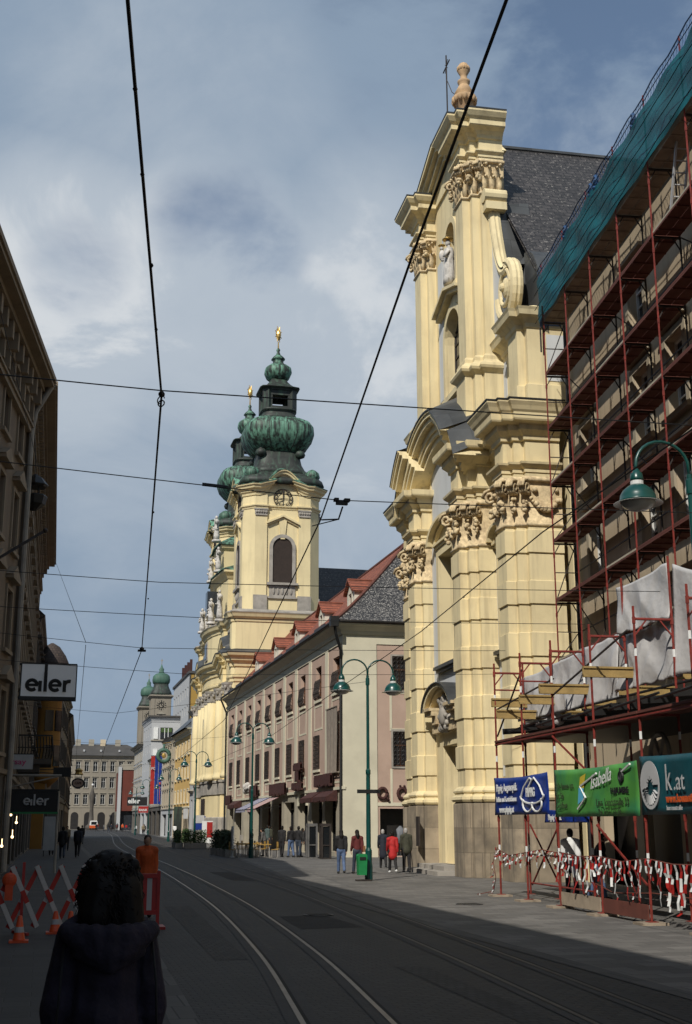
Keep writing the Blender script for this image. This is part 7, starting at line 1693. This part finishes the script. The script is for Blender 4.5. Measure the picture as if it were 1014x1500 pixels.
limb(b, [q_(-.13,-.13,1.33), q_(0,-.175,1.275), q_(.13,-.13,1.33)], [.03*Q,.036*Q,.03*Q]); remesh(b, .012).build('hood', K['cloth_purple'], jo, True, world=False)
b = MB(); b.tube([q_(-.19,-.08,1.36), q_(-.2,-.13,1.2), q_(-.21,-.12,1.0)], .006, 5); b.build('seam', K['cloth_black'], jo, True, world=False); b = MB(); b.tube([q_(.19,-.08,1.36), q_(.205,-.13,1.2), q_(.215,-.12,1.0)], .006, 5); b.build('seam', K['cloth_black'], jo, True, world=False)
b = MB(); limb(b, [q_(0,0,.95), q_(0,0,.88)], [.17*Q,.18*Q])
for s in (-1, 1): limb(b, [q_(s*.09,0,.88), q_(s*.09,.02,.49), q_(s*.09,-.01,.09)], [.115*Q,.08*Q,.07*Q])
remesh(b, .018).build('trousers', K['denim_dark'], WM, True, world=False)
for s in (-1, 1): b = MB(); b.ball(tuple(q_(s*.09,.05,.045)), (.05,.14,.05), 12, 8); b.ball(tuple(q_(s*.09,-.03,.06)), (.048,.06,.065), 10, 8); b.build('shoe', K['black'], WM, True, world=False)
b = MB(); hc = q_(0,.0,1.615)
b.ball(tuple(hc+q_(0,-.01,.02)), (.108*Q,.115*Q,.118*Q), 16, 12); limb(b, [hc+q_(-.03,-.05,-.03), hc+q_(-.055,-.07,-.13)], [.105*Q,.085*Q]); limb(b, [hc+q_(.05,-.05,-.04), hc+q_(.09,-.06,-.19)], [.095*Q,.07*Q])
for _ in range(24):
    a = random.uniform(0, 2*math.pi); e_ = random.uniform(-1.2, 1.2); d = Vector((math.cos(a)*math.cos(e_), math.sin(a)*math.cos(e_), math.sin(e_)))
    if d.y > .55: continue
    p = hc + Vector((d.x*.13*Q, d.y*.13*Q-.01, d.z*.125*Q)) + (q_(.03*d.x,-.04,-.13) if d.z < -.2 else Vector((0,0,0))); b.ball(tuple(p), random.uniform(.018,.032), 7, 5)
hr = remesh(b, .009)
for _ in range(1300):
    a = random.uniform(0, 2*math.pi); e_ = random.uniform(-1.5, 1.3); d = Vector((math.cos(a)*math.cos(e_), math.sin(a)*math.cos(e_), math.sin(e_)))
    if d.y > .5: continue
    low = max(0, -d.z)
    p = hc + Vector((d.x*(.112+.03*low)*Q+.02*low, d.y*.118*Q-.01-.03*low, d.z*(.118+.10*low)*Q)); pts = []; r0 = random.uniform(.006,.015); ph = random.uniform(0,6)
    side = d.orthogonal().normalized(); n = random.randint(9, 15); L_ = random.uniform(.05,.13); out = d*random.uniform(.004,.03)
    for k in range(n): f_ = k/(n-1); pts.append(p + out*min(1,f_*2.2) + Vector((0,0,.012*math.sin(f_*3)-L_*f_)) + side*r0*math.cos(ph+k*.75) + d*r0*math.sin(ph+k*.75))
    hr.tube(pts, [.0042*(1-.65*k/n) for k in range(n)], 4)
hr.build('hair', K['hair_dark'], WM, True, world=False)
# ------------------------------------------------------------------ works barriers
def lattice(label, x0, x1, y0, y1, n, loc=(0,0,0)):
    t = thing('folding_barrier', label, 'barrier', (x0,y0,0), 0, 'red and white folding barriers'); D = Vector((x1-x0, y1-y0, 0)); L_ = D.length; D.normalize(); N_ = Vector((-D.y, D.x, 0)); O = Vector((x0,y0,0))
    for k in range(-1, n+1):
        for sgn in (-1, 1):
            a, c = k*L_/n, (k+1.15)*L_/n
            if sgn < 0: a, c = c, a
            za, zc = .12, 1.18
            lo, hi = min(a,c), max(a,c)
            if lo < -.3 or hi > L_+.3: continue
            p = O + D*a + N_*(.025*sgn) + Vector((0,0,za)); q = O + D*c + N_*(.025*sgn) + Vector((0,0,zc)); b = MB(); m = 5
            for i in range(m):
                u0, u1 = i/m, (i+1)/m; b.bar(p.lerp(q,u0), p.lerp(q,u1), .015, .085, (0 if sgn > 0 else 1) if i != 2 else (1 if sgn > 0 else 0), up=tuple(N_) if False else (0,0,1))
            b.build('slat', [K['red'], K['dim_white']], t)  # duller white puts the shade on the slats into their colour
    for s in (0, L_*.5, L_): p = O + D*s; b = MB(); b.bar(tuple(p), tuple(p+Vector((0,0,1.25))), .05, .05); b.bar(tuple(p-N_*.35+Vector((0,0,.03))), tuple(p+N_*.35+Vector((0,0,.03))), .06, .05); b.build('post', K['red'], t)
    b = MB(); b.ball(tuple(O+D*L_*.42+Vector((0,-.08,.95))), (.13,.05,.13), 12, 8); b.box(O.x+D.x*L_*.42-.07,O.y+D.y*L_*.42-.12,.6,O.x+D.x*L_*.42+.07,O.y+D.y*L_*.42-.03,.87); b.build('warning_lamp', K['cone_orange'], t)
    return t
lattice('red and white crossed slat barrier standing on the near left pavement', -1.75, 1.25, 23.4, 24.6, 7)
lattice('second red and white slat barrier running back along the wall on the left', -1.8, -1.5, 23.3, 29.5, 9)
for k, (x, y, h, lab) in enumerate(((-.25,22.5,.42,'orange traffic cone in front of the slat barrier, nearest of three'),(.36,24.1,.38,'orange traffic cone half hidden behind the slats of the barrier'),(.62,23.7,.4,'orange traffic cone closest to the woman with curly hair'))):
    t = thing('traffic_cone', lab, 'traffic cone', (x,y,0), 0, 'orange traffic cones'); b = MB(); b.lathe([(.115,.035),(.1,.05),(.035,h),(.02,h+.01)], (x,y,0), 14); c_ = b.build('cone', K['cone_orange'], t, True); b = MB(); b.box(x-.16,y-.16,0,x+.16,y+.16,.035); b.build('base', K['cone_orange'], t)
    b = MB(); b.lathe([(.083,.16),(.068,.25)], (x,y,0), 14); b.build('band', K['dim_white'], c_)  # band's white toned down in colour to stand for shade
t = thing('barrier_board', 'red framed barrier panel with white stripes to the right of the curly haired woman', 'barrier', (1.95,24.8,0))
b = MB(); b.box(1.9,24.78,.0,1.96,24.86,1.0); b.box(2.24,24.78,.0,2.3,24.86,1.05); b.box(1.96,24.78,.92,2.24,24.86,1.0); b.box(1.96,24.78,.25,2.24,24.86,.33); b.box(1.8,24.5,0,2.04,25.1,.06); b.box(2.14,24.5,0,2.4,25.1,.05); b.build('frame', K['red'], t)
b = MB()
for k in range(3): x0 = 1.96+.0933*k; b.add([(x0,24.8,.33),(x0+.0933,24.8,.33),(x0+.0933,24.8,.92),(x0,24.8,.92)], [(0,1,2,3)], (k+1) % 2); b.add([(x0,24.84,.33),(x0+.0933,24.84,.33),(x0+.0933,24.84,.92),(x0,24.84,.92)], [(3,2,1,0)], (k+1) % 2)
b.build('panel', [K['dim_white'], K['red']], t)
# ------------------------------------------------------------------ cafe: hedges, tables, menu board
random.seed(11)
def hedge(label, x0, x1, y0, y1, h, nl, m='foliage'):
    t = thing('planter_hedge', label, 'hedge', ((x0+x1)/2,(y0+y1)/2,0), 0, 'potted hedges'); b = MB(); b.box(x0,y0,0,x1,y1,.42); b.build('planter_box', K['stone_grey'], t)
    b = MB()
    n_ = max(2, int((x1-x0+y1-y0)/.28))
    for k in range(n_):
        u = (k+.5)/n_; cx, cy = x0+(x1-x0)*(.5 if x1-x0 < .8 else u), y0+(y1-y0)*(.5 if y1-y0 < .8 else u); b.tube([(cx,cy,.4),(cx+random.uniform(-.05,.05),cy,h*.85)], [.02,.008], 4)
        for _ in range(nl):
            z = .35+random.random()*(h-.35)*random.uniform(.8,1.1); r = .24*(1-.45*(z-.35)/h)
            p = Vector((cx+random.gauss(0,r*.5), cy+random.gauss(0,r*.5), z)); d = Vector((random.gauss(0,1),random.gauss(0,1),random.gauss(.3,1))).normalized(); e_ = d.orthogonal().normalized(); L_ = random.uniform(.06,.125)
            b.add([p-e_*L_*.35, p+d*L_, p+e_*L_*.35, p-d*L_*.5], [(0,1,2,3)])
    b.build('foliage', K[m], t); return t
for k, (x, y) in enumerate(((10.85,79.5),(11.0,78.0),(10.9,76.2),(10.9,74.8))): hedge(('clipped hedge in a grey trough, far end of the cafe row','second trough hedge from the far end of the cafe row','third trough hedge, just behind the white menu board','near trough hedge beside the white menu board')[k], x-.3, x+.3, y-.65, y+.65, 1.45, 190)
hedge('trough hedge across the near end of the cafe terrace', 10.6, 11.9, 80.2, 80.8, 1.4, 190); hedge('pale green planter bushes in front of the poster stand', 10.9, 12.6, 98.5, 99.2, 1.35, 200, 'foliage2'); hedge('long row of planter bushes beyond the cafe, left of the pale ones', 10.3, 10.9, 99.4, 102.4, 1.3, 190, 'foliage2'); hedge('farthest planter bushes by the twin towered church', 11.6, 12.4, 106, 109, 1.35, 180, 'foliage2')
t = thing('menu_board', 'tall white framed menu board standing by the cafe hedge', 'sign', (10.9,73.4,0)); b = MB(); b.box(10.86,73.1,.05,10.92,73.7,1.75); b.build('board', K['white'], t); b = MB(); b.box(10.84,73.16,.7,10.858,73.64,1.6); b.build('menu_sheet', K['dim_white'], t); b = MB(); b.box(10.78,73.05,0,11.0,73.75,.05); b.build('foot', K['white'], t)
mk('yellow_wood', (.40,.24,.055), .55, .2, 6)
for k, (x, y) in enumerate(((11.5,73.2),(12.2,74.6),(12.6,72.6),(11.9,76.4),(12.9,77.5))):
    t = thing('cafe_table', ('yellow cafe table next to the second lamp post','yellow cafe table behind the one by the lamp post','yellow cafe table at the near right of the terrace','yellow cafe table farther back beside the hedge','yellow cafe table deepest in the terrace')[k], 'table', (x,y,0), 0, 'cafe tables'); b = MB(); b.box(x-.38,y-.38,.71,x+.38,y+.38,.75); b.build('tabletop', K['yellow_wood'], t)
    for sx in (-.3,.3):
        for sy in (-.3,.3): b = MB(); b.bar((x+sx,y+sy,0),(x+sx*.9,y+sy*.9,.71),.035,.035); b.build('leg', K['stone_grey'], t)
    for s in (-1, 1):
        c = thing('cafe_chair', 'yellow cafe chair %s %s' % ('left of' if s < 0 else 'right of', ('the table by the second lamp post','the table behind the lamp post','the table at the near right of the terrace','the table beside the hedge','the deepest table of the terrace')[k]), 'chair', (x+s*.62,y,0), 0, 'cafe chairs'); xx = x+s*.62; b = MB(); b.box(xx-.2,y-.2,.43,xx+.2,y+.2,.46); b.build('seat', K['yellow_wood'], c)
        b = MB(); b.box(xx+s*.17,y-.2,.6,xx+s*.2,y+.2,.88); b.bar((xx+s*.185,y-.17,.46),(xx+s*.185,y-.17,.6),.025,.025); b.bar((xx+s*.185,y+.17,.46),(xx+s*.185,y+.17,.6),.025,.025); b.build('backrest', K['yellow_wood'], c)
        for sx in (-.17,.17):
            for sy in (-.17,.17): b = MB(); b.bar((xx+sx,y+sy,0),(xx+sx,y+sy,.43),.025,.025); b.build('leg', K['stone_grey'], c)
person('cafe guest in dark clothes standing among the yellow tables', 12.4, 76.0, 80, 'cloth_black', 'cloth_black', 1.6, .05, group=G2, vox=.035)
person('cafe guest in a grey jacket bending over a yellow table', 13.1, 75.2, -60, 'cloth_grey', 'cloth_black', 1.58, .05, stoop=.12, group=G2, vox=.035)
b = MB(); lumps(b, (16.7,104.8,4.75), (.3,.5,.5), 22, .2); tag(b.build('wall_emblem', K['statue'], None, True), 'pale carved emblem on the pink wall above the far shops', 'emblem')
# manhole covers, a few scraps on the setts
mk('cast_iron', (.03,.028,.027), .55, .3, 30, .8, 60)
for k, (x, y) in enumerate(((6.0,27.5),(10.4,30.2))):
    b = MB(); b.lathe([(.34,.001),(.34,.012),(.3,.014)], (x,y,0), 20)
    for q in range(-3, 4): b.box(x-.24,y+q*.075-.014,.013,x+.24,y+q*.075+.014,.02)
    tag(b.build('manhole_cover', K['cast_iron']), ('round cast iron cover between the two tram tracks','round cast iron cover on the sunny slabs near the gantry')[k], 'manhole cover')
